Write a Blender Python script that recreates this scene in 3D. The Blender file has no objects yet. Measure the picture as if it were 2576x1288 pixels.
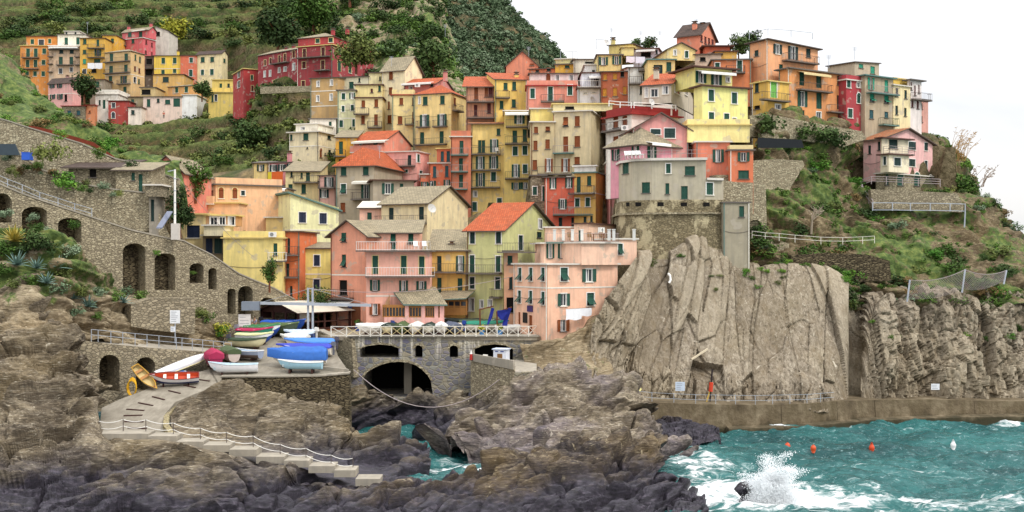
import bpy, math, random, re
import numpy as np
from mathutils import Vector
from mathutils.geometry import tessellate_polygon
random.seed(7)
SC = bpy.context.scene
COL = SC.collection
FP = 2762.0          # focal length in survey pixels (2576 wide)
CZ = 19.0            # eye height above the sea
def W(x, y, d):
    return Vector(((x-1288)/FP*d, d, CZ+(644-y)/FP*d))
def lin(c):
    c = c/255.0
    return c/12.92 if c <= 0.04045 else ((c+0.055)/1.055)**2.4
def hexl(h, k=0.9):
    return tuple(min(0.86, lin(int(h[i:i+2], 16))*k) for i in (0, 2, 4)) + (1,)

# ---------------------------------------------------------------- materials
class NT:
    def __init__(s, name):
        s.m = bpy.data.materials.new(name); s.m.use_nodes = True
        s.t = s.m.node_tree; s.t.nodes.clear()
        s.out = s.n('ShaderNodeOutputMaterial'); s.b = s.n('ShaderNodeBsdfPrincipled')
        s.l(s.b.outputs[0], s.out.inputs[0])
    def n(s, typ, **kw):
        nd = s.t.nodes.new(typ)
        for k, v in kw.items(): setattr(nd, k, v)
        return nd
    def l(s, a, b): s.t.links.new(a, b)
    def pos(s, sc=(1, 1, 1), rot=(0, 0, 0)):
        g = s.n('ShaderNodeNewGeometry'); mp = s.n('ShaderNodeMapping')
        mp.inputs['Scale'].default_value = sc; mp.inputs['Rotation'].default_value = rot
        s.l(g.outputs['Position'], mp.inputs['Vector']); return mp.outputs[0]
    def uv(s, sc=(1, 1, 1)):
        g = s.n('ShaderNodeUVMap'); mp = s.n('ShaderNodeMapping'); mp.inputs['Scale'].default_value = sc
        s.l(g.outputs[0], mp.inputs[0]); return mp.outputs[0]
    def noise(s, v, sc, det=4, rough=0.55, dist=0.0):
        n = s.n('ShaderNodeTexNoise'); n.inputs['Scale'].default_value = sc; n.inputs['Detail'].default_value = det
        n.inputs['Roughness'].default_value = rough; n.inputs['Distortion'].default_value = dist
        s.l(v, n.inputs['Vector']); return n.outputs['Fac']
    def vor(s, v, sc, feat='F1', out='Distance', rnd=1.0):
        n = s.n('ShaderNodeTexVoronoi'); n.feature = feat; n.inputs['Scale'].default_value = sc
        n.inputs['Randomness'].default_value = rnd
        s.l(v, n.inputs['Vector']); return n.outputs[out]
    def ramp(s, f, stops, interp='LINEAR'):
        r = s.n('ShaderNodeValToRGB'); e = r.color_ramp.elements; r.color_ramp.interpolation = interp
        while len(e) < len(stops): e.new(0.5)
        for k, (p, c) in zip(e, stops):
            k.position = p; k.color = c if len(c) == 4 else (*c, 1)
        s.l(f, r.inputs[0]); return r.outputs[0]
    def mix(s, f, a, b, mode='MIX'):
        m = s.n('ShaderNodeMix'); m.data_type = 'RGBA'; m.blend_type = mode
        for sock, v in ((0, f), (6, a), (7, b)):
            if hasattr(v, 'is_linked'): s.l(v, m.inputs[sock])
            else: m.inputs[sock].default_value = v
        return m.outputs[2]
    def math(s, op, a, b=None, c=None):
        m = s.n('ShaderNodeMath'); m.operation = op
        for i, v in enumerate((a, b, c)):
            if v is None: continue
            if hasattr(v, 'is_linked'): s.l(v, m.inputs[i])
            else: m.inputs[i].default_value = v
        return m.outputs[0]
    def bump(s, h, st=0.4, dist=0.05):
        b = s.n('ShaderNodeBump'); b.inputs['Strength'].default_value = st; b.inputs['Distance'].default_value = dist
        s.l(h, b.inputs['Height']); s.l(b.outputs[0], s.b.inputs['Normal'])
    def col(s, c):
        if hasattr(c, 'is_linked'): s.l(c, s.b.inputs['Base Color'])
        else: s.b.inputs['Base Color'].default_value = c
    def rough(s, r, spec=0.3):
        s.b.inputs['Roughness'].default_value = r; s.b.inputs['Specular IOR Level'].default_value = spec
        return s.m
G4 = lambda v: (v, v, v, 1)
_pl = {}
def plaster(h):
    if h in _pl: return _pl[h]
    t = NT('plaster_'+h); c = tuple(min(.86, x*1.04+.028) for x in hexl(h)[:3])+(1,)
    p = t.pos(); n1 = t.noise(p, 0.75, 6, 0.7); n2 = t.noise(t.pos((2.2, 2.2, 0.22)), 1.0, 4, 0.6)
    a = t.mix(t.ramp(n1, [(0.3, G4(0)), (0.72, G4(1))]), tuple(x*0.80 for x in c[:3])+(1,), tuple(min(.88, x*1.08) for x in c[:3])+(1,))
    dirt = tuple(x*0.55+0.05 for x in c[:3])+(1,)
    a = t.mix(t.ramp(n2, [(0.46, G4(0)), (0.72, G4(0.74))]), a, dirt)
    n3 = t.noise(p, 0.9, 3, 0.5)
    a = t.mix(t.ramp(n3, [(0.60, G4(0)), (0.65, G4(0.55))]), a, (0.42, 0.37, 0.30, 1))
    t.col(a); t.bump(t.noise(p, 6, 4), 0.25, 0.03); _pl[h] = t.rough(0.92, 0.15); return _pl[h]
_pa = {}
def paint(h, r=0.55, k=0.9, var=0.12):
    key = (h, r, k)
    if key in _pa: return _pa[key]
    t = NT('paint_'+h); c = hexl(h, k); n = t.noise(t.pos(), 2.5, 4, 0.6)
    t.col(t.mix(n, tuple(x*(1-var*2) for x in c[:3])+(1,), tuple(min(.9, x*(1+var)) for x in c[:3])+(1,)))
    _pa[key] = t.rough(r, 0.3); return _pa[key]
def stone(name, c1, c2, c3, sc=(2.6, 2.6, 5.4), mort='8a7f6c', plasterpatch=None, st=0.8, dist=0.08):
    t = NT(name); p = t.pos(sc); w = t.noise(t.pos(), 1.6, 3)
    pw = t.n('ShaderNodeVectorMath', operation='ADD'); sw = t.n('ShaderNodeVectorMath', operation='SCALE')
    nn = t.n('ShaderNodeTexNoise'); nn.inputs['Scale'].default_value = 1.5; t.l(p, nn.inputs['Vector'])
    t.l(nn.outputs['Color'], sw.inputs[0]); sw.inputs['Scale'].default_value = 0.35
    t.l(p, pw.inputs[0]); t.l(sw.outputs[0], pw.inputs[1]); pv = pw.outputs[0]
    v = t.n('ShaderNodeTexVoronoi'); t.l(pv, v.inputs['Vector']); v.inputs['Scale'].default_value = 1.0
    e = t.vor(pv, 1.0, 'DISTANCE_TO_EDGE')
    sx = t.n('ShaderNodeSeparateColor'); t.l(v.outputs['Color'], sx.inputs[0])
    c = t.ramp(sx.outputs[0], [(0.0, hexl(c1)), (0.45, hexl(c2)), (1.0, hexl(c3))])
    c = t.mix(t.ramp(w, [(0.3, G4(0)), (0.7, G4(0.5))]), c, hexl(c2))
    ed = t.ramp(e, [(0.03, G4(0)), (0.12, G4(1))])
    c = t.mix(ed, hexl(mort), c)
    if plasterpatch:
        pn = t.ramp(t.noise(t.pos((1, 1, 0.8)), 0.42, 5, 0.65), [(0.50, G4(0)), (0.56, G4(0.9))])
        c = t.mix(pn, c, hexl(plasterpatch))
    t.col(c)
    h = t.math('ADD', t.math('MULTIPLY', ed, 1.0), t.math('MULTIPLY', sx.outputs[1], 0.6))
    t.bump(h, st, dist); return t.rough(0.93, 0.15)
def rooftile(name, c1, c2, c3, uw=0.28, vw=0.42, st=0.7):
    t = NT(name); b = t.n('ShaderNodeTexBrick'); t.l(t.uv(), b.inputs['Vector'])
    b.inputs['Brick Width'].default_value = uw; b.inputs['Row Height'].default_value = vw; b.inputs['Scale'].default_value = 1
    b.inputs['Mortar Size'].default_value = 0.03; b.inputs['Color1'].default_value = hexl(c1); b.inputs['Color2'].default_value = hexl(c2)
    b.inputs['Mortar'].default_value = hexl(c3); b.inputs['Bias'].default_value = 0.0
    n = t.noise(t.pos(), 0.9, 5, 0.7)
    c = t.mix(t.ramp(n, [(0.45, G4(0)), (0.75, G4(0.75))]), b.outputs[0], hexl(c3)); t.col(c)
    wv = t.n('ShaderNodeTexWave'); wv.inputs['Scale'].default_value = 1/uw/6.283*3.14; t.l(t.uv(), wv.inputs['Vector'])
    t.bump(t.math('ADD', wv.outputs['Fac'], t.math('MULTIPLY', b.outputs['Fac'], -0.8)), st, 0.06); return t.rough(0.85, 0.2)
M = {}
M['tile'] = rooftile('roof_tile', 'cd6840', 'b4532e', '8a5238')
M['oldtile'] = rooftile('roof_tile_old', 'b9693f', '9c5a38', '8d7a60')
M['slate'] = rooftile('roof_slate', 'a89a7e', '8f846c', '6e6654', 0.45, 0.35, 0.5)
M['dark'] = rooftile('roof_dark', '5a4a42', '4a3c36', '3a322e', 0.6, 0.4, 0.3)
M['cap'] = paint('6b635c', 0.8); M['capw'] = paint('d9d2c6', 0.8); M['capb'] = paint('5b3f35', 0.8)
M['capt'] = paint('5f7f78', 0.7); M['capr'] = paint('9a2f2a', 0.7); M['capy'] = paint('d9c07a', 0.8); M['edge'] = paint('5d5148', 0.8)
M['white'] = paint('f2efe8', 0.5); M['trim'] = paint('eae4d6', 0.7); M['cream'] = paint('e6cf98', 0.7)
M['iron'] = paint('5a4f4a', 0.6); M['ironp'] = paint('a89a98', 0.5); M['steel'] = paint('aeb4bc', 0.4)
M['g'] = paint('1f5040', 0.6); M['b'] = paint('8e4a20', 0.6); M['t'] = paint('35a080', 0.6); M['l'] = paint('7fc45a', 0.6)
M['k'] = paint('1c3834', 0.6); M['n'] = paint('1c2740', 0.6); M['r'] = paint('5e2320', 0.6); M['u'] = paint('2e5a60', 0.6)
M['o'] = paint('c98a2a', 0.6); M['y'] = paint('e9d36a', 0.6); M['wood'] = paint('6e3f24', 0.6); M['dwood'] = paint('432620', 0.6)
M['beam'] = paint('a8743c', 0.6); M['concrete'] = plaster('9b9282'); M['curtain'] = paint('d8d8d8', 0.8)
t = NT('window_glass'); t.col((0.02, 0.025, 0.03, 1)); M['glass'] = t.rough(0.08, 0.6)
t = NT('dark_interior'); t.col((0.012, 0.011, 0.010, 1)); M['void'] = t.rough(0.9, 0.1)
M['stone'] = stone('rubble_stone', '7f7460', 'a3977d', 'c0b396', (2.9, 2.9, 5.8), '827764')
M['stonew'] = stone('pale_rubble_stone', '897d66', 'ada084', 'cfc4a6', (3.1, 3.1, 6.8), '857b66')
M['stonep'] = stone('patched_stone', '6d634c', '8d8063', 'a99c7c', (2.8, 2.8, 6.0), '6a604c', 'cbbd99')
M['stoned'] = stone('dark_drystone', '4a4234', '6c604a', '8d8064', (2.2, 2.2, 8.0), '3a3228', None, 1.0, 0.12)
M['stonec'] = stone('cut_stone', '7b705c', '978b74', 'b1a48a', (2.3, 2.3, 4.2), '7d7462')
M['stoneb'] = stone('bridge_stone', '6c6c78', '868378', 'a59c84', (1.5, 1.5, 2.2), '8d8470')

# ---------------------------------------------------------------- mesh builder
class MB:
    def __init__(s): s.v = []; s.f = []; s.mi = []; s.smooth = False
    def poly(s, pts, m=0):
        i = len(s.v); s.v += [tuple(p) for p in pts]; s.f.append(tuple(range(i, i+len(pts)))); s.mi.append(m)
    def hexa(s, b, t, m=0, mt=None):     # b, t: 4 bottom / 4 top points, same order
        mt = m if mt is None else mt
        s.poly(b[::-1], m); s.poly(t, mt)
        for i in range(4):
            j = (i+1) % 4; s.poly([b[i], b[j], t[j], t[i]], m)
    def box(s, fr, u0, u1, n0, n1, z0, z1, m=0):
        b = [fr(u0, n1, z0), fr(u1, n1, z0), fr(u1, n0, z0), fr(u0, n0, z0)]
        t = [fr(u0, n1, z1), fr(u1, n1, z1), fr(u1, n0, z1), fr(u0, n0, z1)]
        s.hexa(b, t, m)
    def bar(s, a, b, w, m=0, h=None):    # square bar
        a, b = Vector(a), Vector(b); d = (b-a)
        if d.length < 1e-6: return
        d.normalize(); x = d.cross(Vector((0, 0, 1)))
        if x.length < 1e-3: x = Vector((1, 0, 0))
        x.normalize(); y = d.cross(x).normalized(); h = w if h is None else h
        q = [x*w/2+y*h/2, -x*w/2+y*h/2, -x*w/2-y*h/2, x*w/2-y*h/2]
        s.hexa([a+c for c in q], [b+c for c in q], m)
    def tube(s, pts, r, seg=6, m=0, cap=True):
        pts = [Vector(p) for p in pts]; rs = r if hasattr(r, '__len__') else [r]*len(pts); rings = []
        for i, p in enumerate(pts):
            d = (pts[min(i+1, len(pts)-1)]-pts[max(i-1, 0)]).normalized()
            x = d.cross(Vector((0, 0, 1)))
            if x.length < 1e-3: x = Vector((1, 0, 0))
            x.normalize(); y = d.cross(x); i0 = len(s.v)
            for k in range(seg):
                a = 2*math.pi*k/seg; s.v.append(tuple(p+(x*math.cos(a)+y*math.sin(a))*rs[i]))
            rings.append(i0)
        for a, b in zip(rings, rings[1:]):
            for k in range(seg):
                s.f.append((a+k, a+(k+1) % seg, b+(k+1) % seg, b+k)); s.mi.append(m)
        if cap:
            s.f.append(tuple(range(rings[0], rings[0]+seg))); s.mi.append(m)
            s.f.append(tuple(range(rings[-1], rings[-1]+seg))[::-1]); s.mi.append(m)
    def grid(s, rows, m=0):
        i0 = len(s.v); n = len(rows[0])
        for r in rows: s.v += [tuple(p) for p in r]
        for j in range(len(rows)-1):
            for i in range(n-1):
                a = i0+j*n+i; s.f.append((a, a+1, a+n+1, a+n)); s.mi.append(m)
    def build(s, name, mats, parent=None, loc=(0, 0, 0), smooth=False):
        me = bpy.data.meshes.new(name); lo = Vector(loc)
        me.from_pydata([(x-lo.x, y-lo.y, z-lo.z) for x, y, z in s.v], [], s.f)
        mats = mats if isinstance(mats, (list, tuple)) else [mats]
        for k in mats: me.materials.append(M[k] if isinstance(k, str) else k)
        nf = len(me.polygons)
        if nf:
            me.polygons.foreach_set('material_index', s.mi)
            if smooth: me.polygons.foreach_set('use_smooth', [True]*nf)
            uv = me.uv_layers.new(name='UVMap'); co = []
            for f in s.f:
                p = [Vector(s.v[i]) for i in f]; u = (p[1]-p[0])
                u = u.normalized() if u.length > 1e-6 else Vector((1, 0, 0))
                n = u.cross(p[2]-p[1]); n = n.normalized() if n.length > 1e-9 else Vector((0, 0, 1)); v = n.cross(u)
                for q in p: co += [q.dot(u), q.dot(v)]
            uv.data.foreach_set('uv', co)
        me.update()
        o = bpy.data.objects.new(name, me); COL.objects.link(o)
        if parent is not None: o.parent = parent
        elif loc != (0, 0, 0): o.location = lo
        return o
def tag(o, label=None, cat=None, group=None, kind=None):
    for k, v in (('label', label), ('category', cat), ('group', group), ('kind', kind)):
        if v: o[k] = v
    return o
def empty(name, loc, label=None, cat=None, group=None):
    o = bpy.data.objects.new(name, None); o.empty_display_size = 0.3; COL.objects.link(o); o.location = loc
    return tag(o, label, cat, group)
class Fr:                                    # facade frame: u along, n outward, z up
    def __init__(s, a, b, out=None):
        s.a = Vector((a[0], a[1])); d = Vector((b[0]-a[0], b[1]-a[1])); s.w = d.length; s.u = d.normalized()
        s.n = Vector((s.u.y, -s.u.x))
    def __call__(s, u, n, z):
        p = s.a+s.u*u+s.n*n; return Vector((p.x, p.y, z))
    def hit(s, x, y):                        # photo survey point -> (u, z) on this facade
        D = Vector(((x-1288)/FP, 1.0)); t = s.a.dot(s.n)/D.dot(s.n); p = D*t-s.a
        return p.dot(s.u), CZ+(644-y)/FP*t

# ---------------------------------------------------------------- houses
TX = TY = 0
def T(i, j):
    global TX, TY
    TX, TY = 644*i, 322*j
def px(x): return TX+x/4
def py(y): return TY+y/4
BASES = []; FRONTS = []
def louvre(mb, fr, u0, u1, z0, z1, n0, n1, m=0):
    w = 0.06
    mb.box(fr, u0, u0+w, n0, n1, z0, z1, m); mb.box(fr, u1-w, u1, n0, n1, z0, z1, m)
    zm = (z0+z1)/2
    for a, b in ((z0, z0+w), (zm-w/2, zm+w/2), (z1-w, z1)): mb.box(fr, u0+w, u1-w, n0, n1, a, b, m)
    for a, b in ((z0+w, zm-w/2), (zm+w/2, z1-w)):
        k = max(2, int((b-a)/0.11)); h = (b-a)/k
        for i in range(k):
            zz = a+h*i
            mb.poly([fr(u0+w, n1-0.005, zz), fr(u1-w, n1-0.005, zz), fr(u1-w, n0+0.005, zz+h*1.05), fr(u0+w, n0+0.005, zz+h*1.05)], m)
WTOK = re.compile(r'([a-zA-Z]+)(-?\d+),(-?\d+),(\d+)x(\d+)')
SURR = {'w': 'white', 'c': 'cream'}
def windows(fr, spec, root, loc, small, zt=None):
    """Cut list for the wall and the window parts."""
    holes = []
    for code, cx, cy, w, h in WTOK.findall(spec or ''):
        cx, cy, w, h = px(int(cx)), py(int(cy)), int(w)/4, int(h)/4
        u0, _ = fr.hit(cx-w/2, cy); u1, _ = fr.hit(cx+w/2, cy); _, z1 = fr.hit(cx, cy-h/2); _, z0 = fr.hit(cx, cy+h/2)
        if u1-u0 < 0.25: u0, u1 = (u0+u1)/2-0.15, (u0+u1)/2+0.15
        if u0 < 0.05 or u1 > fr.w-0.05:
            s = max(0.05-u0, 0)-max(u1-fr.w+0.05, 0); u0 += s; u1 += s
            if u0 < 0.04 or u1 > fr.w-0.04: u0, u1 = max(u0, 0.06), min(u1, fr.w-0.06)
            if u1-u0 < 0.15: continue
        hu = (u1-u0); hz = z1-z0; base = code[0]; mod = code[1:]
        if base in 'wd': leafm = None
        else: leafm = base
        holes.append((u0, u1, z0, z1))
        isdoor = hz > 1.85
        nm = 'door' if isdoor else 'window'
        sur = 'white' if ('w' in mod or base == 'w') else ('cream' if 'c' in mod else None)
        rec = -0.16 if zt is None or z1 < zt else 0.0
        mb = MB(); fw = 0.09 if sur else 0.05; pr = 0.035
        open_ = ('o' in mod) or leafm is None
        # surround
        sm = 1
        mb.box(fr, u0-fw, u0, rec, pr, z0, z1+fw, sm); mb.box(fr, u1, u1+fw, rec, pr, z0, z1+fw, sm); mb.box(fr, u0, u1, rec, pr, z1, z1+fw, sm)
        if not isdoor: mb.box(fr, u0-fw-.05, u1+fw+.05, rec, pr+0.08, z0-0.09, z0, 2)
        mats = ['glass' if base != 'd' else 'void', sur or 'edge', 'trim' if sur else 'cap']
        if not sur: mats[1] = WALLMAT[0]
        mb.poly([fr(u0, rec+.01, z0), fr(u1, rec+.01, z0), fr(u1, rec+.01, z1), fr(u0, rec+.01, z1)], 0)
        win = mb.build(nm, mats, root, loc)
        if open_ and base != 'd' and not small:
            fb = MB(); f = 0.06
            for a, b in ((u0, u0+f), (u1-f, u1), ((u0+u1)/2-f/2, (u0+u1)/2+f/2)): fb.box(fr, a, b, rec+.02, rec+.07, z0, z1)
            for a, b in ((z0, z0+f), (z1-f, z1)): fb.box(fr, u0+f, u1-f, rec+.02, rec+.065, a, b)
            if random.random() < .6:
                fb.poly([fr(u0+f, rec+.03, z0+f), fr(u0+hu*.38, rec+.03, z0+f), fr(u0+hu*.30, rec+.03, z1-f), fr(u0+f, rec+.03, z1-f)], 1)
            fb.build('frame', ['white', 'curtain'], win, loc)
        if leafm:
            if 'o' in mod:
                for a, b in ((u0-hu*.5-.04, u0-.04), (u1+.04, u1+hu*.5+.04)):
                    if a < -0.3 or b > fr.w+0.3: continue
                    sb = MB(); louvre(sb, fr, a, b, z0, z1, 0.03, 0.09); sb.build('shutter', leafm, win, loc)
            elif 'f' in mod:
                zm = z0+hz*.5
                sb = MB(); louvre(sb, fr, u0+.02, u1-.02, zm, z1-.01, rec+.03, rec+.09); sb.build('shutter', leafm, win, loc)
                sb = MB(); k = 5
                for i in range(k):
                    za, zb = zm-(hz*.5)*i/k*.8, zm-(hz*.5)*(i+1)/k*.8; na, nb = -.05+.55*i/k, -.05+.55*(i+1)/k
                    sb.poly([fr(u0+.02, na, za), fr(u1-.02, na, za), fr(u1-.02, nb, zb+.02), fr(u0+.02, nb, zb+.02)], 0)
                for uu in (u0+.02, u1-.08): sb.bar(fr(uu+.03, -.05, zm), fr(uu+.03, .5, zm-hz*.4), .05)
                sb.build('shutter_flap', leafm, win, loc)
            elif small:
                sb = MB(); sb.box(fr, u0+.02, u1-.02, rec+.03, rec+.1, z0+.02, z1-.02); sb.build('shutter', leafm, win, loc)
            else:
                um = (u0+u1)/2
                pairs = ((u0+.015, um-.008), (um+.008, u1-.015)) if hu > .5 else ((u0+.015, u1-.015),)
                for a, b in pairs:
                    sb = MB(); louvre(sb, fr, a, b, z0+.015, z1-.015, rec+.05, rec+.11); sb.build('shutter', leafm, win, loc)
        if 'a' in mod:
            ab = MB(); c = (u0+u1)/2; r = hu/2; n = 8
            pt = [fr(c+r*math.cos(math.pi*i/n), pr+.005, z1+r*math.sin(math.pi*i/n)) for i in range(n+1)]; ab.poly(pt, 0)
            for i in range(n):
                a1, a2 = math.pi*i/n, math.pi*(i+1)/n
                q = [fr(c+k*math.cos(a), pr+.03, z1+k*math.sin(a)) for a in (a1, a2) for k in (r, r+.12)]
                ab.poly([q[0], q[1], q[3], q[2]], 1)
            ab.build('arch', [leafm or 'glass', sur or 'trim'], win, loc)
    return holes
WALLMAT = ['trim']
def wallface(mb, fr, z0, ztl, ztr, holes, m=0):
    """Facade with real openings; top may slope from ztl to ztr."""
    zt = min(ztl, ztr)
    us = sorted({0.0, fr.w, *[h[0] for h in holes], *[h[1] for h in holes]})
    zs = sorted({z0, zt, *[min(max(h[2], z0), zt) for h in holes], *[min(max(h[3], z0), zt) for h in holes]})
    for a, b in zip(us, us[1:]):
        if b-a < 1e-5: continue
        run = None
        for c, d in zip(zs, zs[1:]):
            if d-c < 1e-5: continue
            um, zm = (a+b)/2, (c+d)/2
            if any(h[0] < um < h[1] and h[2] < zm < h[3] for h in holes):
                if run: mb.poly([fr(a, 0, run[0]), fr(b, 0, run[0]), fr(b, 0, run[1]), fr(a, 0, run[1])], m); run = None
                continue
            run = (run[0], d) if run else (c, d)
        if run: mb.poly([fr(a, 0, run[0]), fr(b, 0, run[0]), fr(b, 0, run[1]), fr(a, 0, run[1])], m)
    if abs(ztl-ztr) > 1e-4:
        mb.poly([fr(0, 0, zt), fr(fr.w, 0, zt), fr(fr.w, 0, ztr)] if ztr > ztl else [fr(0, 0, zt), fr(fr.w, 0, zt), fr(0, 0, ztl)], m)
def on_ray(C, u, x):
    """Distance t along u from C so that C+t*u lies on the sight line through column x."""
    k = (x-1288)/FP; return (k*C.y-C.x)/(u.x-k*u.y)
def H(label, wall, xs, yt, yb, d, a=0, dep=8, roof='F', rise=1.5, rm=None, L='', R='', B=(), A=(), par=0, ov=0.25, down=4, chim=(), band=(), to=None, small=False, cat='house', name='house', base=True, parm=None):
    ar = math.radians(a); u = Vector((math.cos(ar), math.sin(ar))); n = Vector((u.y, -u.x))
    X = [px(x) for x in xs]
    if len(X) == 3:
        C = Vector(((X[1]-1288)/FP*d, d)); wl = abs(on_ray(C, u, X[0])); wr = abs(on_ray(C, -n, X[2]))
        FRt = C; FL = C-u*wl; dep = wr
    else:
        xr = X[0] if a >= 0 else X[1]; C = Vector(((xr-1288)/FP*d, d)); w = abs(on_ray(C, u, X[1] if a >= 0 else X[0]))
        FL, FRt = (C, C+u*w) if a >= 0 else (C-u*w, C)
    wf = (FRt-FL).length
    BR, BL = FRt-n*dep, FL-n*dep
    zt = CZ+(644-py(yt))/FP*d; zv = CZ+(644-py(yb))/FP*d; z0 = zv-down
    fL, fR, fB, fS = Fr(FL, FRt), Fr(FRt, BR), Fr(BR, BL), Fr(BL, FL)
    loc = to['loc'] if to else tuple(Vector((*((FL+FRt)/2), z0)))
    root = to['root'] if to else empty(name, loc, label, cat)
    wm = M[wall] if wall in M else plaster(wall); WALLMAT[0] = wm
    FRONTS.append((FL, FRt, py(yb)))
    if len(X) == 3: FRONTS.append((FRt, BR, py(yb)))
    if base and not to: BASES.append((*(FL-n*1.0), zv), ); BASES.append((*(FRt-n*1.0), zv)); BASES.append((*((BL+BR)/2), zv+1.5))
    mb = MB(); hl = windows(fL, L, root, loc, small, zt if roof in 'Gg' else None); hr = windows(fR, R, root, loc, small, zt if roof in 'Gg' else None)
    tl = {'F': (0, 0, 0, 0), 'N': (0, 0, 0, 0), 'G': (0, 0, 0, 0), 'g': (0, 0, 0, 0), 'H': (0, 0, 0, 0), 'S': (0, 0, rise, rise), 's': (rise, 0, 0, rise), 'z': (0, rise, rise, 0)}[roof]
    zFL, zFR, zBR, zBL = (zt+k for k in tl)
    wallface(mb, fL, z0, zFL, zFR, hl); wallface(mb, fR, z0, zFR, zBR, hr); wallface(mb, fB, z0, zBR, zBL, []); wallface(mb, fS, z0, zBL, zFL, [])
    if roof == 'G':
        for f in (fR, fS): mb.poly([f(0, 0, zt), f(f.w, 0, zt), f(f.w/2, 0, zt+rise)])
    if roof == 'g':
        for f in (fL, fB): mb.poly([f(0, 0, zt), f(f.w, 0, zt), f(f.w/2, 0, zt+rise)])
    for yv in band:
        for f in ((fL, fR) if len(X) == 3 else (fL,)):
            zb = CZ+(644-py(yv))/FP*d; mb.box(f, -.03 if f is fR else .0, f.w, 0.0, .035, zb-.07, zb+.07, 1)
    mb.build('upper_storey' if to else 'wall', [wm, 'trim'], root, loc)
    # roof
    rmat = M[rm] if rm else M['cap']; rb = MB(); th = .14
    def P(u_, q, z): return fL(u_, -q, z)
    if roof == 'F':
        rb.box(fL, -ov, wf+ov, -dep-ov, ov, zt, zt+.16)
        if par:
            pm = MB(); w_ = .18
            pm.box(fL, 0, wf, -w_, 0, zt+.16, zt+.16+par); pm.box(fL, 0, wf, -dep, -dep+w_, zt+.16, zt+.16+par)
            pm.box(fL, 0, w_, -dep+w_, -w_, zt+.16, zt+.16+par); pm.box(fL, wf-w_, wf, -dep+w_, -w_, zt+.16, zt+.16+par)
            pm.build('parapet', parm or wm, root, loc)
    def slab(q):
        b = [p-Vector((0, 0, th)) for p in q]; up = [Vector(p) for p in q]
        rb.hexa(b, up, 1, 0)
    if roof == 'G':
        k = rise/(dep/2); e = ov*k
        slab([P(-ov, -ov, zt-e+th), P(wf+ov, -ov, zt-e+th), P(wf+ov, dep/2, zt+rise+th), P(-ov, dep/2, zt+rise+th)])
        slab([P(wf+ov, dep+ov, zt-e+th), P(-ov, dep+ov, zt-e+th), P(-ov, dep/2, zt+rise+th), P(wf+ov, dep/2, zt+rise+th)])
    if roof == 'g':
        k = rise/(wf/2); e = ov*k
        slab([P(-ov, dep+ov, zt-e+th), P(-ov, -ov, zt-e+th), P(wf/2, -ov, zt+rise+th), P(wf/2, dep+ov, zt+rise+th)])
        slab([P(wf+ov, -ov, zt-e+th), P(wf+ov, dep+ov, zt-e+th), P(wf/2, dep+ov, zt+rise+th), P(wf/2, -ov, zt+rise+th)])
    if roof == 'S':
        k = rise/dep; e = ov*k
        slab([P(-ov, -ov, zt-e+th), P(wf+ov, -ov, zt-e+th), P(wf+ov, dep+ov, zt+rise+e+th), P(-ov, dep+ov, zt+rise+e+th)])
    if roof in 'sz':
        a_, b_ = (rise, 0) if roof == 's' else (0, rise)
        slab([P(-ov, -ov, zt+a_+th), P(wf+ov, -ov, zt+b_+th), P(wf+ov, dep+ov, zt+b_+th), P(-ov, dep+ov, zt+a_+th)])
    if roof == 'H':
        e = zt+th-.05; i = min(wf, dep)/2; o_ = ov
        c = [P(-o_, -o_, e), P(wf+o_, -o_, e), P(wf+o_, dep+o_, e), P(-o_, dep+o_, e)]
        if wf >= dep: r1, r2 = P(i, dep/2, e+rise), P(wf-i, dep/2, e+rise); fs = [[c[0], c[1], r2, r1], [c[1], c[2], r2], [c[2], c[3], r1, r2], [c[3], c[0], r1]]
        else: r1, r2 = P(wf/2, i, e+rise), P(wf/2, dep-i, e+rise); fs = [[c[0], c[1], r1], [c[1], c[2], r2, r1], [c[2], c[3], r2], [c[3], c[0], r1, r2]]
        for f in fs: rb.poly(f, 0)
        rb.hexa([p-Vector((0, 0, .12)) for p in c], [p-Vector((0, 0, .004)) for p in c], 1)
    if rb.f: ro = rb.build('roof', [rmat, 'edge' if roof != 'F' else rmat], root, loc)
    rd = random.Random(label or str(xs))
    if not small and not to and zt-z0 > 6 and rd.random() < .75 and wall not in M:
        for uu in ([.12] if rd.random() < .6 else [.12, wf-.12]):
            pm = MB(); pm.bar(fL(uu, .07, z0), fL(uu, .07, zt-.05), .09); pm.bar(fL(uu, .07, zt-.05), fL(uu, ov*.8, zt+.02), .09); pm.build('downpipe', rd.choice(['cap', 'trim', 'wood', 'capt']), root, loc)
    if not small and not to and rd.random() < .5:
        zq = zt-(3.0+rd.random()*.4)
        if zq > zv+1:
            pm = MB(); pm.tube([fL(wf*i/8, .04, zq-.25*math.sin(math.pi*i/8)) for i in range(9)], .02, 4); pm.build('cable', 'iron', root, loc)
    # chimneys
    for (cx, q, h_) in chim:
        uu, _ = fL.hit(px(cx), py(yt)); cb = MB(); zb = zt+(rise*.6 if roof in 'GgH' else .1)
        cb.box(fL, uu-.3, uu+.3, -q-.3, -q+.3, zb-.3, zb+h_, 0); cb.box(fL, uu-.38, uu+.38, -q-.38, -q+.38, zb+h_, zb+h_+.12, 1)
        cb.box(fL, uu-.2, uu+.2, -q-.2, -q+.2, zb+h_+.12, zb+h_+.35, 2); cb.box(fL, uu-.4, uu+.4, -q-.4, -q+.4, zb+h_+.35, zb+h_+.42, 1)
        cb.build('chimney', [wm, 'cap', 'oldtile'], root, loc)
    fr = {'L': fL, 'R': fR, 'S': fS}
    for b in B: balcony(fr[b[0]], b[1], b[2], b[3], root, loc, *b[4:])
    for b in A: awning(fr[b[0]], *b[1:], root=root, loc=loc)
    return dict(root=root, loc=loc, L=fL, R=fR, S=fS, zt=zt, z0=z0, wall=wm, d=d)
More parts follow.
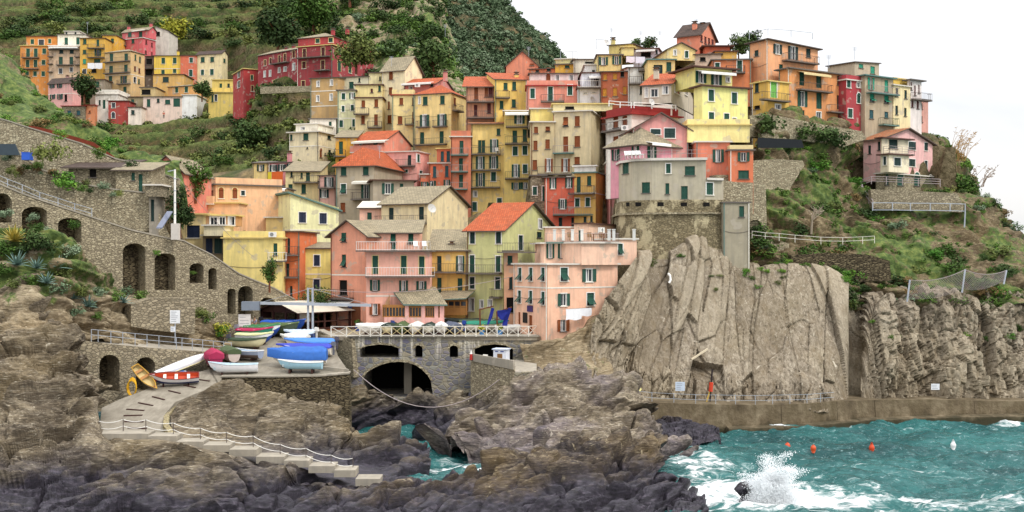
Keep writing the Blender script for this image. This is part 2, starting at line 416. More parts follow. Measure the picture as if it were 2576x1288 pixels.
def balcony(fr, x0, x1, y, root, loc, style='i', out=0.95, hgt=0.95):
    u0, z = fr.hit(px(x0), py(y)); u1, _ = fr.hit(px(x1), py(y)); mb = MB()
    slabm = {'i': 'cap', 'w': 'cap', 'p': 'capw', 'g': 'capt', 't': 'capt', 's': 'cap'}.get(style, 'cap')
    mb.box(fr, u0, u1, 0.0, out, z-.14, z); b = mb.build('balcony', slabm, root, loc)
    rb = MB(); rm = {'i': 'iron', 'w': 'white', 'p': WALLMAT[0], 'g': 'g', 't': 'ironp', 's': 'ironp'}.get(style, 'iron')
    if style == 'p':
        rb.box(fr, u0, u1, out-.12, out, z, z+hgt); rb.box(fr, u0, u0+.12, .04, out-.12, z, z+hgt); rb.box(fr, u1-.12, u1, .04, out-.12, z, z+hgt)
    else:
        r = .045; n_ = out-.06
        seg = [((u0+.03, n_), (u1-.03, n_)), ((u0+.03, .03), (u0+.03, n_)), ((u1-.03, .03), (u1-.03, n_))]
        for (a, b_) in seg:
            for zz in (z+.08, z+hgt): rb.bar(fr(*a, zz), fr(*b_, zz), r)
            if style == 's':
                for zz in (z+.35, z+.65): rb.bar(fr(*a, zz), fr(*b_, zz), r)
            ln = math.hypot(b_[0]-a[0], b_[1]-a[1]); k = max(1, int(ln/(.28 if style != 's' else 1.2)))
            for i in range(k+1):
                q = (a[0]+(b_[0]-a[0])*i/k, a[1]+(b_[1]-a[1])*i/k); rb.bar(fr(*q, z), fr(*q, z+hgt), .022 if style != 's' else .04)
    rb.build('railing', rm, b, loc)
def awning(fr, x0, x1, y, drop, col, out=1.3, root=None, loc=None):
    u0, z = fr.hit(px(x0), py(y)); u1, _ = fr.hit(px(x1), py(y)); mb = MB()
    mb.hexa([fr(u0, .03, z-.06), fr(u1, .03, z-.06), fr(u1, out, z-drop-.06), fr(u0, out, z-drop-.06)], [fr(u0, .03, z), fr(u1, .03, z), fr(u1, out, z-drop), fr(u0, out, z-drop)])
    mb.box(fr, u0, u1, out-.02, out+.01, z-drop-.3, z-drop-.06); mb.build('awning', col, root, loc)
# ================================================================ houses, photo tile by photo tile
T(0, 0)   # hamlet up the valley
h = H('tall orange apartment house at the outer end of the upper hamlet', 'd98a3a', (205, 490), 462, 805, 285, rm='capy', L='gc282,530,38x85 gc360,530,38x85 gc445,515,38x55 gc278,640,36x75 gc358,640,36x75 gc438,628,38x50 gc272,742,36x50 gc353,742,36x50 gc435,742,36x50', B=[('L', 230, 398, 583), ('L', 235, 395, 695)], small=True)
H('', 'd98a3a', (265, 575), 368, 462, 288, rm='capb', L='gc325,420,36x50 wc415,430,56x66 gc500,414,30x44', to=h, down=0, small=True)
h = H('cream and pinkish tower house with balconies on every floor beside the orange one', 'd8b896', (490, 805), 462, 775, 284, rm='white', L='k617,515,40x45 k722,518,40x40 g612,612,40x80 g718,612,38x80 w610,715,36x55 w718,700,30x45', B=[('L', 495, 800, 500, 'w'), ('L', 575, 745, 655), ('L', 490, 535, 572), ('L', 490, 535, 645), ('L', 760, 805, 575), ('L', 760, 805, 655), ('L', 490, 535, 725)], A=[('L', 510, 800, 470, .3, 'white')], small=True)
H('', 'f2e6cf', (580, 868), 352, 462, 287, rm='cap', L='g667,412,34x70 g784,412,34x75', to=h, down=0, small=True)
H('', 'ece2d0', (650, 800), 318, 352, 290, rm='capw', L='k668,335,20x24 k760,335,20x24', to=h, down=0, small=True)
h = H('ochre yellow house with white sheets hung out below its windows', 'dcab42', (805, 1056), 387, 812, 283, rm='capb', L='g853,418,35x50 g985,430,28x65 g850,522,34x42 go985,530,30x65 t850,618,32x48 g978,612,62x36 wr850,718,36x45 d945,712,50x40', B=[('L', 885, 1054, 487), ('L', 885, 1054, 580)], small=True)
H('', 'e0ac38', (1030, 1170), 358, 560, 288, L='g1132,408,30x40', to=h, down=2, small=True)
h = H('rose pink stepped house below the terraced vineyards', 'cf5f62', (1180, 1440, 1565), 382, 560, 292, -25, rm='capw', L='g1217,430,32x60 g1338,412,30x50', R='r1472,425,18x40 r1528,450,16x40 r1467,525,18x36 r1528,540,14x30', B=[('L', 1180, 1275, 470)], small=True)
H('', 'cf5f62', (1230, 1500, 1572), 300, 382, 295, -25, roof='G', rise=1.0, rm='slate', L='g1307,345,35x55 g1415,345,35x55', A=[('L', 1360, 1490, 305, .3, 'trim')], to=h, down=0, chim=[(1255, 1.5, 1.2), (1480, 1.5, 1.3)], small=True)
H('roofless white ruin with one dark opening behind the rose pink house', 'd9d0c2', (1565, 1700), 318, 425, 302, roof='s', rise=1.5, rm='capw', L='d1590,340,40x44', small=True)
h = H('large sand coloured block with long dark balconies on three floors', 'd6b37c', (1056, 1315, 1455), 515, 965, 276, -20, roof='H', rise=1.0, rm='slate', L='g1122,578,36x80 g1270,578,36x80 g1118,700,38x75 g1267,690,36x80 g1112,790,36x50 go1245,800,30x70 g1110,890,30x25 g1257,915,34x85', R='g1362,578,18x60 g1408,600,18x60 r1358,692,18x50 r1402,712,18x50 w1357,805,26x60 g1398,820,18x50', B=[('L', 1058, 1315, 632), ('L', 1058, 1315, 745), ('L', 1190, 1315, 850), ('L', 1180, 1300, 965)], band=(745,), small=True)
H('dark recessed loggia house between the sand block and the yellow row', '6a5a4c', (1462, 1550), 570, 775, 291, rm='capb', L='d1500,620,60x60 d1500,730,70x60', B=[('L', 1465, 1548, 690)], small=True)
H('lemon yellow house, outermost of the low row under the vines', 'ecc94e', (1550, 1815), 562, 775, 290, roof='S', rise=.8, rm='dark', L='gc1643,612,36x60 gc1758,610,36x60 gc1640,725,34x45 gc1757,715,34x40', band=(690,), chim=[(1770, 2, 1.4)], small=True)
H('salmon house between the lemon yellow one and the cream one', 'd9714f', (1815, 1978), 560, 775, 289.5, roof='S', rise=.8, rm='dark', L='gw1924,605,36x52 gw1920,735,36x70', small=True)
H('cream house with a gable at the end of the low row', 'f0dcaa', (1978, 2230, 2290), 538, 755, 288, -15, roof='G', rise=1.0, rm='dark', L='g2040,600,40x52 g2135,598,38x50 gw2037,728,32x55 gw2132,725,36x60', R='g2258,610,22x40', chim=[(2200, 3, .8)], small=True)
H('small pale pink house with a dark roof at the foot of the cream tower', 'e0a8a0', (485, 725, 815), 828, 1040, 268, -20, roof='G', rise=1.4, rm='dark', L='go525,862,24x45 go600,860,24x45 go530,972,24x45 go605,972,26x52 d662,985,30x70', R='k748,880,24x50', chim=[(590, 3, 1.2)], band=(938,), small=True)
H('narrow grey stone house squeezed beside the sand block', '8c7f6a', (905, 1054), 803, 1000, 273, rm='capb', L='g980,852,36x52', small=True)
h = H('white house with crenellated terrace at the foot of the sand block', 'efe6d8', (960, 1192), 950, 1100, 266, par=1.0, rm='capw', L='k1003,1032,20x50 g1048,1050,26x90', small=True)
H('oxblood red cube house on the lower edge of the hamlet', 'a8382c', (1090, 1290), 1018, 1195, 263, rm='capb', L='wc1142,1060,36x50 wac1140,1168,36x46', small=True)
H('low rubble stone shed with two green windows below the hamlet', 'stone', (620, 858), 1070, 1195, 264, rm='capr', L='u697,1135,36x45 u790,1135,36x45', small=True)
H('small apricot annex between the stone shed and the red cube', 'd98a5c', (856, 955), 1060, 1195, 264.5, rm='capr', L='b902,1125,20x25', small=True)
H('tiny white cottage below the red cube house', 'ecdccb', (1290, 1425), 1082, 1188, 262, rm='capb', L='k1337,1130,34x45', small=True)
H('faded olive grey cottage above the tiny white one', '9a8b68', (1290, 1450), 978, 1085, 268, rm='capb', L='g1335,1022,30x45', small=True)
h = H('long pinkish white house with green garage doors', 'e6cdbc', (1440, 1832), 975, 1085, 265, roof='S', rise=.7, rm='dark', L='g1495,1035,35x75 k1592,1012,28x40 g1687,1025,52x45 g1778,1032,68x85', small=True)
H('', 'f2efe9', (1832, 1982), 958, 1075, 265, rm='capw', to=h, down=4, small=True)
H('tan house with a barred window under the salmon house', 'd3a75c', (1540, 1852), 752, 872, 277, rm='capb', L='k1668,800,60x52', small=True)
H('low orange and yellow house with a hipped grey roof', 'd9a05c', (1690, 1950, 2100), 862, 972, 270, -20, roof='H', rise=.8, rm='slate', L='gc1778,905,32x55 gc1875,900,35x60', R='k1990,905,20x52 k2035,915,18x38', small=True)
H('yellowish loggia house with a dark open terrace', 'cdb37c', (1410, 1565), 882, 975, 270, rm='cap', L='d1470,925,90x50', small=True)
h = H('pale yellow house with stepped terraces beside the red annex', 'e2c66a', (2098, 2345), 932, 1040, 258, rm='capy', L='g2137,990,20x70 w2172,985,28x66', small=True, down=4)
H('', 'e2c66a', (2135, 2350), 805, 932, 261, rm='capy', L='g2222,870,26x60 k2300,860,24x40', B=[('L', 2100, 2325, 930, 'p')], to=h, down=0, small=True)
H('small dark red annex with cream window surrounds below the big red house', 'ab2f2c', (2345, 2450, 2640), 693, 915, 236, -62, rm='capy', L='wc2405,750,26x60 wc2403,850,28x65', R='gc2535,780,26x50 rc2540,890,24x60', small=True, down=9)

T(1, 0)
h = H('big crimson manor house with a stepped attic below the cliff', '9a3034', (415, 770, 1182), 452, 872, 214, -20, rm='capy', L='rc487,535,34x85 rc675,520,36x88 rc483,655,36x70 rc672,652,36x90 rc475,840,36x56', R='gc842,515,28x65 gc838,665,34x105 gc945,520,30x40 gc945,690,30x90 gc1045,548,26x46 gc1117,570,26x50', B=[('L', 425, 755, 590), ('L', 605, 750, 715)], down=5)
H('', 'a83438', (425, 775, 1182), 366, 452, 217, -20, roof='H', rise=1.6, rm='slate', L='gc620,412,42x44 gc822,398,42x46', R='gc950,425,28x80 gc1048,435,28x65 gc1122,450,24x60', B=[('R', 920, 1115, 503)], chim=[(725, 2, .7), (870, 2, .7)], to=h, down=0)
H('', '9a3034', (20, 415), 495, 872, 226, -38, roof='G', rise=1.5, rm='slate', L='rc92,632,20x60 rc145,612,20x60 rc235,595,22x75 rc290,580,24x75 rc380,548,26x70 wc88,745,20x60 wc143,738,20x60 wc233,705,20x50 wc293,695,28x45 wc380,672,26x70 dc185,835,30x56 dc352,838,24x40', B=[('L', 178, 338, 650)], chim=[(195, 3, .5), (270, 3, .7), (310, 4, 1.0)], to=h, down=2)
h = H('weathered ochre facade with blind painted windows above the gardens', 'bf9a63', (548, 825), 782, 1200, 186, -14, roof='S', rise=.8, rm='slate', L='wc625,845,24x55 wc760,830,24x60 wc622,992,26x60 wc757,978,26x65', band=(910, 1062, 1190), dep=10)
H('', 'ebe2d2', (540, 805), 1200, 1330, 184, 0, rm='cap', L='g617,1262,28x50 g747,1248,28x50', to=h, down=3, dep=6)
h = H('pale green tenement with a roof terrace and green shutters', 'd3d0a4', (820, 1000), 912, 1420, 184, rm='cap', L='gw880,970,36x65 gow968,965,26x60 gw877,1095,28x60 gw970,1085,32x60 gw857,1245,36x70 gw982,1237,26x75', band=(1190,), dep=9)
H('', 'ddd6b4', (830, 1130), 772, 912, 188, -10, roof='S', rise=.8, rm='slate', L='g960,857,46x70 k1040,805,20x40', to=h, down=0)
h = H('cream tenement with brown shutters next to the pale green one', 'e6d29c', (1000, 1272), 987, 1440, 182, rm='capb', L='b1080,1045,36x70 b1210,1038,38x80 b1077,1205,36x85 b1207,1205,36x110', B=[('L', 987, 1140, 1150), ('L', 1125, 1270, 1285)], dep=9)
H('', 'ead693', (1000, 1272), 857, 987, 185, rm='capb', L='r1165,912,24x40 g1243,890,26x60', to=h, down=0, par=.0)
H('', 'e9dba6', (1135, 1262), 735, 857, 188, roof='S', rise=.5, rm='cap', L='k1248,790,16x40', to=h, down=0)
H('tall cream tower house with a bright blank gable and slate roof', 'eeddb2', (1268, 1495, 1672), 698, 1420, 184, -25, roof='G', rise=2.6, rm='slate', L='b1358,762,40x80 b1355,915,38x75 b1337,1060,20x80 b1343,1200,40x85', ov=.35)
H('pink house with a white awning wedged behind the hipped yellow house', 'd98a80', (1490, 1800, 1985), 845, 1000, 181, -18, roof='G', rise=1.6, rm='tile', L='w1558,905,34x75 k1770,860,30x24', A=[('L', 1490, 1790, 838, .25, 'white')], chim=[(1860, 2, 1.2)])
H('cream yellow tenement with brown shutters joined to the hipped house', 'e8d494', (1368, 1592), 960, 1470, 179, rm='capr', par=.8, L='b1462,1020,38x70 r1580,1020,16x80 b1450,1210,46x80 b1580,1180,16x110', B=[('L', 1502, 1590, 1255)], dep=9)
h = H('broad yellow house with a hipped terracotta roof and French windows', 'ecd08a', (1592, 1965, 2112), 938, 1560, 175, -20, roof='H', rise=1.8, rm='tile', L='g1703,1015,48x85 g1876,1005,46x85 gow1697,1215,44x120 gow1873,1210,44x120 g1672,1390,42x120 g1868,1380,42x120 w1645,1010,16x70', R='b2000,1020,24x76', B=[('L', 1605, 1925, 1462), ('L', 1630, 1755, 1283), ('L', 1793, 1930, 1278), ('R', 1975, 2042, 1108)])
h = H('salmon house with two long timber balconies and brown doors', 'd99a78', (2115, 2400), 872, 1190, 166, roof='S', rise=2.6, rm='tile', L='b2215,940,38x120 b2318,920,34x110 r2362,920,44x110 r2210,1110,34x110 r2345,1090,36x100', B=[('L', 2122, 2398, 1030, 'i', 1.2), ('L', 2122, 2398, 1190, 'i', 1.2)], ov=.6)
T(2, 0)
H('yellow house under terracotta tiles beside the timber balconies', 'ecc968', (-172, 150), 800, 1112, 165, 10, roof='S', rise=2.2, rm='tile', L='g22,865,40x85 g18,1040,40x82 g-105,1055,38x82 g-65,868,40x70', B=[('L', -170, -30, 985)], chim=[(80, 3, 1.2)])
h = H('salmon pink house with a terrace wall and white framed green shutters', 'dd8a74', (150, 665), 868, 1110, 160, rm='capr', L='gw207,940,45x100 gw387,945,48x145 gw584,905,48x105', B=[('L', 290, 525, 1025)], par=.7, dep=5)
H('', 'e6d3cb', (180, 662), 742, 868, 164, rm='oldtile', roof='S', rise=1.0, L='w455,785,40x70 w595,785,40x70 ba365,785,44x50', to=h, down=0)
H('salmon gabled house at the back of the ridge', 'df8a6a', (-60, 265), 668, 760, 178, roof='g', rise=2.4, rm='oldtile', L='b200,650,40x20')
H('rust orange house under old tiles near the gabled salmon house', 'd97a50', (170, 435), 690, 770, 174, -12, roof='S', rise=1.2, rm='oldtile', L='k255,715,34x20 k370,700,40x30')
H('ochre roof pavilion with a green window and flower boxes', 'd8a63c', (435, 632), 648, 750, 173, -8, roof='F', rm='cap', L='g555,670,46x28', par=.0)
H('whitish stepped attic with terrace plants on the ridge', 'd9d0bc', (625, 862), 600, 740, 171, roof='S', rise=.9, rm='slate', L='d790,640,110x36')
H('lemon stub of wall and parapet on the ridge skyline', 'e8dc9a', (440, 620), 595, 660, 178, -10, rm='capw')
h = H('white house with a blank lower wall and a glazed terrace door', 'e9e6e8', (665, 895), 885, 1050, 158, rm='capb', L='w738,937,36x14 w825,930,36x14', B=[('L', 660, 890, 888, 'w')], dep=6)
H('', 'e7e5ea', (700, 895), 738, 885, 160, rm='capb', L='w838,820,80x95', A=[('L', 770, 890, 765, .25, 'white')], to=h, down=0)
H('', 'eeeae6', (735, 890), 655, 738, 163, rm='capw', L='k820,715,30x20', to=h, down=0)
h = H('rust brown tenement with faded ochre shutters and a blind wall', 'a5532f', (895, 1165), 722, 1050, 155, -6, roof='S', rise=.8, rm='tile', L='o937,775,36x60 o1037,770,40x60 d1110,740,36x66 o933,930,40x80 o1037,925,40x85 o1135,910,36x80', dep=9)
h = H('mustard yellow house with two wide green shuttered windows', 'e2cd84', (860, 1108), 556, 720, 161, rm='cap', L='go920,615,42x80 go1052,605,40x85', dep=6)
H('', 'e0c878', (975, 1218, 1332), 445, 560, 165, -20, roof='S', rise=.6, rm='capt', L='d1112,492,46x60', to=h, down=0, chim=[(1000, 1, .9)])
H('', 'e9d58c', (1105, 1225), 478, 560, 163, rm='capy', to=h, down=0, dep=2)
h = H('lavender white penthouse with an awning and laundry in front', 'd6d0d8', (1222, 1470, 1555), 492, 620, 163, -15, rm='capb', L='d1348,550,100x52 k1515,520,20x40', A=[('L', 1260, 1450, 505, .2, 'white')])
H('narrow white house with potted plants on its ledges', 'e6e3dc', (1170, 1368), 682, 1060, 154.5, roof='S', rise=.9, rm='tile', L='k1300,905,24x85 k1335,770,40x70', B=[('L', 1172, 1300, 848), ('L', 1270, 1362, 715)], dep=7)
h = H('sand yellow house with a dark garage sized shutter', 'dfc27e', (1368, 1640), 605, 800, 150, rm='capt', L='k1470,715,90x125 g1578,672,50x95', par=0, dep=6)
H('', 'e9cf8a', (1560, 1845), 500, 605, 156, 8, roof='g', rise=1.0, rm='oldtile', L='gw1757,548,34x70 w1640,530,26x50', to=h, down=0)
H('salmon summit house with a brown gable roof on the skyline', 'e08a6a', (1658, 1890, 2048), 342, 480, 165, -32, roof='G', rise=2.2, rm='dark', R='r1905,385,22x66 r1945,405,22x70 r1982,415,20x64 r2015,425,16x56', chim=[(1800, 1.5, .6), (1845, 3, .6)], ov=.4)
H('low brick orange annex in front of the summit house', 'd96f4a', (1945, 2192), 472, 550, 163, rm='capb', ov=.6)
H('ochre box house with a flat grey roof below the pergola', 'e0b052', (2045, 2262), 522, 600, 158, rm='capb', par=0)
H('small beige house with a shaded loggia under an old tile roof', 'd2b8a0', (1840, 2105), 545, 660, 156, -10, roof='S', rise=.8, rm='oldtile', L='d1920,595,56x40')
H('burnt orange house with white edged shutters below the pergola', 'd07a4a', (2015, 2408), 602, 780, 151, -5, roof='F', rm='cap', L='gw2067,660,46x55 gw2290,670,50x120', B=[('L', 2150, 2340, 738)])
h = H('bright lemon house with white corner trim and four dark shutters', 'eee692', (1830, 1915, 2372), 868, 1275, 131, -68, rm='capb', ov=.45,  R='gw2005,960,56x116 gw2238,988,54x112 gw2007,1180,54x102 gw2160,1182,52x80 w2238,1205,40x40', down=.5)
H('', 'ede28c', (1645, 1840, 2215), 680, 868, 134, -68, rm='capb', R='gow1900,775,50x118 gow2055,800,50x108 wr2172,800,38x50', to=h, down=0, ov=.7, A=[('R', 1850, 2200, 705, .3, 'white')])
hb = h
h = H('stained plaster cottage with white casements and a terracotta gable roof', 'cfc4ae', (1308, 1603, 1822), 848, 1035, 136.5, -22, roof='G', rise=2.3, rm='tile', L='w1353,930,24x100 w1432,935,70x80 w1543,905,52x84', R='wa1660,905,52x80 w1752,932,26x52', chim=[(1412, 2, .8)], down=0)
H('', 'ece0cf', (1420, 1610, 1824), 1050, 1300, 136.1, -22, roof='N', R='w1630,1085,50x30', to=h, down=3)
h = H('white house crowned by an oxblood red terrace parapet', 'efe8dc', (948, 1205, 1672), 1150, 1320, 133.2, -60, rm='capr', ov=.5, par=.9, parm='capr', L='b1045,1225,52x120 b1135,1215,50x100 b1045,1420,52x100 b1135,1408,50x90', B=[('L', 955, 1165, 1330, 'i')], band=(1185,), down=8)
h = H('tall beige tenement with terracotta coloured shutters', 'd3c198', (422, 795, 945), 1118, 1760, 148, -14, rm='capw', L='bf540,1225,50x95 b657,1220,50x105 b540,1453,50x160 b657,1423,56x110 b655,1616,54x75 bow540,1663,40x130', B=[('L', 422, 628, 1543, 't')], par=.0)
H('', 'dfcf9c', (415, 1010), 1050, 1118, 151, rm='capy', L='d580,1085,90x30', to=h, down=0, dep=5)
h2 = H('narrower beige tenement with small brown shutters beside the tall one', 'cdb98c', (190, 425), 1232, 1770, 149, rm='capw', L='b242,1308,40x66 bf360,1298,44x50 b236,1463,40x95 b358,1450,44x95 b230,1660,44x100 bow370,1663,36x130', B=[('L', 255, 600, 1753, 'i')])
H('low sunny yellow house with a grey awning over French windows', 'eed47c', (188, 415), 1098, 1240, 153, rm='capw')
H('narrow yellow tower house with six floors of green shutters', 'e9ca74', (-78, 190), 1120, 2130, 160, rm='capw', L='gow75,1190,50x110 g28,1373,46x120 g130,1363,44x125 gw32,1520,50x92 gw130,1513,48x92 gow38,1718,38x125 gw132,1700,46x90 go40,1871,44x70 go135,1868,44x70 w20,2083,24x62 w145,2103,28x40', B=[('L', -70, 182, 1448, 'i'), ('L', -70, 182, 1798, 'i'), ('L', -62, 190, 1278, 'i')], A=[('L', -70, 180, 1128, .3, 'white')], dep=9)
T(1, 1)
H('yellow tenement with three long balconies and white French windows', 'eccd7e', (2165, 2500), -40, 840, 163, roof='S', rise=1.8, rm='oldtile', L='g2252,185,34x125 g2288,185,34x125 gow2397,180,40x130 gow2257,350,42x125 gow2392,345,42x125 go2258,520,44x135 gw2390,490,48x95 w2205,663,36x58 gw2450,760,46x110 gw2200,790,44x90 g2440,40,36x70', B=[('L', 2167, 2462, 265, 'i'), ('L', 2167, 2462, 425, 'i'), ('L', 2162, 2458, 598, 'i')], ov=.5, dep=9)

T(2, 1)
H('strip of bare stone house front beside the narrow yellow tower', 'stonec', (190, 337), 482, 880, 147.3, rm='cap', L='gw230,632,42x85 gw318,660,26x150', par=0)
h = H('brick red house with a balcony full of drying clothes', 'd9664a', (335, 627), 500, 1010, 145, roof='S', rise=.6, rm='slate', L='gow412,555,32x110 gow572,545,34x110 gow508,765,40x95 k488,945,36x90 k612,945,26x90', B=[('L', 412, 825, 872, 't', 1.1)], dep=9, ov=.4)
h = H('ochre house with a teal cornice and a white walled roof terrace', 'ddb05e', (627, 842, 1000), 452, 1010, 143.8, -18, rm='capt', par=.0, ov=.3, L='g672,570,40x160 g777,530,42x95 gw657,750,45x85 gw762,745,44x90 k735,920,30x60 k800,915,26x60', B=[('L', 578, 838, 662, 'i')], band=(655,))
H('', 'f0ece4', (627, 842), 385, 452, 143.6, -18, rm='white', to=h, down=0, dep=.3)
h = H('dusty pink strip house between the ochre house and the grey bastion', 'd48c86', (985, 1080), 325, 965, 143, rm='capw', L='gw1050,470,28x150', B=[('L', 945, 1078, 575, 'i')])
H('pink penthouse with a stone slab hipped roof and white loungers', 'd993a0', (992, 1300, 1850), 175, 345, 127, -50, roof='H', rise=2.6, rm='slate', L='go1045,270,36x110 go1245,222,34x90', R='gow1405,240,42x130 w1640,255,60x130', ov=.7, A=[('R', 1330, 1520, 132, .25, 'white')])
H('pink gabled house with wide dark green blinds behind the penthouse', 'd9938c', (1212, 1775), 12, 200, 130, 6, roof='g', rise=1.9, rm='tile', L='kw1445,38,98x54 kw1587,52,106x98', ov=.5)
h = H('salmon house with an arched passage beside the grey bastion', 'd77a5c', (1850, 2192), 145, 440, 129, rm='capw', L='go2075,280,52x130', par=0, dep=6)
H('', 'f0dc92', (1765, 2392), -25, 145, 130.3, rm='capy', to=h, down=0, par=.6)
H('orange corner house with one large green blind', 'd8774f', (2190, 2428), 228, 520, 127.5, rm='cap', L='go2330,290,56x90 g2330,468,108x84', dep=6, par=.5, parm='cream')

T(3, 0)
h = H('tall peach house with a grey roof and a wide balcony on the summit', 'e8a878', (-190, 0, 502), 402, 800, 150, -58, roof='S', rise=-.4, rm='cap', ov=.5, L='k-115,535,40x60', R='kow95,495,40x96 kow250,535,46x135 k405,530,46x92 g130,672,40x50', B=[('R', 140, 470, 608, 'i')])
h = H('ochre house with pale green shutters beside the big orange house', 'deb252', (-160, 0, 212), 818, 1160, 143, -58, rm='capy', par=.0, L='k-112,875,40x110 d-110,1080,60x36', R='lw57,905,62x158 w100,1075,56x50', B=[('R', -90, 180, 1000, 'i')])
H('big orange house with green shutters and two balconies on the clifftop', 'e0975a', (110, 215, 786), 692, 1240, 148, -58, rm='cap', ov=.5, R='g340,790,50x140 g510,810,52x150 g717,810,46x95 gow345,995,46x155 g512,1015,54x160 k715,1030,46x140 g340,1145,50x75 w510,1165,48x78 g722,1185,42x70', B=[('R', 280, 605, 900, 'i'), ('R', 585, 805, 1125, 'i')], A=[('R', 290, 565, 712, .35, 'cream')])
H('slim crimson house with white edged green shutters', 'a83238', (700, 786, 945), 805, 1275, 152, -58, rm='capw', par=.6, R='gw812,843,38x80 wr912,855,34x52 gwa912,1000,36x80 gw828,1140,46x92')
h = H('grey olive house with turquoise shutters near the end of the row', 'b3a184', (900, 975, 1258), 762, 1300, 153, -58, rm='capt', ov=.45, R='to1035,842,30x120 t1190,865,36x118 tf1047,985,45x80 tf1192,1000,48x80 u1040,1150,40x88 u1190,1155,38x60', B=[('R', 990, 1275, 930, 't'), ('R', 1112, 1270, 1255, 'g')])
H('', 'bfae94', (600, 872, 1118), 628, 762, 160, -50, roof='S', rise=.5, rm='dark', R='t935,665,44x40 t1052,705,44x74', to=h, down=0)
h = H('cream house with slim dark shutters between olive and white ones', 'ecd9a6', (1215, 1262, 1432), 858, 1300, 156, -58, rm='capw', R='k1297,930,24x85 k1384,950,26x85 k1294,1108,26x90 k1381,1128,24x84')
H('', 'd3b04c', (1215, 1262, 1430), 790, 858, 158, -58, rm='capy', to=h, down=0)
h = H('white and pink tower house standing last on the clifftop', 'e9ddd6', (1400, 1432, 1545), 808, 1310, 158, -58, rm='cap', ov=.5, R='r1440,865,14x80 r1478,910,16x100 r1518,895,14x84 r1452,1035,22x90 r1507,1050,22x90', B=[('R', 1432, 1600, 1000, 'i')])
H('', 'dba090', (1530, 1612), 1008, 1320, 160, 25, rm='cap', L='k1545,1070,16x60 k1545,1200,16x60', to=h)
T(3, 1)
h = H('pink villa with a cream bay window over the sea cliff', 'efbab4', (960, 1135, 1655), 110, 455, 148, -52, roof='G', rise=1.8, rm='oldtile', ov=.5, L='k1023,218,28x85 k1122,180,26x85', R='kw1448,178,68x80 kw1588,188,30x80 kw1450,350,65x75 kw1590,385,28x110', down=1)
H('', 'f0dfc0', (1135, 1150, 1412), 105, 265, 146, -60, rm='capb', R='k1260,160,88x90', B=[('R', 1160, 1412, 258, 's', 1.1)], to=h, down=0, ov=.6)
H('', 'eee0c0', (1132, 1215, 1418), 268, 442, 145, -58, rm='capb', L='kw1175,330,28x84', R='kw1303,340,68x80', to=h, down=0, ov=.4)
H('', 'stonew', (1085, 1180, 1685), 458, 590, 147, -52, rm='capw', R='ga1330,535,64x90 ga1498,540,60x84 ga1633,540,28x84 g1198,520,32x110', to=h, down=5)
T(1, 1)   # lower village
h = H('cream house with small arched openings at the garden edge', 'e6d6ae', (335, 630, 800), 40, 330, 176, -18, rm='capw', ov=.4, L='g355,95,24x60 g502,88,52x70 k517,198,14x18', R='k735,95,36x36 ba652,262,24x70 k740,250,26x60 k695,262,14x20', band=(178,))
H('', 'eee4cf', (400, 620, 800), -40, 40, 179, -18, rm='capw', L='w470,5,40x30', to=h, down=0)
H('golden ochre house with a slate roof above the tiled grey house', 'dba02c', (800, 1012), 98, 360, 171, roof='S', rise=1.8, rm='slate', L='g855,200,40x130 k850,330,34x28', B=[('L', 792, 905, 285)], dep=7)
h = H('salmon house with a red tiled roof and a walled balcony', 'dc8a72', (980, 1290, 1562), 130, 320, 169, -22, roof='G', rise=2.0, rm='tile', L='w1055,175,20x45 g1205,180,40x110 g1217,285,40x35', B=[('L', 975, 1290, 248, 'p')], A=[('L', 1000, 1340, 132, .25, 'trim')])
H('light pink house with a rusty ladder on its terrace', 'ecab9e', (1290, 1620, 1740), 238, 660, 167, -18, rm='capw', par=0, L='k1545,325,36x105 gw1515,435,26x30', R='gw1635,305,26x80 gw1660,480,26x100', B=[('L', 1420, 1605, 385)])
H('', 'ecab9e', (1440, 1780), 195, 238, 168.5, 0, rm='capw', to=h, down=0) if 0 else None
h = H('orange house with slim blue green shutters and a red towel', 'd97048', (1740, 1962), 358, 680, 164, rm='capw', L='u1797,440,32x110 u1920,435,34x110 gow1697,580,20x50 go1920,560,30x80 go1700,575,44x90', B=[('L', 1740, 1958, 662, 'g')], par=.0)
H('', 'd97048', (1820, 1962), 212, 358, 165.5, rm='capy', L='u1875,285,32x100 u1935,285,34x105', to=h, down=0)
H('', 'd4704c', (1655, 1742), 470, 680, 164.2, rm='capw', L='go1697,580,34x80', to=h)
H('slender brick salmon tower house with three short balconies', 'cf7a58', (1960, 2162), 92, 890, 162, rm='capw', par=.8, L='g2068,190,40x125 g2062,370,40x130 g2063,535,40x130 k2040,720,44x30', B=[('L', 1962, 2138, 272, 't'), ('L', 1962, 2134, 440, 't'), ('L', 1957, 2130, 615, 't')], dep=9)
h = H('grey house with a hipped terracotta roof and a plant filled terrace', 'b3a48a', (805, 1190, 1585), 385, 930, 156, -14, roof='H', rise=3.0, rm='tile', ov=.5, L='g882,437,56x85 g1105,432,56x85 gfw880,612,54x100 gow1108,640,46x140 b875,800,48x96', B=[('L', 975, 1185, 720, 'i')], A=[('L', 995, 1178, 532, .25, 'trim')], R='go1465,612,34x105')
H('', 'a89a84', (1180, 1590), 530, 930, 150, 12, rm='capb', L='gow1327,610,56x105 g1465,612,34x105', to=h, dep=6, ov=.5)
H('buff yellow house at the outer end of the pink terrace row', 'dcc07c', (-35, 127), 355, 600, 173, rm='cap', roof='S', rise=.8, L='ko48,400,34x65 k40,540,30x56', dep=7)
H('mauve pink terrace row house with bright washing hung below', 'd38a8c', (127, 412, 602), 348, 600, 172, -12, roof='S', rise=.8, rm='dark', L='kow178,405,36x64 kow262,400,38x64 kow347,390,36x60', R='kow465,390,36x52', chim=[(300, 1.5, 1.5)])
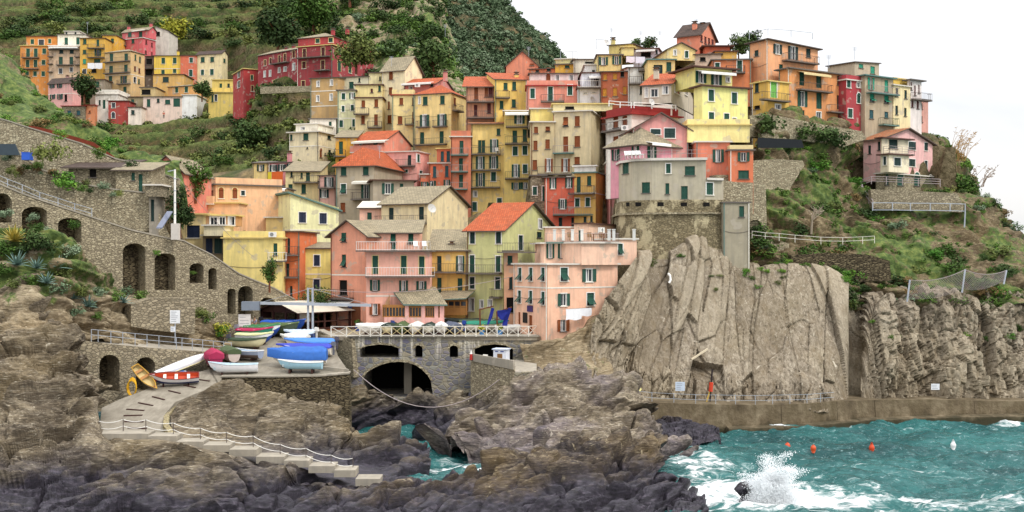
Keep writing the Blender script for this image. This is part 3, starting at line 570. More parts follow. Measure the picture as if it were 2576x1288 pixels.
h = H('straw coloured house with a slate roof behind the pale lemon house', 'e3d098', (297, 632), 436, 790, 163, roof='S', rise=2.0, rm='slate', L='k358,465,22x60 g460,475,22x52 g522,490,40x85 g347,613,42x94 g480,612,45x94', B=[('L', 378, 630, 547, 'i', .8)], ov=.4)
H('faded pink house with a shuttered window above a broken balcony', 'dcaa9c', (632, 806), 482, 820, 160, rm='capt', roof='S', rise=.5, L='kow735,545,44x98 kow685,660,44x84 k665,785,70x36', B=[('L', 632, 800, 602)])
h = H('pale lemon house with a sloping roof edge and navy shutters', 'f2ecb4', (185, 345, 832), 790, 1200, 139, -62, roof='N', L='', R='nw467,900,72x106 nw675,910,72x106 nw567,1125,70x112', band=(1025,))
rb = MB(); fL, fR = h['L'], h['R']; zt = h['zt']
A_, B_ = fR(-.4, .35, zt+1.7), fR(fR.w+.4, .35, zt-.55); C_, D_ = fR(fR.w+.4, -7.4, zt-.55), fR(-.4, -7.4, zt+1.7)
rb.hexa([A_, B_, C_, D_], [p+Vector((0, 0, .2)) for p in (A_, B_, C_, D_)], 0); rb.build('roof', 'capt', h['root'], h['loc'])
gb = MB(); gb.poly([fR(0, 0, zt), fR(fR.w, 0, zt), fR(fR.w, 0, zt-.45), fR(0, 0, zt+1.7)]); gb.poly([fR(0, -.0, zt), fR(0, 0, zt+1.7), fR(0, -7, zt+1.7), fR(0, -7, zt)]); gb.build('gable', plaster('f2ecb4'), h['root'], h['loc'])
H('cream terrace house with brown doors and potted cacti on its wall', 'e4c89a', (-60, 312), 612, 760, 152, rm='cap', L='b70,660,40x68 b212,670,40x66', A=[('L', 0, 310, 605, .2, 'white')], B=[('L', -50, 490, 750, 'p', .8)], dep=5)
h = H('tan house with stacked cornices in front of the cream terrace', 'cf9e66', (-40, 292), 835, 1050, 146, rm='capw', L='r55,900,20x80', ov=.5, dep=6)
H('', 'cf9e66', (-40, 120), 775, 835, 148, rm='capw', to=h, down=0, ov=.4, dep=3)
H('butter yellow box house with a grey slab roof', 'e9cd8a', (100, 397), 905, 1060, 142, rm='capw', ov=.3, L='k330,1000,40x40', dep=6)
h = H('big butter yellow house rising behind the arched ramp wall', 'ecd583', (-330, 268), 1112, 1690, 126, 0, rm='capy', par=.7, L='g195,1220,40x120', B=[('L', 130, 312, 1335, 'w', 1.0)], down=2)
H('bright orange house between the butter yellow and lemon houses', 'db7440', (268, 442), 1050, 1720, 127.5, -4, rm='capb', ov=.3, L='k330,1185,28x150 k320,1428,32x128 k355,1640,20x100', B=[('L', 272, 440, 1275, 'i'), ('L', 290, 432, 1500, 'i')], dep=8)
h = H('lemon house with navy shutters under a stone ledge', 'e9d87c', (470, 752), 1215, 1870, 130, rm='slate', roof='S', rise=.7, L='nw612,1333,60x110 nw610,1573,62x104', band=(1470,), dep=6)
H('', 'cfa984', (436, 472), 1190, 1860, 130.3, rm='capw', to=h, dep=5)
# the large pink house on the square
h = H('large pink house on the square with a glazed restaurant veranda', 'e39a7c', (750, 1108, 1280), 1075, 1985, 123, -24, roof='g', rise=1.6, rm='slate', L='gf885,1100,46x92 gf885,1336,44x126 d878,1606,80x150', B=[('L', 752, 985, 1708, 'i')], A=[('L', 750, 985, 1730, .35, 'white')], band=(1480,), ov=.5)
hp = h
H('', 'f0b09a', (1108, 1752), 1245, 1985, 121, 2, rm='cap', ov=.4, L='gc1200,1378,56x185 gc1487,1378,56x185 gc1668,1383,54x182 go1197,1583,46x108 go1485,1588,40x108 go1665,1593,48x104 bo1197,1823,50x112', B=[('L', 1108, 1800, 1490, 'w', 1.1), ('L', 1010, 1755, 1232, 'w', .8)], band=(1690,), to=h, down=1)
H('', 'f0b298', (1050, 1640), 1058, 1235, 125, 2, rm='slate', roof='S', rise=1.6, L='gf1090,1090,54x96 gf1380,1100,52x100 gf1558,1110,52x100 g1385,1180,46x80 g1100,1185,40x80', to=h, down=0, ov=.4)
f = hp['L']
# restaurant veranda: lean-to roof on pink piers with timber windows
def veranda():
    fr = Fr((W(px(1300), 0, 119.2).x, 119.2), (W(px(1895), 0, 118.2).x, 118.2)); r, lc = hp['root'], hp['loc']
    _, zb = fr.hit(px(1600), py(1985)); _, zt_ = fr.hit(px(1600), py(1780)); _, zs = fr.hit(px(1600), py(1905)); w = fr.w
    mb = MB(); a = [fr(-.3, 3.2, zt_+.05), fr(w+.7, .6, zt_-.05), fr(w-1.9, -3.5, zt_+2.1), fr(-.3, -3.5, zt_+2.1)]
    a = [fr(2.2, .7, zt_-.05), fr(w+.5, .7, zt_-.05), fr(w-1.7, -3.2, zt_+1.75), fr(-.4, -3.2, zt_+1.75)]
    mb.hexa(a, [p+Vector((0, 0, .14)) for p in a], 1, 0); mb.build('veranda_roof', ['slate', 'capt'], r, lc)
    b = MB()
    for i, u in enumerate((2.3, 4.1, 5.55, w-.42)): b.box(fr, u, u+.4, -.02, .35, zs, zt_)
    b.box(fr, 0, w, 0, .35, zb, zs); b.build('veranda_wall', [plaster('ecb0a4')], r, lc)
    q = MB()
    for u0, u1, k in ((-.2, 2.25, 7), (2.75, 4.05, 4), (4.55, 5.5, 4), (5.98, w-.45, 4)):
        for i in range(k+1):
            u = u0+(u1-u0)*i/k; q.box(fr, u-.05, u+.05, .05, .2, zs, zt_)
        q.box(fr, u0, u1, .06, .22, zs, zs+.12); q.box(fr, u0, u1, .06, .22, zt_-.3, zt_-.0)
        q.poly([fr(u0, .1, zs), fr(u1, .1, zs), fr(u1, .1, zt_), fr(u0, .1, zt_)], 1)
    q.build('veranda_window', ['beam', 'glass'], r, lc)
    s = MB(); s.poly([fr(0, .3, zb), fr(0, -3, zb), fr(0, -3, zt_+1.6), fr(0, .3, zt_)], 0); s.build('veranda_side', [plaster('c99a70')], r, lc)
veranda()
cr = MB(); u0, zq = f.hit(px(895), py(1808)); WALLMAT[0] = M['trim']
cr.box(f, u0-.95, u0+.95, .04, .12, zq-.42, zq+.42); cr.build('shop_sign', [paint('2c4a8c', .5)], hp['root'], hp['loc'])
u0, zq = f.hit(px(1010), py(1880)); cr = MB(); cr.box(f, u0-.55, u0+.55, .02, .1, zq-1.5, zq+1.35); cr.build('door', 'wood', hp['root'], hp['loc'])
h = H('long cream house with a broad blank gable and slab roof', 'f2dcae', (1262, 1722, 2132), 755, 1240, 139, -26, roof='G', rise=2.4, rm='slate', ov=.45, L='k1362,875,48x145 k1665,870,50x155 g1630,1035,48x60', B=[('L', 1225, 1720, 962, 'i')], down=6)
H('', 'eab8a0', (1042, 1272), 808, 1000, 143, 0, roof='S', rise=1.0, rm='capw', L='g1142,910,46x120', to=h, dep=5, ov=.35)
h = H('mustard house with two long balconies over a small restaurant', 'eabf68', (1755, 2126), 1232, 1880, 127, rm='slate', roof='S', rise=2.4, L='k1845,1363,44x150 gow2055,1363,38x150 g1845,1588,44x162 g2053,1593,48x162', B=[('L', 1757, 2095, 1448, 'i'), ('L', 1757, 2112, 1683, 'i')], ov=.4, chim=[(1960, 2, .6)])
def bistro():
    fr = Fr((W(px(1815), 0, 123).x, 123), (W(px(2120), 0, 122.4).x, 122.4)); r, lc = h['root'], h['loc']
    _, zb = fr.hit(px(1950), py(1880)); _, zt_ = fr.hit(px(1950), py(1745)); w = fr.w; mb = MB()
    a = [fr(-.2, .8, zt_+.1), fr(w+.1, .8, zt_+.3), fr(w+.1, -4, zt_+1.0), fr(-.2, -4, zt_+1.0)]
    mb.hexa(a, [p+Vector((0, 0, .1)) for p in a], 1, 0); mb.build('restaurant_roof', ['slate', 'capt'], r, lc); q = MB()
    for i in range(6): q.box(fr, w*i/5-.07, w*i/5+.07, 0, .14, zb, zt_+.15)
    for z in (zb+.9, zb+1.7, zt_): q.box(fr, 0, w, .02, .12, z, z+.12)
    q.box(fr, 0, w, .03, .1, zb, zb+.85); q.poly([fr(0, .05, zb), fr(w, .05, zb), fr(w, .05, zt_), fr(0, .05, zt_)], 1)
    q.build('restaurant_front', ['beam', 'glass'], r, lc)
bistro()
h = H('pistachio house with a terracotta roof and white window frames', 'd0cf8e', (2122, 2488, 3030), 1028, 1885, 125, -26, roof='G', rise=3.4, rm='tile', ov=.45, L='kw2178,1105,50x118 kw2440,1105,52x118 gw2175,1370,48x180 gw2437,1368,48x160 kw2175,1558,50x118 kw2432,1560,50x118 wg2168,1778,48x130 w2270,1773,32x80 w2355,1763,36x70', R='w2858,965,38x98 k2850,1075,48x58 kw2664,1155,44x150', B=[('L', 2055, 2484, 1458, 'i'), ('L', 2380, 2484, 1700, 'i')], down=2)
T(2, 1)
h2 = H('narrow peach house with railings wedged beside the pistachio one', 'e8b08a', (-80, 60), 1245, 1890, 121, 0, rm='cap', L='gf-20,1330,50x90 k-12,1560,34x120 d-20,1780,70x150', B=[('L', -150, 245, 1245, 'i', 1.2)], dep=4, down=2)
# peach house against the cliff
h = H('peach house with flapped shutters standing against the bare cliff', 'f2bd9e', (20, 358, 1062), 1378, 2128, 113, -60, rm='capw', ov=.25, par=0, L='gfw80,1473,32x130 gfw190,1473,34x132 gfw312,1473,34x134 gfw75,1698,32x125 gfw188,1703,34x130 gfw312,1713,34x130 b75,1918,22x130 b188,1968,34x168', R='gfw525,1473,72x134 gow775,1483,66x128 gow520,1728,56x124 gfw790,1723,72x128 bo515,1988,56x118', band=(1610,), down=3)
H('', 'f3c4a8', (700, 1062), 1160, 1378, 114.5, 30, rm='capw', ov=.3, L='', to=h, down=0, dep=6)
H('', 'f3c4a8', (320, 700), 1165, 1378, 117.5, 8, rm='capw', ov=.5, par=0, L='go385,1235,36x150 go505,1235,40x150 go640,1235,34x150', to=h, down=0, dep=6, B=[('L', 335, 1060, 1148, 't', .8)])
H('', 'f3c6aa', (625, 770, 1045), 968, 1150, 124, -30, rm='capb', ov=.3, L='g685,1085,30x110', R='', to=h, down=0)
H('', 'f2c4a8', (335, 640), 1005, 1150, 126, 0, rm='capw', to=h, down=0, dep=4)
H('', 'f3c4a8', (1020, 1255), 1122, 1378, 118, 20, rm='capw', ov=.2, L='gfw1090,1220,48x110', to=h, down=0, dep=5)
hq = h
T(0, 1)   # houses at the harbour mouth side
h = H('peach house with arched brown shutters and a flowered roof terrace', 'f0bd90', (2040, 2170, 2840), 572, 780, 140, -62, rm='cap', par=.8, L='b2137,665,24x76', R='bac2225,665,50x86 bac2363,668,50x86 kw2445,655,38x48', ov=.3)
H('', 'f0bd90', (1885, 2400), 760, 870, 138, 0, rm='capy', par=0, to=h, dep=5, B=[('L', 1885, 2160, 762, 'p', .6)])
h = H('pale buff house with a navy shutter and brown glazed loggia', 'e6cf94', (1815, 2075, 2380), 872, 1160, 129, -6, rm='capy', ov=.4, L='nc1945,1042,132x124', down=4)
H('', 'e6d9b4', (2050, 2262), 985, 1085, 126.5, 0, rm='capw', to=h, down=0, dep=4, L='')
H('', 'b98a58', (2070, 2375), 885, 985, 129, 0, rm='capy', L='wb2150,935,70x80 wb2235,935,60x80 wb2330,935,60x90', to=h, down=0, dep=3)
H('', '8c7a5a', (2040, 2255), 1085, 1260, 127.5, 0, rm='capw', L='n2105,1185,70x150 k2195,1185,80x150', to=h, down=2, dep=3)
H('salmon gabled cottage behind the stone house on the ramp', 'd87e6a', (1505, 1850), 450, 690, 131, -8, roof='g', rise=2.0, rm='slate', L='b1737,535,22x75 k1715,665,40x50', ov=.3, down=3)
h = H('rubble stone house with a low slab roof at the top of the ramp wall', 'stonew', (1165, 1500), 428, 660, 117, 4, roof='S', rise=1.3, rm='slate', L='g1340,490,36x76 g1415,555,40x180', ov=.45, down=4, dep=7)
H('', 'stonec', (1465, 1612), 580, 690, 116, 0, rm='capw', par=.2, to=h, down=0, dep=3)
H('', 'concrete', (1500, 1572), 690, 940, 117, 0, rm='cap', L='k1535,830,34x220', to=h, down=2, dep=3)
H('dilapidated stone shed with a long slumped slate roof', 'stone', (690, 1165), 400, 620, 119, 3, roof='S', rise=1.5, rm='dark', L='d935,455,70x80', ov=.7, down=3, dep=9)
# ================================================================ noise and land
def hsh(ix, iy, iz, seed=0):
    n = (ix.astype(np.int64)*374761393+iy.astype(np.int64)*668265263+iz.astype(np.int64)*1440662683+seed*974634541) & 0xffffffff
    n = ((n ^ (n >> 13))*1274126177) & 0xffffffff; n = ((n ^ (n >> 15))*2246822519) & 0xffffffff
    return (n ^ (n >> 16)) / 4294967295.0
def vn(P, seed=0):
    i = np.floor(P); f = P-i; f = f*f*f*(f*(f*6-15)+10); i = i.astype(np.int64); r = 0
    for a in (0, 1):
        for b in (0, 1):
            for c in (0, 1):
                w_ = (f[:, 0] if a else 1-f[:, 0])*(f[:, 1] if b else 1-f[:, 1])*(f[:, 2] if c else 1-f[:, 2])
                r = r+w_*hsh(i[:, 0]+a, i[:, 1]+b, i[:, 2]+c, seed)
    return r
def fbm(P, o=4, g=.5, seed=0):
    s = 0; a = 1; t_ = 0
    for k in range(o): s = s+a*vn(P*(2.03**k)+k*17.3, seed+k); t_ += a; a *= g
    return s/t_
def ridged(P, o=4, g=.5, seed=0):
    s = 0; a = 1; t_ = 0
    for k in range(o): s = s+a*(1-np.abs(2*vn(P*(2.03**k)+k*11.7, seed+k)-1)); t_ += a; a *= g
    return s/t_
def worley(P, seed=0):
    i = np.floor(P).astype(np.int64); n = len(P); f1 = np.full(n, 9.0); f2 = np.full(n, 9.0); idv = np.zeros(n); tl = np.zeros(n)
    for a in (-1, 0, 1):
        for b in (-1, 0, 1):
            for c in (-1, 0, 1):
                x, y, z = i[:, 0]+a, i[:, 1]+b, i[:, 2]+c
                v = [k+hsh(x, y, z, seed+q+1)-P[:, q] for q, k in enumerate((x, y, z))]
                d = np.sqrt(v[0]**2+v[1]**2+v[2]**2); m = d < f1; f2 = np.where(m, f1, np.minimum(f2, d))
                idv = np.where(m, hsh(x, y, z, seed+4), idv); t_ = sum((hsh(x, y, z, seed+6+q)-.5)*v[q] for q in range(3))*2; tl = np.where(m, t_, tl); f1 = np.where(m, d, f1)
    return f1, f2, idv, tl
def sst(a, b, x): t_ = np.clip((x-a)/(b-a), 0, 1); return t_*t_*(3-2*t_)
def cr1(p, t_):
    """Catmull-Rom through the rows of p (n, k) at parameters t_ in 0..n-1."""
    n = len(p); i = np.clip(np.floor(t_).astype(int), 0, n-2); f = (t_-i)[:, None]
    g = lambda k: p[np.clip(k, 0, n-1)]
    p0, p1, p2, p3 = g(i-1), g(i), g(i+1), g(i+2)
    p0 = np.where((i == 0)[:, None], 2*p1-p2, p0); p3 = np.where((i == n-2)[:, None], 2*p2-p1, p3)
    return .5*(2*p1+(p2-p0)*f+(2*p0-5*p1+4*p2-p3)*f*f+(3*p1-p0-3*p2+p3)*f**3)
def patch(rows, nu, nv):
    """Survey rows of (x, y, distance) -> smooth grid of world points (nv, nu, 3)."""
    R = np.array([cr1(np.array(r, float), np.linspace(0, len(r)-1, nu)) for r in rows])
    tv = np.linspace(0, len(rows)-1, nv); G = np.array([cr1(R[:, j], tv) for j in range(nu)]).transpose(1, 0, 2)
    x, y, d = G[..., 0], G[..., 1], G[..., 2]
    return np.stack([(x-1288)/FP*d, d, CZ+(644-y)/FP*d], -1)
def gnormal(G):
    du = np.gradient(G, axis=1); dv = np.gradient(G, axis=0); n = np.cross(dv, du)
    return n/np.maximum(np.linalg.norm(n, axis=-1, keepdims=True), 1e-9)
def gridmesh(name, G, mats, attrs=None, smooth=False, midx=None):
    nv, nu = G.shape[:2]; me = bpy.data.meshes.new(name); nf = (nv-1)*(nu-1)
    me.vertices.add(nv*nu); me.vertices.foreach_set('co', G.reshape(-1).astype(np.float32))
    a = (np.arange(nv-1)[:, None]*nu+np.arange(nu-1)[None]).ravel(); f = np.stack([a, a+nu, a+nu+1, a+1], 1)
    me.loops.add(nf*4); me.loops.foreach_set('vertex_index', f.ravel().astype(np.int32)); me.polygons.add(nf)
    me.polygons.foreach_set('loop_start', np.arange(nf, dtype=np.int32)*4)
    me.polygons.foreach_set('use_smooth', np.full(nf, smooth))
    for m in (mats if isinstance(mats, (list, tuple)) else [mats]): me.materials.append(m)
    for k, v in (attrs or {}).items():
        at = me.attributes.new(k, 'FLOAT', 'POINT'); at.data.foreach_set('value', v.ravel().astype(np.float32))
    me.update(calc_edges=True); me.validate()
    o = bpy.data.objects.new(name, me); COL.objects.link(o); return o
def rockdisp(P, sdir, sfreq, samp, bsc, bamp, famp, seed=0, warp=1.6):
    sd = np.array(sdir, float); sd /= np.linalg.norm(sd); t1 = np.cross(sd, [0, 1, 0]); t1 /= np.linalg.norm(t1); t2 = np.cross(sd, t1)
    big = (fbm(P*.10, 3, seed=seed+3)-.5)[:, None]*np.array([2.5, 2.5, 2.5]); B = np.stack([(P+big)@t1, (P+big)@t2, (P+big)@sd], 1)
    s = B[:, 2]*sfreq+.35*(fbm(P*.5, 2, seed=seed+5)-.5)+warp*.25*(fbm(P*.13, 2, seed=seed)-.5)
    i = np.floor(s); f = s-i; z = np.zeros_like(i); h = hsh(i, z, z, seed+9); e = np.minimum(f, 1-f)
    d = samp*((h-.5)*1.5-np.exp(-(e/.06)**2)*.6)
    Q = B*np.array(bsc)*np.array([.5, .6, 1.35])
    f1, f2, idv, tl = worley(Q, seed+30); gr = np.exp(-((f2-f1)/.03)**2); d = d+bamp*((idv-.5)*1.9+tl*1.3-gr*1.2)
    f1, f2, idv, tl = worley(Q*np.array([2.0, 2.2, 2.6])+3.1, seed+50); gr = np.exp(-((f2-f1)/.05)**2); d = d+bamp*.40*((idv-.5)*1.7+tl*.9-gr*.7)
    f1, f2, idv, tl = worley(Q*np.array([4.5, 5, 6.5])+7.1, seed+60); d = d+bamp*.17*((idv-.5)*1.8+tl*.8)
    d = d+1.5*famp*(ridged(P*np.array([.13, .13, .2]), 3, .5, seed+80)-.62)*2
    return d+famp*.22*(ridged(P*.8, 4, .55, seed+70)-.6)*2
def rockmat(name, cols, rot=(0, 0, 0), scl=(1, 1, 1), wet=None, veg=None, st=.9, vein=.06, tone=False):
    t = NT(name); p = t.pos(scl, rot); q = t.pos()
    n1 = t.noise(p, .5, 6, .62, .6); n2 = t.noise(p, 2.4, 6, .65, .3); n3 = t.noise(q, .13, 4, .6)
    c = t.ramp(n1, [(.28, hexl(cols[0])), (.48, hexl(cols[1])), (.68, hexl(cols[2]))])
    c = t.mix(t.ramp(n2, [(.40, G4(.55)), (.55, G4(0))]), c, hexl(cols[0]))
    c = t.mix(t.ramp(n3, [(.46, G4(0)), (.66, G4(.45))]), c, hexl(cols[3]))
    nb = t.noise(t.pos(tuple(k*1.0 for k in scl[:2])+(scl[2]*3.2,), rot), 2.2, 7, .72, .8); c = t.mix(t.ramp(nb, [(.36, G4(.85)), (.48, G4(0))]), c, tuple(k*.42 for k in hexl(cols[0])[:3])+(1,)); c = t.mix(t.ramp(nb, [(.55, G4(0)), (.68, G4(.7))]), c, hexl(cols[4]))
    if tone:
        at_ = t.n('ShaderNodeAttribute'); at_.attribute_name = 'tone'; c = t.mix(t.ramp(at_.outputs['Fac'], [(.0, G4(.5)), (.5, G4(0))]), c, hexl('6b5d4a')); c = t.mix(t.ramp(at_.outputs['Fac'], [(.5, G4(0)), (1, G4(.5))]), c, hexl('aea18a')); sk = t.noise(t.pos((1.4, 1.4, .09), rot), 1.0, 5, .6); c = t.mix(t.ramp(sk, [(.5, G4(0)), (.68, G4(.5))]), c, hexl('7a6a52'))
    n4 = t.noise(q, 1.1, 6, .7, .5)
    c = t.mix(t.ramp(n4, [(.66-vein*.4, G4(0)), (.72-vein*.4, G4(.8))]), c, hexl(cols[4]))
    if wet:
        g = t.n('ShaderNodeNewGeometry'); s = t.n('ShaderNodeSeparateXYZ'); t.l(g.outputs['Position'], s.inputs[0])
        hgt = t.math('ADD', s.outputs[2], t.math('MULTIPLY', t.math('SUBTRACT', n3, .5), 4.0))
        hgt = t.math('ADD', hgt, t.math('MULTIPLY', t.math('SUBTRACT', n4, .5), 2.0))
        mr = t.n('ShaderNodeMapRange'); t.l(hgt, mr.inputs[0]); mr.inputs[1].default_value = wet[0]; mr.inputs[2].default_value = wet[1]; mr.inputs[3].default_value = 1; mr.inputs[4].default_value = 0
        wc = t.ramp(n2, [(.3, hexl('1b191b')), (.55, hexl('35313a')), (.75, hexl('625a64'))])
        c = t.mix(mr.outputs[0], c, wc); t.l(t.math('SUBTRACT', .9, t.math('MULTIPLY', mr.outputs[0], .42)), t.b.inputs['Roughness'])
    if veg:
        at = t.n('ShaderNodeAttribute'); at.attribute_name = 'veg'
        v = t.math('ADD', at.outputs['Fac'], t.math('MULTIPLY', t.math('SUBTRACT', t.noise(q, .55, 5, .7), .5), 1.1))
        gc = t.ramp(t.noise(q, 1.3, 5, .7), [(.3, hexl('2c3a1c')), (.5, hexl('4f6130')), (.62, hexl('6f7a40')), (.75, hexl('8a7a4c'))])
        c = t.mix(t.ramp(v, [(.46, G4(0)), (.56, G4(1))]), c, gc)
    t.col(c); hb = t.math('ADD', t.math('ADD', t.math('MULTIPLY', n2, .8), t.math('MULTIPLY', nb, 1.0)), t.math('MULTIPLY', t.noise(p, 7, 5, .7), .45))
    t.bump(hb, st*.7, .12); t.b.inputs['Specular IOR Level'].default_value = .25
    if not wet: t.b.inputs['Roughness'].default_value = .92
    return t.m
STP = [(232,1096),(436,1099),(500,1116),(576,1128),(644,1138),(714,1156),(776,1166),(840,1180),(893,1195),(960,1210)]
RMP = [(436,1102),(413,1066),(415,1040),(440,1010),(552,966)]
def nearpath(G, pl, r0, r1):
    px_ = 1288+G[..., 0]/G[..., 1]*FP; py_ = 644-(G[..., 2]-CZ)/G[..., 1]*FP; m = np.full(px_.shape, 1e9)
    for a, b in zip(pl, pl[1:]):
        dx, dy = b[0]-a[0], b[1]-a[1]; t_ = np.clip(((px_-a[0])*dx+(py_-a[1])*dy)/(dx*dx+dy*dy), 0, 1); m = np.minimum(m, np.hypot(px_-a[0]-t_*dx, py_-a[1]-t_*dy))
    return sst(r0, r1, m)
def tame(G, d):
    f = nearpath(G, STP, 12, 60)*nearpath(G, RMP, 6, 40)*nearpath(G, [(244,1096),(250,1030),(295,1006),(335,990)], 8, 40); return d*f+(.12 if G.shape[1] > 500 else -.05)*(1-f)
def blur(d, n=2):
    for _ in range(n):
        for ax in (0, 1):
            p = np.pad(d, [(2, 2) if k == ax else (0, 0) for k in (0, 1)], mode='edge'); s_ = lambda k: p[k:k+d.shape[0]] if ax == 0 else p[:, k:k+d.shape[1]]
            d = (s_(0)+4*s_(1)+6*s_(2)+4*s_(3)+s_(4))/16
    return d
def rocks(name, rows, nu, nv, mat, sdir, sfreq, samp, bsc, bamp, famp, seed, back=True, veg=None, warp=1.6, edge=None):
    if back:
        r0 = [(x, y+34, d+5.5) for x, y, d in rows[0]]; rows = [r0]+rows
    G = patch(rows, nu, nv); N_ = gnormal(G); P = G.reshape(-1, 3)
    d = rockdisp(P, sdir, sfreq, samp, bsc, bamp, famp, seed, warp).reshape(nv, nu)
    at = {}
    if edge: d = edge(G, d)
    if edge is slab_steps: at['tone'] = TONE
    else: d = blur(d, 1)
    if veg is not None: at['veg'] = veg(G, N_)
    G = G+N_*d[..., None]
    return gridmesh(name, G, mat, at), G
CL = rockmat('cliff_rock', ['6b604f', '8d8170', 'a79b88', '93856b', 'cac0ad'], (0, math.radians(-28), 0), (1.6, 1.0, .35), veg=True, tone=True)
C2M = rockmat('slope_earth', ['4a3e2d', '6c5d45', '8f8062', '6a5839', 'b8aa8a'], (0, 0, 0), (1, 1, 1.4), veg=True)
SH = rockmat('shore_rock', ['3f372d', '6c604f', '93866f', '82704e', 'cfc5b0'], (0, math.radians(20), 0), (.5, 1, 1.7), wet=(2.9, 4.8))
SHC = rockmat('shore_rock_pale', ['4a4238', '7d705e', 'a0937c', '7a7284', 'd4cab8'], (0, math.radians(12), 0), (.6, 1, 1.6), wet=(1.4, 3.6))
BANK = rockmat('bank_rock', ['5c503e', '8c7c62', 'ab9c80', '8a7450', 'd2c6ac'], (0, math.radians(15), 0), (.6, 1, 1.5), veg=True)
st = lambda o: tag(o, kind='structure')

def slab_steps(G, d):      # big tilted bedding plates of the bare cliff
    x, y, z = G[..., 0], G[..., 1], G[..., 2]; k = sst(34, 10, x)*.92+.08; P = G.reshape(-1, 3); sh_ = x.shape
    w_ = (fbm(P*.07, 3, seed=91)-.5).reshape(sh_)*2.2; ang = np.radians(29)*k+w_*.05
    ac = x*np.cos(ang)-z*np.sin(ang)+w_; al = x*np.sin(ang)+z*np.cos(ang); rt = sst(37, 40, x)
    Q = np.stack([ac/(3.9-2.2*rt), al/(24.0-17*rt), y*.02], -1).reshape(-1, 3); f1, f2, idv, tl = worley(Q, 301); gr = np.exp(-((f2-f1)/.03)**2)
    big = (((idv-.5)*1.15+tl*.55).reshape(sh_)-(gr*.16).reshape(sh_))*(1+.6*rt); global TONE; TONE = idv.reshape(sh_).copy()
    f1, f2, idv, tl = worley(Q*np.array([1.5, 4.2, 1])+5, 311); gr = np.exp(-((f2-f1)/.035)**2); big = big+((idv-.5)*.34+tl*.25-gr*.06).reshape(sh_)*(1+1.5*rt); TONE = TONE*.6+.4*idv.reshape(sh_)
    s = ac/.5+w_*.5; i = np.floor(s); rib = (hsh(i, i*0, i*0, 95)-.5)
    rough = sst(-.06, .1, (fbm(P*.06, 2, seed=97)-.58).reshape(sh_)+.25*sst(7.5, 5.0, z)+.3*sst(15, 10, x)+.35*rt)
    px_ = 1288+x/y*FP; fis = np.exp(-((px_-2151)/9)**2)
    f2_ = np.exp(-((px_-2140)/26)**2)+.75*np.exp(-((px_-2188)/26)**2); f2_ = np.clip(f2_, 0, 1); return (d*(.05+.6*rough)*(1-.95*f2_)+big*(1-.3*rough)*(1-.97*f2_)+rib*(.04+.6*sst(15.5, 10, x)*sst(5.5, 8.5, z)+.35*rt)*(1-.9*f2_))-1.5*fis*(.6+.8*(fbm(P*.35, 2, seed=99)-.2).reshape(sh_))
rowsC = [
 [(1600,652,119),(1680,642,121),(1752,616,122),(1830,645,123),(1900,668,123),(1960,668,123),(2040,673,122.5),(2110,700,122),(2146,720,121.5),(2166,738,125),(2200,735,123),(2300,735,124.5),(2420,745,125),(2530,740,126),(2680,700,129)],
 [(1512,772,113.6),(1585,795,115),(1660,810,116),(1740,820,117),(1820,830,117.5),(1900,835,117.5),(2000,840,117.5),(2080,845,117),(2132,850,117.8),(2157,855,121.4),(2190,860,118.6),(2290,860,121),(2410,860,122),(2520,860,123),(2680,850,124)],
 [(1490,880,111.5),(1540,910,112.5),(1620,925,113),(1700,930,113.5),(1790,935,114),(1880,935,114),(1980,938,114),(2070,938,114),(2126,935,115.6),(2148,940,119.6),(2185,940,117),(2285,940,118.4),(2410,940,119.8),(2520,940,121.6),(2680,940,122.5)],
 [(1500,1000,108.5),(1550,1020,109.5),(1620,1035,110),(1700,1037,110.5),(1790,1037,110.5),(1880,1037,110.5),(1980,1037,111),(2070,1035,111),(2126,1035,113.4),(2148,1035,117),(2185,1035,115.6),(2285,1035,117.2),(2410,1035,118.6),(2520,1035,120.2),(2680,1035,121)]]
vegc = lambda G, n: .1+.5*sst(26, 33, G[..., 2])*sst(28, 44, G[..., 0])+.25*sst(34, 46, G[..., 0])*sst(10, 26, G[..., 2])
o, GC = rocks('cliff', rowsC, 460, 250, CL, (.86, .2, -.42), .7, .16, (.42, .42, .5), .46, .45, 3, veg=vegc, edge=slab_steps); st(o)
rowsS = [
 [(1888,300,138),(1950,285,143),(2040,298,146),(2120,318,150),(2180,332,160),(2300,345,164),(2372,366,166),(2412,396,168),(2440,470,184)],
 [(1888,420,134),(1950,410,137),(2040,410,140),(2120,420,145),(2180,455,156),(2300,476,158),(2400,462,157),(2448,484,158),(2490,560,178)],
 [(1886,520,131),(1950,520,132),(2040,510,134),(2120,510,137),(2200,522,140.6),(2350,530,143.2),(2440,522,147),(2498,545,152),(2540,620,175)],
 [(1880,625,127),(1950,615,127.5),(2040,610,129),(2120,605,131),(2210,610,133),(2340,615,135),(2450,610,138),(2546,600,145),(2600,670,170)],
 [(1820,690,124),(1950,685,125),(2040,690,125),(2120,710,125.5),(2210,720,126),(2340,720,127.5),(2460,700,129),(2590,668,134),(2660,730,160)],
 [(1820,770,122.5),(1950,770,123),(2040,775,123),(2120,790,123.5),(2210,790,124),(2340,790,124),(2460,780,125),(2600,770,127),(2700,800,150)]]
vegs = lambda G, n: .32+.5*(fbm(G.reshape(-1, 3)*.16, 4, seed=4).reshape(G.shape[:2]))*1.0-.14*sst(1.2, 0, np.abs(n[..., 2]-.2))
o, GS = rocks('headland_slope', rowsS, 300, 240, C2M, (.3, .2, 1), .5, .5, (.35, .35, .45), .75, .7, 11, veg=vegs); st(o)

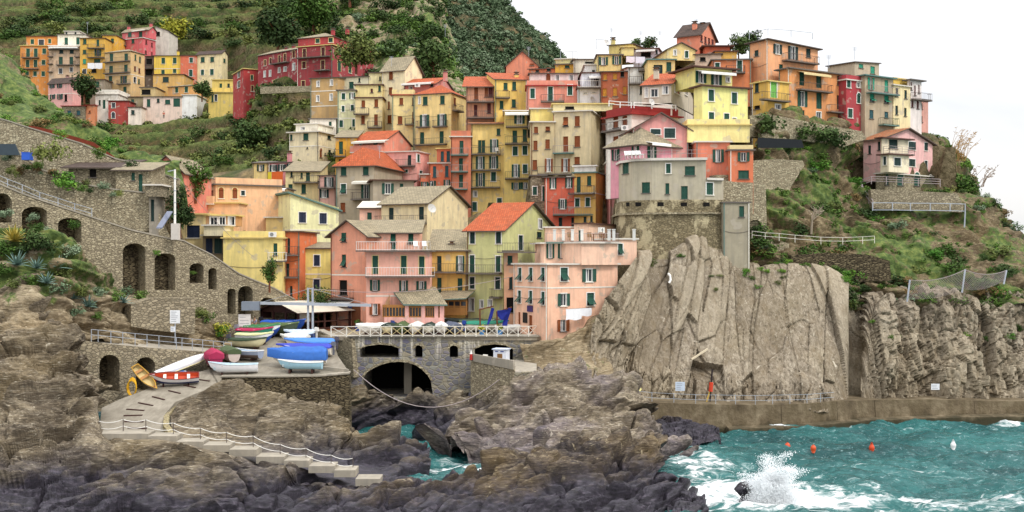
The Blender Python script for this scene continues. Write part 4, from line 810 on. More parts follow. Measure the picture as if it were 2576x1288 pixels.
# valley side with its vine terraces
def ground_mat(name, dry, grass, dark, terr=True):
    t = NT(name); q = t.pos(); g = t.n('ShaderNodeNewGeometry'); s = t.n('ShaderNodeSeparateXYZ'); t.l(g.outputs['True Normal'], s.inputs[0])
    n1 = t.noise(q, .16, 6, .7); n2 = t.noise(q, .8, 5, .7)
    c = t.ramp(n1, [(.30, hexl(dark)), (.44, hexl(grass)), (.54, hexl(dry)), (.68, hexl('a08a62'))])
    c = t.mix(t.ramp(n2, [(.35, G4(.6)), (.6, G4(0))]), c, hexl(dark))
    at = t.n('ShaderNodeAttribute'); at.attribute_name = 'lip'; sf = t.n('ShaderNodeSeparateXYZ'); t.l(g.outputs['True Normal'], sf.inputs[0])
    wall = t.math('MULTIPLY', t.ramp(s.outputs[2], [(.25, G4(.8)), (.55, G4(0))]), t.ramp(t.noise(q, .09, 3), [(.32, G4(0)), (.5, G4(1))]))
    c = t.mix(wall, c, t.ramp(t.noise(q, 1.6, 4), [(.35, hexl('5a4c38')), (.6, hexl('8a7a60'))]))
    c = t.mix(t.math('MULTIPLY', at.outputs['Fac'], t.ramp(n2, [(.3, G4(.2)), (.55, G4(.95))])), c, t.ramp(n2, [(.35, hexl('4d6230')), (.65, hexl('79834c'))]))
    t.col(c); t.bump(t.math('ADD', n2, t.noise(q, 3, 5, .7)), 1.0, .5); return t.rough(.95, .1)
def terraces(G, h, warp, seed, mask=1.0):
    P = G.reshape(-1, 3); w_ = (fbm(P*.03, 3, seed=seed)-.5).reshape(G.shape[:2])*warp
    s = (G[..., 2]+w_)/h; i = np.floor(s); f = s-i; z2 = (i+.12*f+.88*sst(.55, .82, f))*h-w_
    G = G.copy(); G[..., 2] += (z2-G[..., 2])*mask; return G, sst(.66, .8, f)*sst(1.0, .93, f)
xs = [-420, -60, 120, 300, 460, 590, 640, 690, 760, 880, 990]
dl = [(-60, (440, 430, 425, 420, 410, 402, 400, 395, 385, 365, 350)), (40, (370, 365, 360, 358, 350, 347, 345, 341, 335, 318, 305)), (120, (335, 330, 326, 322, 316, 306, 298, 290, 280, 272, 266)), (200, (308, 303, 303, 303, 302, 294, 246, 229, 222, 222, 226)),
      (300, (280, 276, 274, 268, 260, 246, 226, 212, 203, 197, 193)), (385, (236, 232, 230, 226, 218, 209, 205, 198, 188, 180, 175)), (460, (200, 196, 194, 190, 186, 180, 177, 172, 166, 160, 158))]
G = patch([[(x, y, d) for x, d in zip(xs, r)] for y, r in dl], 360, 430); P = G.reshape(-1, 3)
G[..., 2] += ((fbm(P*.025, 4, seed=21)-.5)*9).reshape(G.shape[:2])*sst(40, 70, G[..., 2]); G, LIP = terraces(G, 4.3, 8, 23)
G += gnormal(G)*((fbm(P*.35, 4, seed=25)-.5)*1.6).reshape(G.shape[:2])[..., None]; GV = G
st(gridmesh('terraced_hill', G, ground_mat('terrace_ground', '655438', '3e4c27', '2e3820', True), {'lip': LIP}))
# rocky spur
rowsR = [
 [(820,-40,352),(880,-40,345),(940,-40,340),(1000,-40,338),(1050,-40,338),(1085,-40,345),(1110,20,380)],
 [(815,70,312),(880,60,305),(940,50,298),(1000,50,292),(1060,50,290),(1100,55,298),(1130,110,335)],
 [(815,150,278),(880,140,270),(950,130,262),(1010,120,258),(1070,125,256),(1118,140,262),(1150,190,300)],
 [(815,225,240),(880,215,236),(960,200,232),(1020,195,230),(1090,195,230),(1145,200,236),(1180,250,270)],
 [(815,310,200),(880,310,200),(960,310,200),(1020,310,200),(1090,310,200),(1160,300,205),(1200,330,240)]]
vegr = lambda G, n: .52+.55*(fbm(G.reshape(-1, 3)*.05, 4, seed=34).reshape(G.shape[:2])-.5)
o, GR = rocks('rocky_spur', rowsR, 170, 200, rockmat('spur_rock', ['6a5c46', '948468', 'b0a288', '8f7a52', 'c9bda2'], veg=True, st=.5), (.9, .3, -.3), .25, 1.0, (.12, .12, .06), 1.2, 1.2, 31, veg=vegr); st(o)
# far hill
xs = [1000, 1060, 1120, 1180, 1230, 1265, 1300, 1335, 1365, 1392, 1425, 1470]
ys = [-90, -65, -40, -14, 16, 36, 66, 90, 118, 148, 190, 250]
rowsF = [[(x, y, 440) for x, y in zip(xs, ys)], [(x, y+60, 400) for x, y in zip(xs, ys)], [(x, y+140, 365) for x, y in zip(xs, ys)], [(x, y+230, 330) for x, y in zip(xs, ys)], [(x, y+340, 290) for x, y in zip(xs, ys)]]
G = patch([[(x, y+20, d+40) for x, y, d in rowsF[0]]]+rowsF, 150, 150); P = G.reshape(-1, 3)
G += gnormal(G)*((ridged(P*.03, 5, .55, 41)-.6)*11+(fbm(P*.16, 3, seed=43)-.5)*4).reshape(G.shape[:2])[..., None]; GF = G
st(gridmesh('far_hill', G, ground_mat('far_scrub_ground', '6e6248', '46543a', '34402e')))
# near slope on the harbour side
rowsN = [[(-360,60,156),(-40,110,152),(10,140,151),(45,190,149),(90,235,146),(140,280,142),(200,322,139),(270,358,136),(350,392,134),(450,420,132)],
 [(-360,200,140),(-40,230,138),(10,250,138),(60,280,137),(110,310,136),(160,335,134),(220,365,133),(290,400,131),(360,425,130),(460,450,130)],
 [(-360,330,129),(-40,340,128),(20,345,128),(80,360,128),(130,375,128),(190,390,128),(240,410,128),(300,430,128),(370,460,128),(470,490,129)],
 [(-360,470,124),(-40,470,124),(20,470,124),(80,480,124),(130,480,124),(190,490,124),(240,500,124),(300,520,125),(370,540,126),(480,560,128)]]
vegn = lambda G, n: .40+.5*(fbm(G.reshape(-1, 3)*.12, 4, seed=54).reshape(G.shape[:2]))
o, GN = rocks('grassy_slope', rowsN, 180, 110, C2M, (.2, .2, 1), .4, .3, (.3, .3, .3), .3, .7, 51, veg=vegn); st(o)

# ground under the village, from the foot of every house
B_ = np.array(BASES); ext = []
for x, y, d in [(1290, 560, 190), (1350, 330, 190), (1200, 300, 200), (1050, 400, 195), (700, 400, 186), (560, 430, 178), (1700, 120, 178), (1500, 200, 185), (1850, 150, 172), (2150, 250, 166), (2300, 300, 170)]:
    ext.append(tuple(W(x, y, d)))
B_ = np.concatenate([B_, np.array(ext)]); xs = np.arange(-62, 62, 1.3); ysv = np.arange(121, 205, 1.3)
XX, YY = np.meshgrid(xs, ysv[::-1]); q = np.stack([XX.ravel(), YY.ravel()], 1); B_ = B_[B_[:, 1] < 210]
d2 = ((q[:, None, :]-B_[None, :, :2])**2).sum(-1)+1.5; wt = d2**-2.2; zz = (wt*B_[None, :, 2]).sum(1)/wt.sum(1)
G = np.stack([XX, YY, zz.reshape(XX.shape)-1.1], -1); 
pxg = 1288+XX/YY*FP; cap = np.full(XX.shape, 99.0)
for (fa, fb, yb_) in FRONTS:
    xa, xb = sorted((1288+fa.x/fa.y*FP, 1288+fb.x/fb.y*FP)); tt = np.clip((pxg-xa)/(xb-xa), 0, 1); df = fa.y+(fb.y-fa.y)*tt if (1288+fa.x/fa.y*FP) <= xb-1e-6 else fb.y+(fa.y-fb.y)*tt
    m = (pxg > xa-5) & (pxg < xb+5) & (YY < df+.5); cap = np.where(m, np.minimum(cap, CZ+(644-yb_-3)/FP*YY), cap)
G[..., 2] = np.minimum(G[..., 2], cap)
lim = np.where(XX < -22, 124, np.where(XX < 13, 130, 133))
G[..., 2] = np.where(YY < lim, np.minimum(G[..., 2], 6.0-(lim-YY)*.5), G[..., 2])
G[..., 2] = np.where((XX > 24) & (YY < 152), np.minimum(G[..., 2], 8.0), G[..., 2])
near = np.sqrt(d2.min(1)).reshape(XX.shape); G[..., 2] = np.where((near > 9) & (XX > 20), np.minimum(G[..., 2], 14), G[..., 2])
st(gridmesh('village_ground', G, ground_mat('village_earth', '83745a', '59603a', '4a4a38')))

# shore rocks
o, GK = rocks('headland_rock', [
 [(1086,1120,96),(1150,1064,99),(1240,1014,101),(1335,957,103),(1400,932,104),(1480,950,104),(1562,984,103),(1590,1040,101),(1640,1078,99),(1690,1128,98),(1722,1180,96)],
 [(1096,1140,97),(1160,1128,96.5),(1240,1080,97),(1330,1040,98),(1400,1020,98.5),(1480,1030,98.5),(1565,1060,98),(1605,1085,97),(1655,1120,95.5),(1702,1165,94),(1728,1200,93)],
 [(1178,1182,91.6),(1205,1182,91.4),(1250,1160,91),(1330,1140,91),(1400,1130,91),(1480,1130,91.5),(1560,1140,92),(1610,1160,92),(1660,1180,91),(1710,1205,90),(1732,1222,89)],
 [(1176,1240,84),(1215,1235,84),(1260,1225,84),(1330,1215,84),(1400,1210,85),(1480,1200,85),(1560,1215,85),(1610,1225,86),(1660,1240,86),(1706,1250,86),(1730,1250,86)]],
 440, 330, SHC, (-.3, .35, 1), .7, .16, (.26, .26, .36), 1.1, .7, 61); st(o)
o, GD = rocks('wave_washed_ledge', [
 [(560,1262,76),(760,1248,76),(900,1240,77),(1000,1218,78),(1100,1206,79),(1200,1186,80),(1300,1146,82),(1400,1122,84),(1500,1112,85),(1590,1108,86),(1646,1092,86.5),(1668,1148,85),(1684,1210,83),(1715,1236,81),(1760,1262,79)],
 [(560,1285,73),(760,1275,73.5),(900,1265,74.5),(1000,1250,75),(1100,1235,76),(1200,1215,77),(1300,1195,78),(1400,1180,79),(1500,1170,80),(1590,1165,81),(1650,1165,81.5),(1676,1200,80.5),(1694,1235,79.5),(1722,1255,78.5),(1768,1272,77.5)],
 [(560,1340,68.5),(760,1335,69),(900,1330,69.5),(1000,1325,70),(1100,1320,70.5),(1200,1315,71),(1300,1310,71.5),(1400,1305,72),(1500,1300,72.5),(1590,1298,73),(1650,1296,73.4),(1684,1296,74),(1710,1298,74.2),(1735,1300,74.5),(1775,1305,74.5)],
 [(560,1420,64),(760,1420,64),(900,1420,64),(1000,1420,64),(1100,1420,64.5),(1200,1420,65),(1300,1415,65.5),(1400,1410,66),(1500,1400,66),(1590,1390,67),(1650,1385,68),(1684,1380,69),(1710,1380,69),(1735,1380,69),(1775,1375,70)]],
 560, 280, rockmat('wet_rock', ['2c2727', '4a413b', '6e6154', '776239', 'b8aa8c'], (0, math.radians(24), 0), (.5, 1, 1.9), wet=(2.9, 4.8)), (-.5, .3, 1), 1.1, .34, (.36, .36, .75), .7, .42, 71); st(o)
o, GL = rocks('harbour_rocks', [
 [(-260,700,99),(-40,735,97),(40,730,97),(110,755,96),(165,815,94.5),(215,895,92),(238,1000,89),(246,1070,86.4),(300,1106,83.2),(420,1112,82.2),(560,1146,80),(700,1188,79),(880,1226,78),(1010,1226,77.5)],
 [(-260,880,90),(-40,880,90),(40,880,90),(105,890,90),(160,930,88.5),(210,985,87),(240,1050,85),(262,1098,83.5),(310,1130,81.5),(425,1136,80.5),(560,1170,78.5),(700,1210,77.5),(880,1245,76.5),(1010,1245,76.5)],
 [(-260,1080,80),(-40,1080,80),(40,1080,80),(105,1085,80),(160,1100,80),(210,1120,79.5),(245,1140,79),(270,1155,78.5),(330,1175,78),(440,1190,77),(565,1220,75.5),(700,1250,74.5),(880,1275,74),(1010,1270,74.5)],
 [(-260,1340,69),(-40,1340,69),(40,1340,69),(105,1340,69),(160,1340,69),(210,1340,69),(245,1340,69),(290,1340,69),(350,1340,69),(450,1340,69),(570,1340,69.5),(700,1340,70),(880,1340,70),(1010,1335,70)]],
 620, 460, SH, (-.35, .4, .9), .8, .26, (.30, .30, .5), .85, .8, 81, edge=tame); st(o)
o, GB = rocks('landing_rocks', [
 [(428,1042,92),(520,992,97.5),(600,1003,97),(700,1012,97),(790,1034,97),(855,1066,96),(880,1112,93),(960,1104,93.5),(1030,1112,93),(1080,1132,92)],
 [(430,1075,88),(520,1050,91),(600,1060,91),(700,1070,91),(790,1085,91),(850,1100,91),(885,1130,90.5),(960,1128,90.5),(1030,1136,90),(1082,1152,89.5)],
 [(430,1104,83.6),(520,1108,84),(600,1122,84),(700,1140,84),(790,1160,84),(850,1170,84),(890,1182,84),(960,1187,84),(1030,1194,84.2),(1080,1200,84.6)],
 [(430,1190,78),(520,1200,78),(600,1210,78),(700,1225,78),(790,1235,78),(850,1245,78),(890,1250,78),(960,1250,78),(1030,1250,78),(1090,1240,80)]],
 360, 280, SH, (-.35, .4, 1), .8, .24, (.32, .32, .5), .75, .7, 101, edge=tame); st(o)
o, GG = rocks('gully_rocks', [
 [(862,950,113.0),(925,972,113.2),(985,985,113.4),(1035,1004,113.4),(1090,990,112),(1150,985,111),(1205,1010,111),(1262,985,109),(1340,945,108.5),(1420,915,109)],
 [(862,1010,112.2),(925,1022,112.4),(985,1030,112.4),(1035,1034,111.5),(1090,1025,109),(1150,1030,107),(1205,1046,106),(1262,1024,105),(1340,990,105),(1420,960,106)],
 [(862,1062,111.6),(925,1064,111.6),(985,1064,111.4),(1035,1060,109.5),(1090,1064,106),(1150,1078,103.2),(1205,1082,102),(1262,1062,102),(1340,1040,102),(1420,1010,103)],
 [(862,1130,110.2),(925,1130,110.2),(985,1128,110),(1035,1120,107.8),(1090,1126,103.4),(1150,1124,100.5),(1205,1114,99),(1262,1100,99),(1340,1080,99),(1420,1060,100)]],
 260, 140, SH, (-.6, .3, 1), .8, .3, (.4, .4, .6), .6, .5, 111); st(o)
o, GE = rocks('earth_bank', [
 [(1310,872,113.2),(1378,858,112.2),(1428,842,113.2),(1468,818,114.3),(1525,790,115.5)],
 [(1318,905,112),(1380,895,111.5),(1430,885,111.5),(1485,880,112),(1540,880,113)],
 [(1330,960,109.5),(1390,955,109),(1440,950,109),(1490,950,109.5),(1550,960,110)],
 [(1330,1040,105),(1390,1030,105),(1440,1030,105),(1490,1030,106),(1550,1040,107)]],
 110, 110, BANK, (.8, .2, -.5), .5, .25, (.4, .4, .4), .25, .35, 121, veg=lambda G, n: .36+0*G[..., 0]); st(o)
o, GM = rocks('harbour_bank', [
 [(-40,565,100.5),(60,572,100.5),(150,592,101),(200,612,102.5),(255,690,105),(300,738,106.5),(400,790,109),(500,805,112),(570,840,114.5)],
 [(-40,640,98),(60,645,98),(150,670,99),(205,700,101),(258,745,103.5),(305,785,105),(400,825,107.8),(500,842,110.5),(570,860,113)],
 [(-40,730,95.5),(60,735,95.5),(150,765,97),(205,785,100.3),(260,810,102.3),(310,832,103.8),(400,852,106.6),(500,865,109.6),(570,875,112)],
 [(-40,860,91),(60,860,91),(150,868,94.5),(205,862,99),(260,868,100.8),(310,875,102.4),(400,884,105.2),(500,894,108.2),(575,900,110.4)]],
 230, 150, BANK, (-.3, .4, 1), .5, .45, (.3, .3, .45), .6, .5, 131, veg=lambda G, n: .22+.34*sst(-28, -36, G[..., 0])*sst(12.5, 17, G[..., 2])+.0*G[..., 0]); st(o)

# the sea
xs = np.arange(-64, 100, .36); ysv = np.arange(150, 58, -.36); XX, YY = np.meshgrid(xs, ysv); P = np.stack([XX.ravel(), YY.ravel(), XX.ravel()*0], 1)
def wv(dx, dy, l, a, ph):
    k = 2*math.pi/l; n = math.hypot(dx, dy); s = (XX*dx+YY*dy)/n*k+ph; return a*(1-2*np.abs(np.sin(s*.5)))
wp = (fbm(P*.12, 3, seed=141)-.5).reshape(XX.shape)*6
Z = .36*np.sin((XX*.35-YY)*.55+wp)+.11*np.sin((XX*.7+YY)*1.15+wp*2)+((ridged(P*np.array([.30, .75, 1]), 5, .58, 143)-.6)*.95).reshape(XX.shape)+((ridged(P*np.array([.8, 1.9, 1]), 3, .5, 149)-.6)*.35).reshape(XX.shape)
def blob(x, y, rx, ry):
    d = 17.5*FP/(y-644); cx, cy = (x-1288)/FP*d, d; return np.exp(-(((XX-cx)/rx)**2+((YY-cy)/ry)**2))
foam = .95*blob(1960, 1275, 4.5, 3.2)+.75*blob(1780, 1165, 4.2, 3.5)+.85*blob(1900, 1088, 5.5, 1.2)+.55*blob(2080, 1250, 5, 5)+.62*blob(2420, 1275, 9, 4)+.6*blob(1790, 1250, 5, 6)+.85*blob(1130, 1180, 4, 4)+.7*blob(2576, 1070, 2.5, 1.5)+.4*blob(2280, 1080, 9, 1.3)+.35*blob(2250, 1190, 9, 3)+.35*blob(920, 1068, 4, 1.5)+.75*blob(610, 1290, 4, 3)+.7*blob(1750, 1095, 3, 1)+.5*blob(2000, 1082, 6, .9)+.5*blob(2150, 1068, 6, .9)+.55*blob(2330, 1062, 9, .9)+.5*blob(2500, 1062, 6, .9)+.6*blob(1738, 1135, 1.6, 2.5)+.6*blob(1752, 1195, 1.8, 3)+.6*blob(1785, 1250, 2.5, 3)
foam = np.clip(foam, 0, 1)+.10*sst(92, 72, YY)
G = np.stack([XX, YY, 1.5+Z+.5*np.clip(foam, 0, 1)*(fbm(P*.5, 3, seed=145)-.35).reshape(XX.shape)], -1)
t = NT('sea_water'); q = t.pos((.55, 1.35, 1)); at = t.n('ShaderNodeAttribute'); at.attribute_name = 'foam'
fn = t.noise(q, .7, 7, .68, 1.2); ff = t.math('ADD', t.math('MULTIPLY', at.outputs['Fac'], .55), t.math('MULTIPLY', t.math('SUBTRACT', fn, .5), 1.7))
fk = t.ramp(ff, [(.30, G4(0)), (.40, G4(.30)), (.52, G4(.96))]); churn = t.ramp(ff, [(.10, G4(0)), (.38, G4(.8))])
dp = t.ramp(t.noise(t.pos((.4, 1, 1)), .22, 4, .6), [(.35, hexl('123f40', .95)), (.65, hexl('286462', .95))])
fine = t.ramp(t.noise(q, 2.9, 7, .8, .8), [(.56, G4(0)), (.66, G4(.6))])
dp = t.mix(fine, dp, (.42, .58, .58, 1)); dp = t.mix(churn, dp, hexl('4a8582', .8)); c = t.mix(fk, dp, (.86, .88, .88, 1)); t.col(c)
t.l(t.math('ADD', .14, t.math('MULTIPLY', fk, .7)), t.b.inputs['Roughness']); t.b.inputs['Specular IOR Level'].default_value = .16
t.bump(t.math('ADD', t.noise(q, 1.6, 6, .7, .5), t.math('MULTIPLY', fk, .4)), .9, .3)
st(gridmesh('sea_water', G, t.m, {'foam': foam}, smooth=True))
mb = MB(); mb.poly([(-900, 40, -2.5), (900, 40, -2.5), (900, 1500, -2.5), (-900, 1500, -2.5)])
t = NT('seabed'); t.col((.04, .10, .10, 1)); st(mb.build('sea_floor', t.rough(.4)))
mb = MB(); mb.poly([(100, 58, 1.45), (3500, 58, 1.45), (3500, 4000, 1.45), (100, 4000, 1.45)])
t = NT('open_sea'); t.col((.05, .17, .18, 1)); t.bump(t.noise(t.pos(), .5, 5), .6, .3); st(mb.build('open_sea_water', t.rough(.2, .5)))
# ================================================================ walls, quays, bridge
def arch(xl, xr, yt, ys, yb, n=10):
    c = (xl+xr)/2; r = (xr-xl)/2
    return [(xl, yb), (xl, ys)]+[(c-r*math.cos(math.pi*i/n), ys-(ys-yt)*math.sin(math.pi*i/n)) for i in range(1, n)]+[(xr, ys), (xr, yb)]
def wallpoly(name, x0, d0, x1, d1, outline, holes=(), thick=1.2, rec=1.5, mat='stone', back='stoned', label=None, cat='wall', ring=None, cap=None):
    fr = Fr((W(x0, 0, d0).x, d0), (W(x1, 0, d1).x, d1)); loc = tuple(fr(fr.w/2, 0, 0)); root = empty(name, loc, label, cat) if label else None
    uz = lambda L: [fr.hit(x, y) for x, y in L]
    o = uz(outline); hs = [uz(h) for h in holes]; mb = MB(); flat = [p for l in [o]+hs for p in l]
    for t_ in tessellate_polygon([[Vector((u, z, 0)) for u, z in l] for l in [o]+hs]): mb.poly([fr(flat[i][0], 0, flat[i][1]) for i in t_])
    for a, b in zip(o, o[1:]+o[:1]): mb.poly([fr(a[0], 0, a[1]), fr(b[0], 0, b[1]), fr(b[0], -thick, b[1]), fr(a[0], -thick, a[1])])
    for h, r_ in zip(hs, rec if hasattr(rec, '__len__') else [rec]*len(hs)):
        for a, b in zip(h, h[1:]+h[:1]): mb.poly([fr(a[0], 0, a[1]), fr(b[0], 0, b[1]), fr(b[0], -r_, b[1]), fr(a[0], -r_, a[1])])
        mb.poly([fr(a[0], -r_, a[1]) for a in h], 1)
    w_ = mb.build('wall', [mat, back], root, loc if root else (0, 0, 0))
    if ring and root:
        for h in hs:
            g = MB(); pts = h[1:-1]; c = Vector((sum(p[0] for p in pts)/len(pts), min(p[1] for p in pts)))
            q = [(p[0]+(p[0]-c.x)/max(.01, math.hypot(p[0]-c.x, p[1]-c.y))*ring, p[1]+(p[1]-c.y)/max(.01, math.hypot(p[0]-c.x, p[1]-c.y))*ring) for p in pts]
            for i in range(len(pts)-1):
                k = .03 if i % 2 else .05
                g.hexa([fr(pts[i][0], -.1, pts[i][1]), fr(pts[i+1][0], -.1, pts[i+1][1]), fr(q[i+1][0], -.1, q[i+1][1]), fr(q[i][0], -.1, q[i][1])], [fr(pts[i][0], k, pts[i][1]), fr(pts[i+1][0], k, pts[i+1][1]), fr(q[i+1][0], k, q[i+1][1]), fr(q[i][0], k, q[i][1])])
            g.build('arch_ring', 'stonew', root, loc)
    if cap and root:
        g = MB(); n_ = cap
        for a, b in zip(o[:n_], o[1:n_]):
            g.hexa([fr(a[0], -thick-.05, a[1]), fr(b[0], -thick-.05, b[1]), fr(b[0], .08, b[1]), fr(a[0], .08, a[1])], [fr(a[0], -thick-.05, a[1]+.14), fr(b[0], -thick-.05, b[1]+.14), fr(b[0], .08, b[1]+.14), fr(a[0], .08, a[1]+.14)])
        g.build('coping', 'concrete', root, loc)
    return dict(fr=fr, root=root, loc=loc)
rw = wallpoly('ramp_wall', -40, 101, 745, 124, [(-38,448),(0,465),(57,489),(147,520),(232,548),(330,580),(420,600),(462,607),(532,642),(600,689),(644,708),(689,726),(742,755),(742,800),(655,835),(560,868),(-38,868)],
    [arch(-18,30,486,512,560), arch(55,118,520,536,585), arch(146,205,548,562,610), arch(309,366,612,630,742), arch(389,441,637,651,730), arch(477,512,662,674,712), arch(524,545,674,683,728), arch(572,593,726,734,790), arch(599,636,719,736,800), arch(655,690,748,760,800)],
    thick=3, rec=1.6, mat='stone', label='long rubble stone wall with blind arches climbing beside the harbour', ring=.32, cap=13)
wallpoly('terrace_wall', -40, 111, 470, 119, [(-38,385),(60,392),(95,425),(140,440),(215,466),(290,478),(365,486),(402,540),(430,600),(452,640),(330,640),(-38,620)], thick=1, mat='stonew', label='rough terrace wall of pale stones above the arched ramp wall', cap=7)
wallpoly('retaining_wall', -40, 123, 470, 126, [(-38,290),(20,305),(75,323),(150,345),(205,362),(255,385),(290,400),(340,412),(380,430),(450,452),(450,520),(-38,520)], thick=1, mat='stonew', label='pale dry stone wall below the rusty sheet fence', cap=10)
fw_ = MB(); fr = Fr((W(-40, 0, 123).x, 123), (W(470, 0, 126).x, 126)); pts = [(72,315),(110,322),(150,333),(200,347),(235,358),(262,376),(288,394)]
q = [fr.hit(x, y) for x, y in pts]
for a, b in zip(q, q[1:]): fw_.hexa([fr(a[0], -.08, a[1]-.45), fr(b[0], -.08, b[1]-.45), fr(b[0], .0, b[1]-.45), fr(a[0], .0, a[1]-.45)], [fr(a[0], -.08, a[1]), fr(b[0], -.08, b[1]), fr(b[0], .0, b[1]), fr(a[0], .0, a[1])])
tag(fw_.build('sheet_fence', [paint('7a3420', .9, .9, .25)]), 'rusty brown sheet metal fence on top of the dry stone wall', 'fence')
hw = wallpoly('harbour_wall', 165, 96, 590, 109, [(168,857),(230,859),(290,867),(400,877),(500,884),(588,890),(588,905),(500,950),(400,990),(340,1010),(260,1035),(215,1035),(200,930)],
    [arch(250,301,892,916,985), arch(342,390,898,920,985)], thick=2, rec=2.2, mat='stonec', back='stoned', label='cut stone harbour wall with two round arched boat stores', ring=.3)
wallpoly('rubble_wall', 325, 104.2, 500, 109, [(330,766),(381,750),(492,749),(490,842),(380,830),(330,822)], thick=1.5, mat='stonec', label='square stone retaining wall behind the white notice board')
# quay where the boats are drawn up, and the slip running down to the sea
DL = lambda y: 29.07/(.176+(y-644)/FP)
L3 = lambda x, y: W(x, y, DL(y))
def slabpoly(name, pts, mat, thick=.5):
    mb = MB(); P = [Vector(p) for p in pts]
    for t_ in tessellate_polygon([[Vector((p.x, p.y, 0)) for p in P]]): mb.poly([P[i] for i in t_])
    for a, b in zip(P, P[1:]+P[:1]): mb.poly([a, b, b-Vector((0, 0, thick)), a-Vector((0, 0, thick))])
    return st(mb.build(name, mat))
t = NT('slip_concrete'); q = t.pos(); n1 = t.noise(q, .35, 6, .7); n2 = t.noise(t.pos((1, .25, 1)), 2.0, 5, .7)
c = t.ramp(n1, [(.3, hexl('777062')), (.5, hexl('8f8779')), (.7, hexl('a39b8c'))]); c = t.mix(t.ramp(n2, [(.35, G4(.5)), (.6, G4(0))]), c, hexl('6a6254')); t.col(c); t.bump(n2, .4, .03); SLIP = t.rough(.9, .2)
slabpoly('boat_yard_pavement', [L3(*p) for p in [(548,968),(560,948),(806,946),(880,939),(850,895),(836,850),(775,832),(640,826),(598,838),(590,892),(525,930)]], SLIP, .3)
slabpoly('slipway', [L3(*p) for p in [(248,1096),(436,1099),(413,1068),(415,1042),(440,1012),(552,966),(530,928),(482,940),(410,964),(340,990),(300,1005),(256,1026)]], SLIP, 1.0)
for i, (a, b) in enumerate([((1995,1245),(2110,1262)),((1850,16+1288),(1968,40+1288)),((1697,70+1288),(1815,98+1288)),((1535,130+1288),(1655,162+1288)),((1393,192+1288),(1538,220+1288)),((1275,257+1288),(1450,270+1288)),((1245,322+1288),(1433,317+1288)),((1252,382+1288),(1443,384+1288)),((1285,443+1288),(1475,452+1288))]):
    A, B = L3(a[0]/4, 644+a[1]/4), L3(b[0]/4, 644+b[1]/4); mb = MB(); mb.bar(A+Vector((0, 0, .03)), B+Vector((0, 0, .03)), .16, 0, .09)
    tag(mb.build('skid_plank', 'dwood'), 'dark wooden skid set across the pale concrete slip', 'skid', 'wooden skids across the slip')
# drystone wall under the boat yard
ww = wallpoly('quay_wall', 552, 101.2, 882, 102.0, [(556,949),(700,949),(806,947),(879,941),(882,1080),(862,1080),(857,1046),(790,1032),(700,1012),(600,1002),(556,998)], thick=1.5, mat='stoned', label='dark drystone quay wall below the parked boats', cap=4)
mb = MB()
for a, b in (((806,930),(876,938)),((810,914),(806,930))): mb.bar(L3(*a)+Vector((0, 0, .15)), L3(*b)+Vector((0, 0, .15)), .25, 0, .4)
tag(mb.build('kerb_wall', 'concrete'), 'low concrete upstand round the corner of the boat yard', 'kerb')
mb = MB(); P = [W(434,1099,82.5), W(413,1068,87), W(415,1042,91), W(440,1012,95.5), W(552,966,101.4)]
for a, b in zip(P, P[1:]): mb.bar(a+Vector((.15, 0, -.25)), b+Vector((.15, 0, -.25)), .45, 0, .5)
tag(mb.build('slip_kerb', [stone('pebbly', '8d8064', 'a6986f', 'c0b48c', (5, 5, 5))]), 'pebbly stone kerb along the sea side of the slip', 'kerb')
# bridge
an = [(x, y) for x, y in [(912,1002),(914,950),(924,936),(940,926),(960,917),(982,911.5),(1004,910),(1026,912),(1046,919),(1062,930),(1075,943),(1084,958),(1090,1002)]]
gr = [(905,900),(905,877),(925,870),(955,866.5),(985,869),(1003,876),(1003,900)]
gr2 = [(1194,930),(1194,878),(1215,869),(1245,866),(1272,869),(1291,879),(1291,930)]
t = NT('bridge_masonry')
def mk_bridge():
    p = t.pos((1.5, 1.5, 2.2)); v = t.n('ShaderNodeTexVoronoi'); t.l(p, v.inputs['Vector']); v.inputs['Scale'].default_value = 1; sx = t.n('ShaderNodeSeparateColor'); t.l(v.outputs['Color'], sx.inputs[0])
    e = t.ramp(t.vor(p, 1, 'DISTANCE_TO_EDGE'), [(.03, G4(0)), (.12, G4(1))])
    c = t.ramp(sx.outputs[0], [(0, hexl('66666e')), (.3, hexl('85817a')), (.6, hexl('747080')), (.8, hexl('9a8f78')), (1, hexl('8c8c86'))]); c = t.mix(e, hexl('8f8876'), c)
    sk = t.noise(t.pos((1.1, 1.1, .10)), 1.4, 4, .6); z = t.n('ShaderNodeNewGeometry'); s = t.n('ShaderNodeSeparateXYZ'); t.l(z.outputs['Position'], s.inputs[0])
    m = t.n('ShaderNodeMapRange'); t.l(s.outputs[2], m.inputs[0]); m.inputs[1].default_value = 7.3; m.inputs[2].default_value = 10; c = t.mix(t.math('MULTIPLY', t.ramp(sk, [(.52, G4(0)), (.62, G4(.85))]), m.outputs[0]), c, hexl('d8cfbc'))
    t.col(c); t.bump(t.math('ADD', e, t.math('MULTIPLY', sx.outputs[1], .5)), .7, .06); M['bridge'] = t.rough(.9, .2)
mk_bridge()
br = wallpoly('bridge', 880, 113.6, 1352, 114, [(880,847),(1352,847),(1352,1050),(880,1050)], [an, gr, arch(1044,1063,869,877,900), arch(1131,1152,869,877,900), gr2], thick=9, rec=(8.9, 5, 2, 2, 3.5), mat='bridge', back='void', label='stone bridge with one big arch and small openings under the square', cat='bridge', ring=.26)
fr = br['fr']; mb = MB(); _, zt_ = fr.hit(1100, 847); mb.box(fr, -.2, fr.w+.2, -.4, .28, zt_-.02, zt_+.14); mb.build('deck_edge', 'concrete', br['root'], br['loc'])
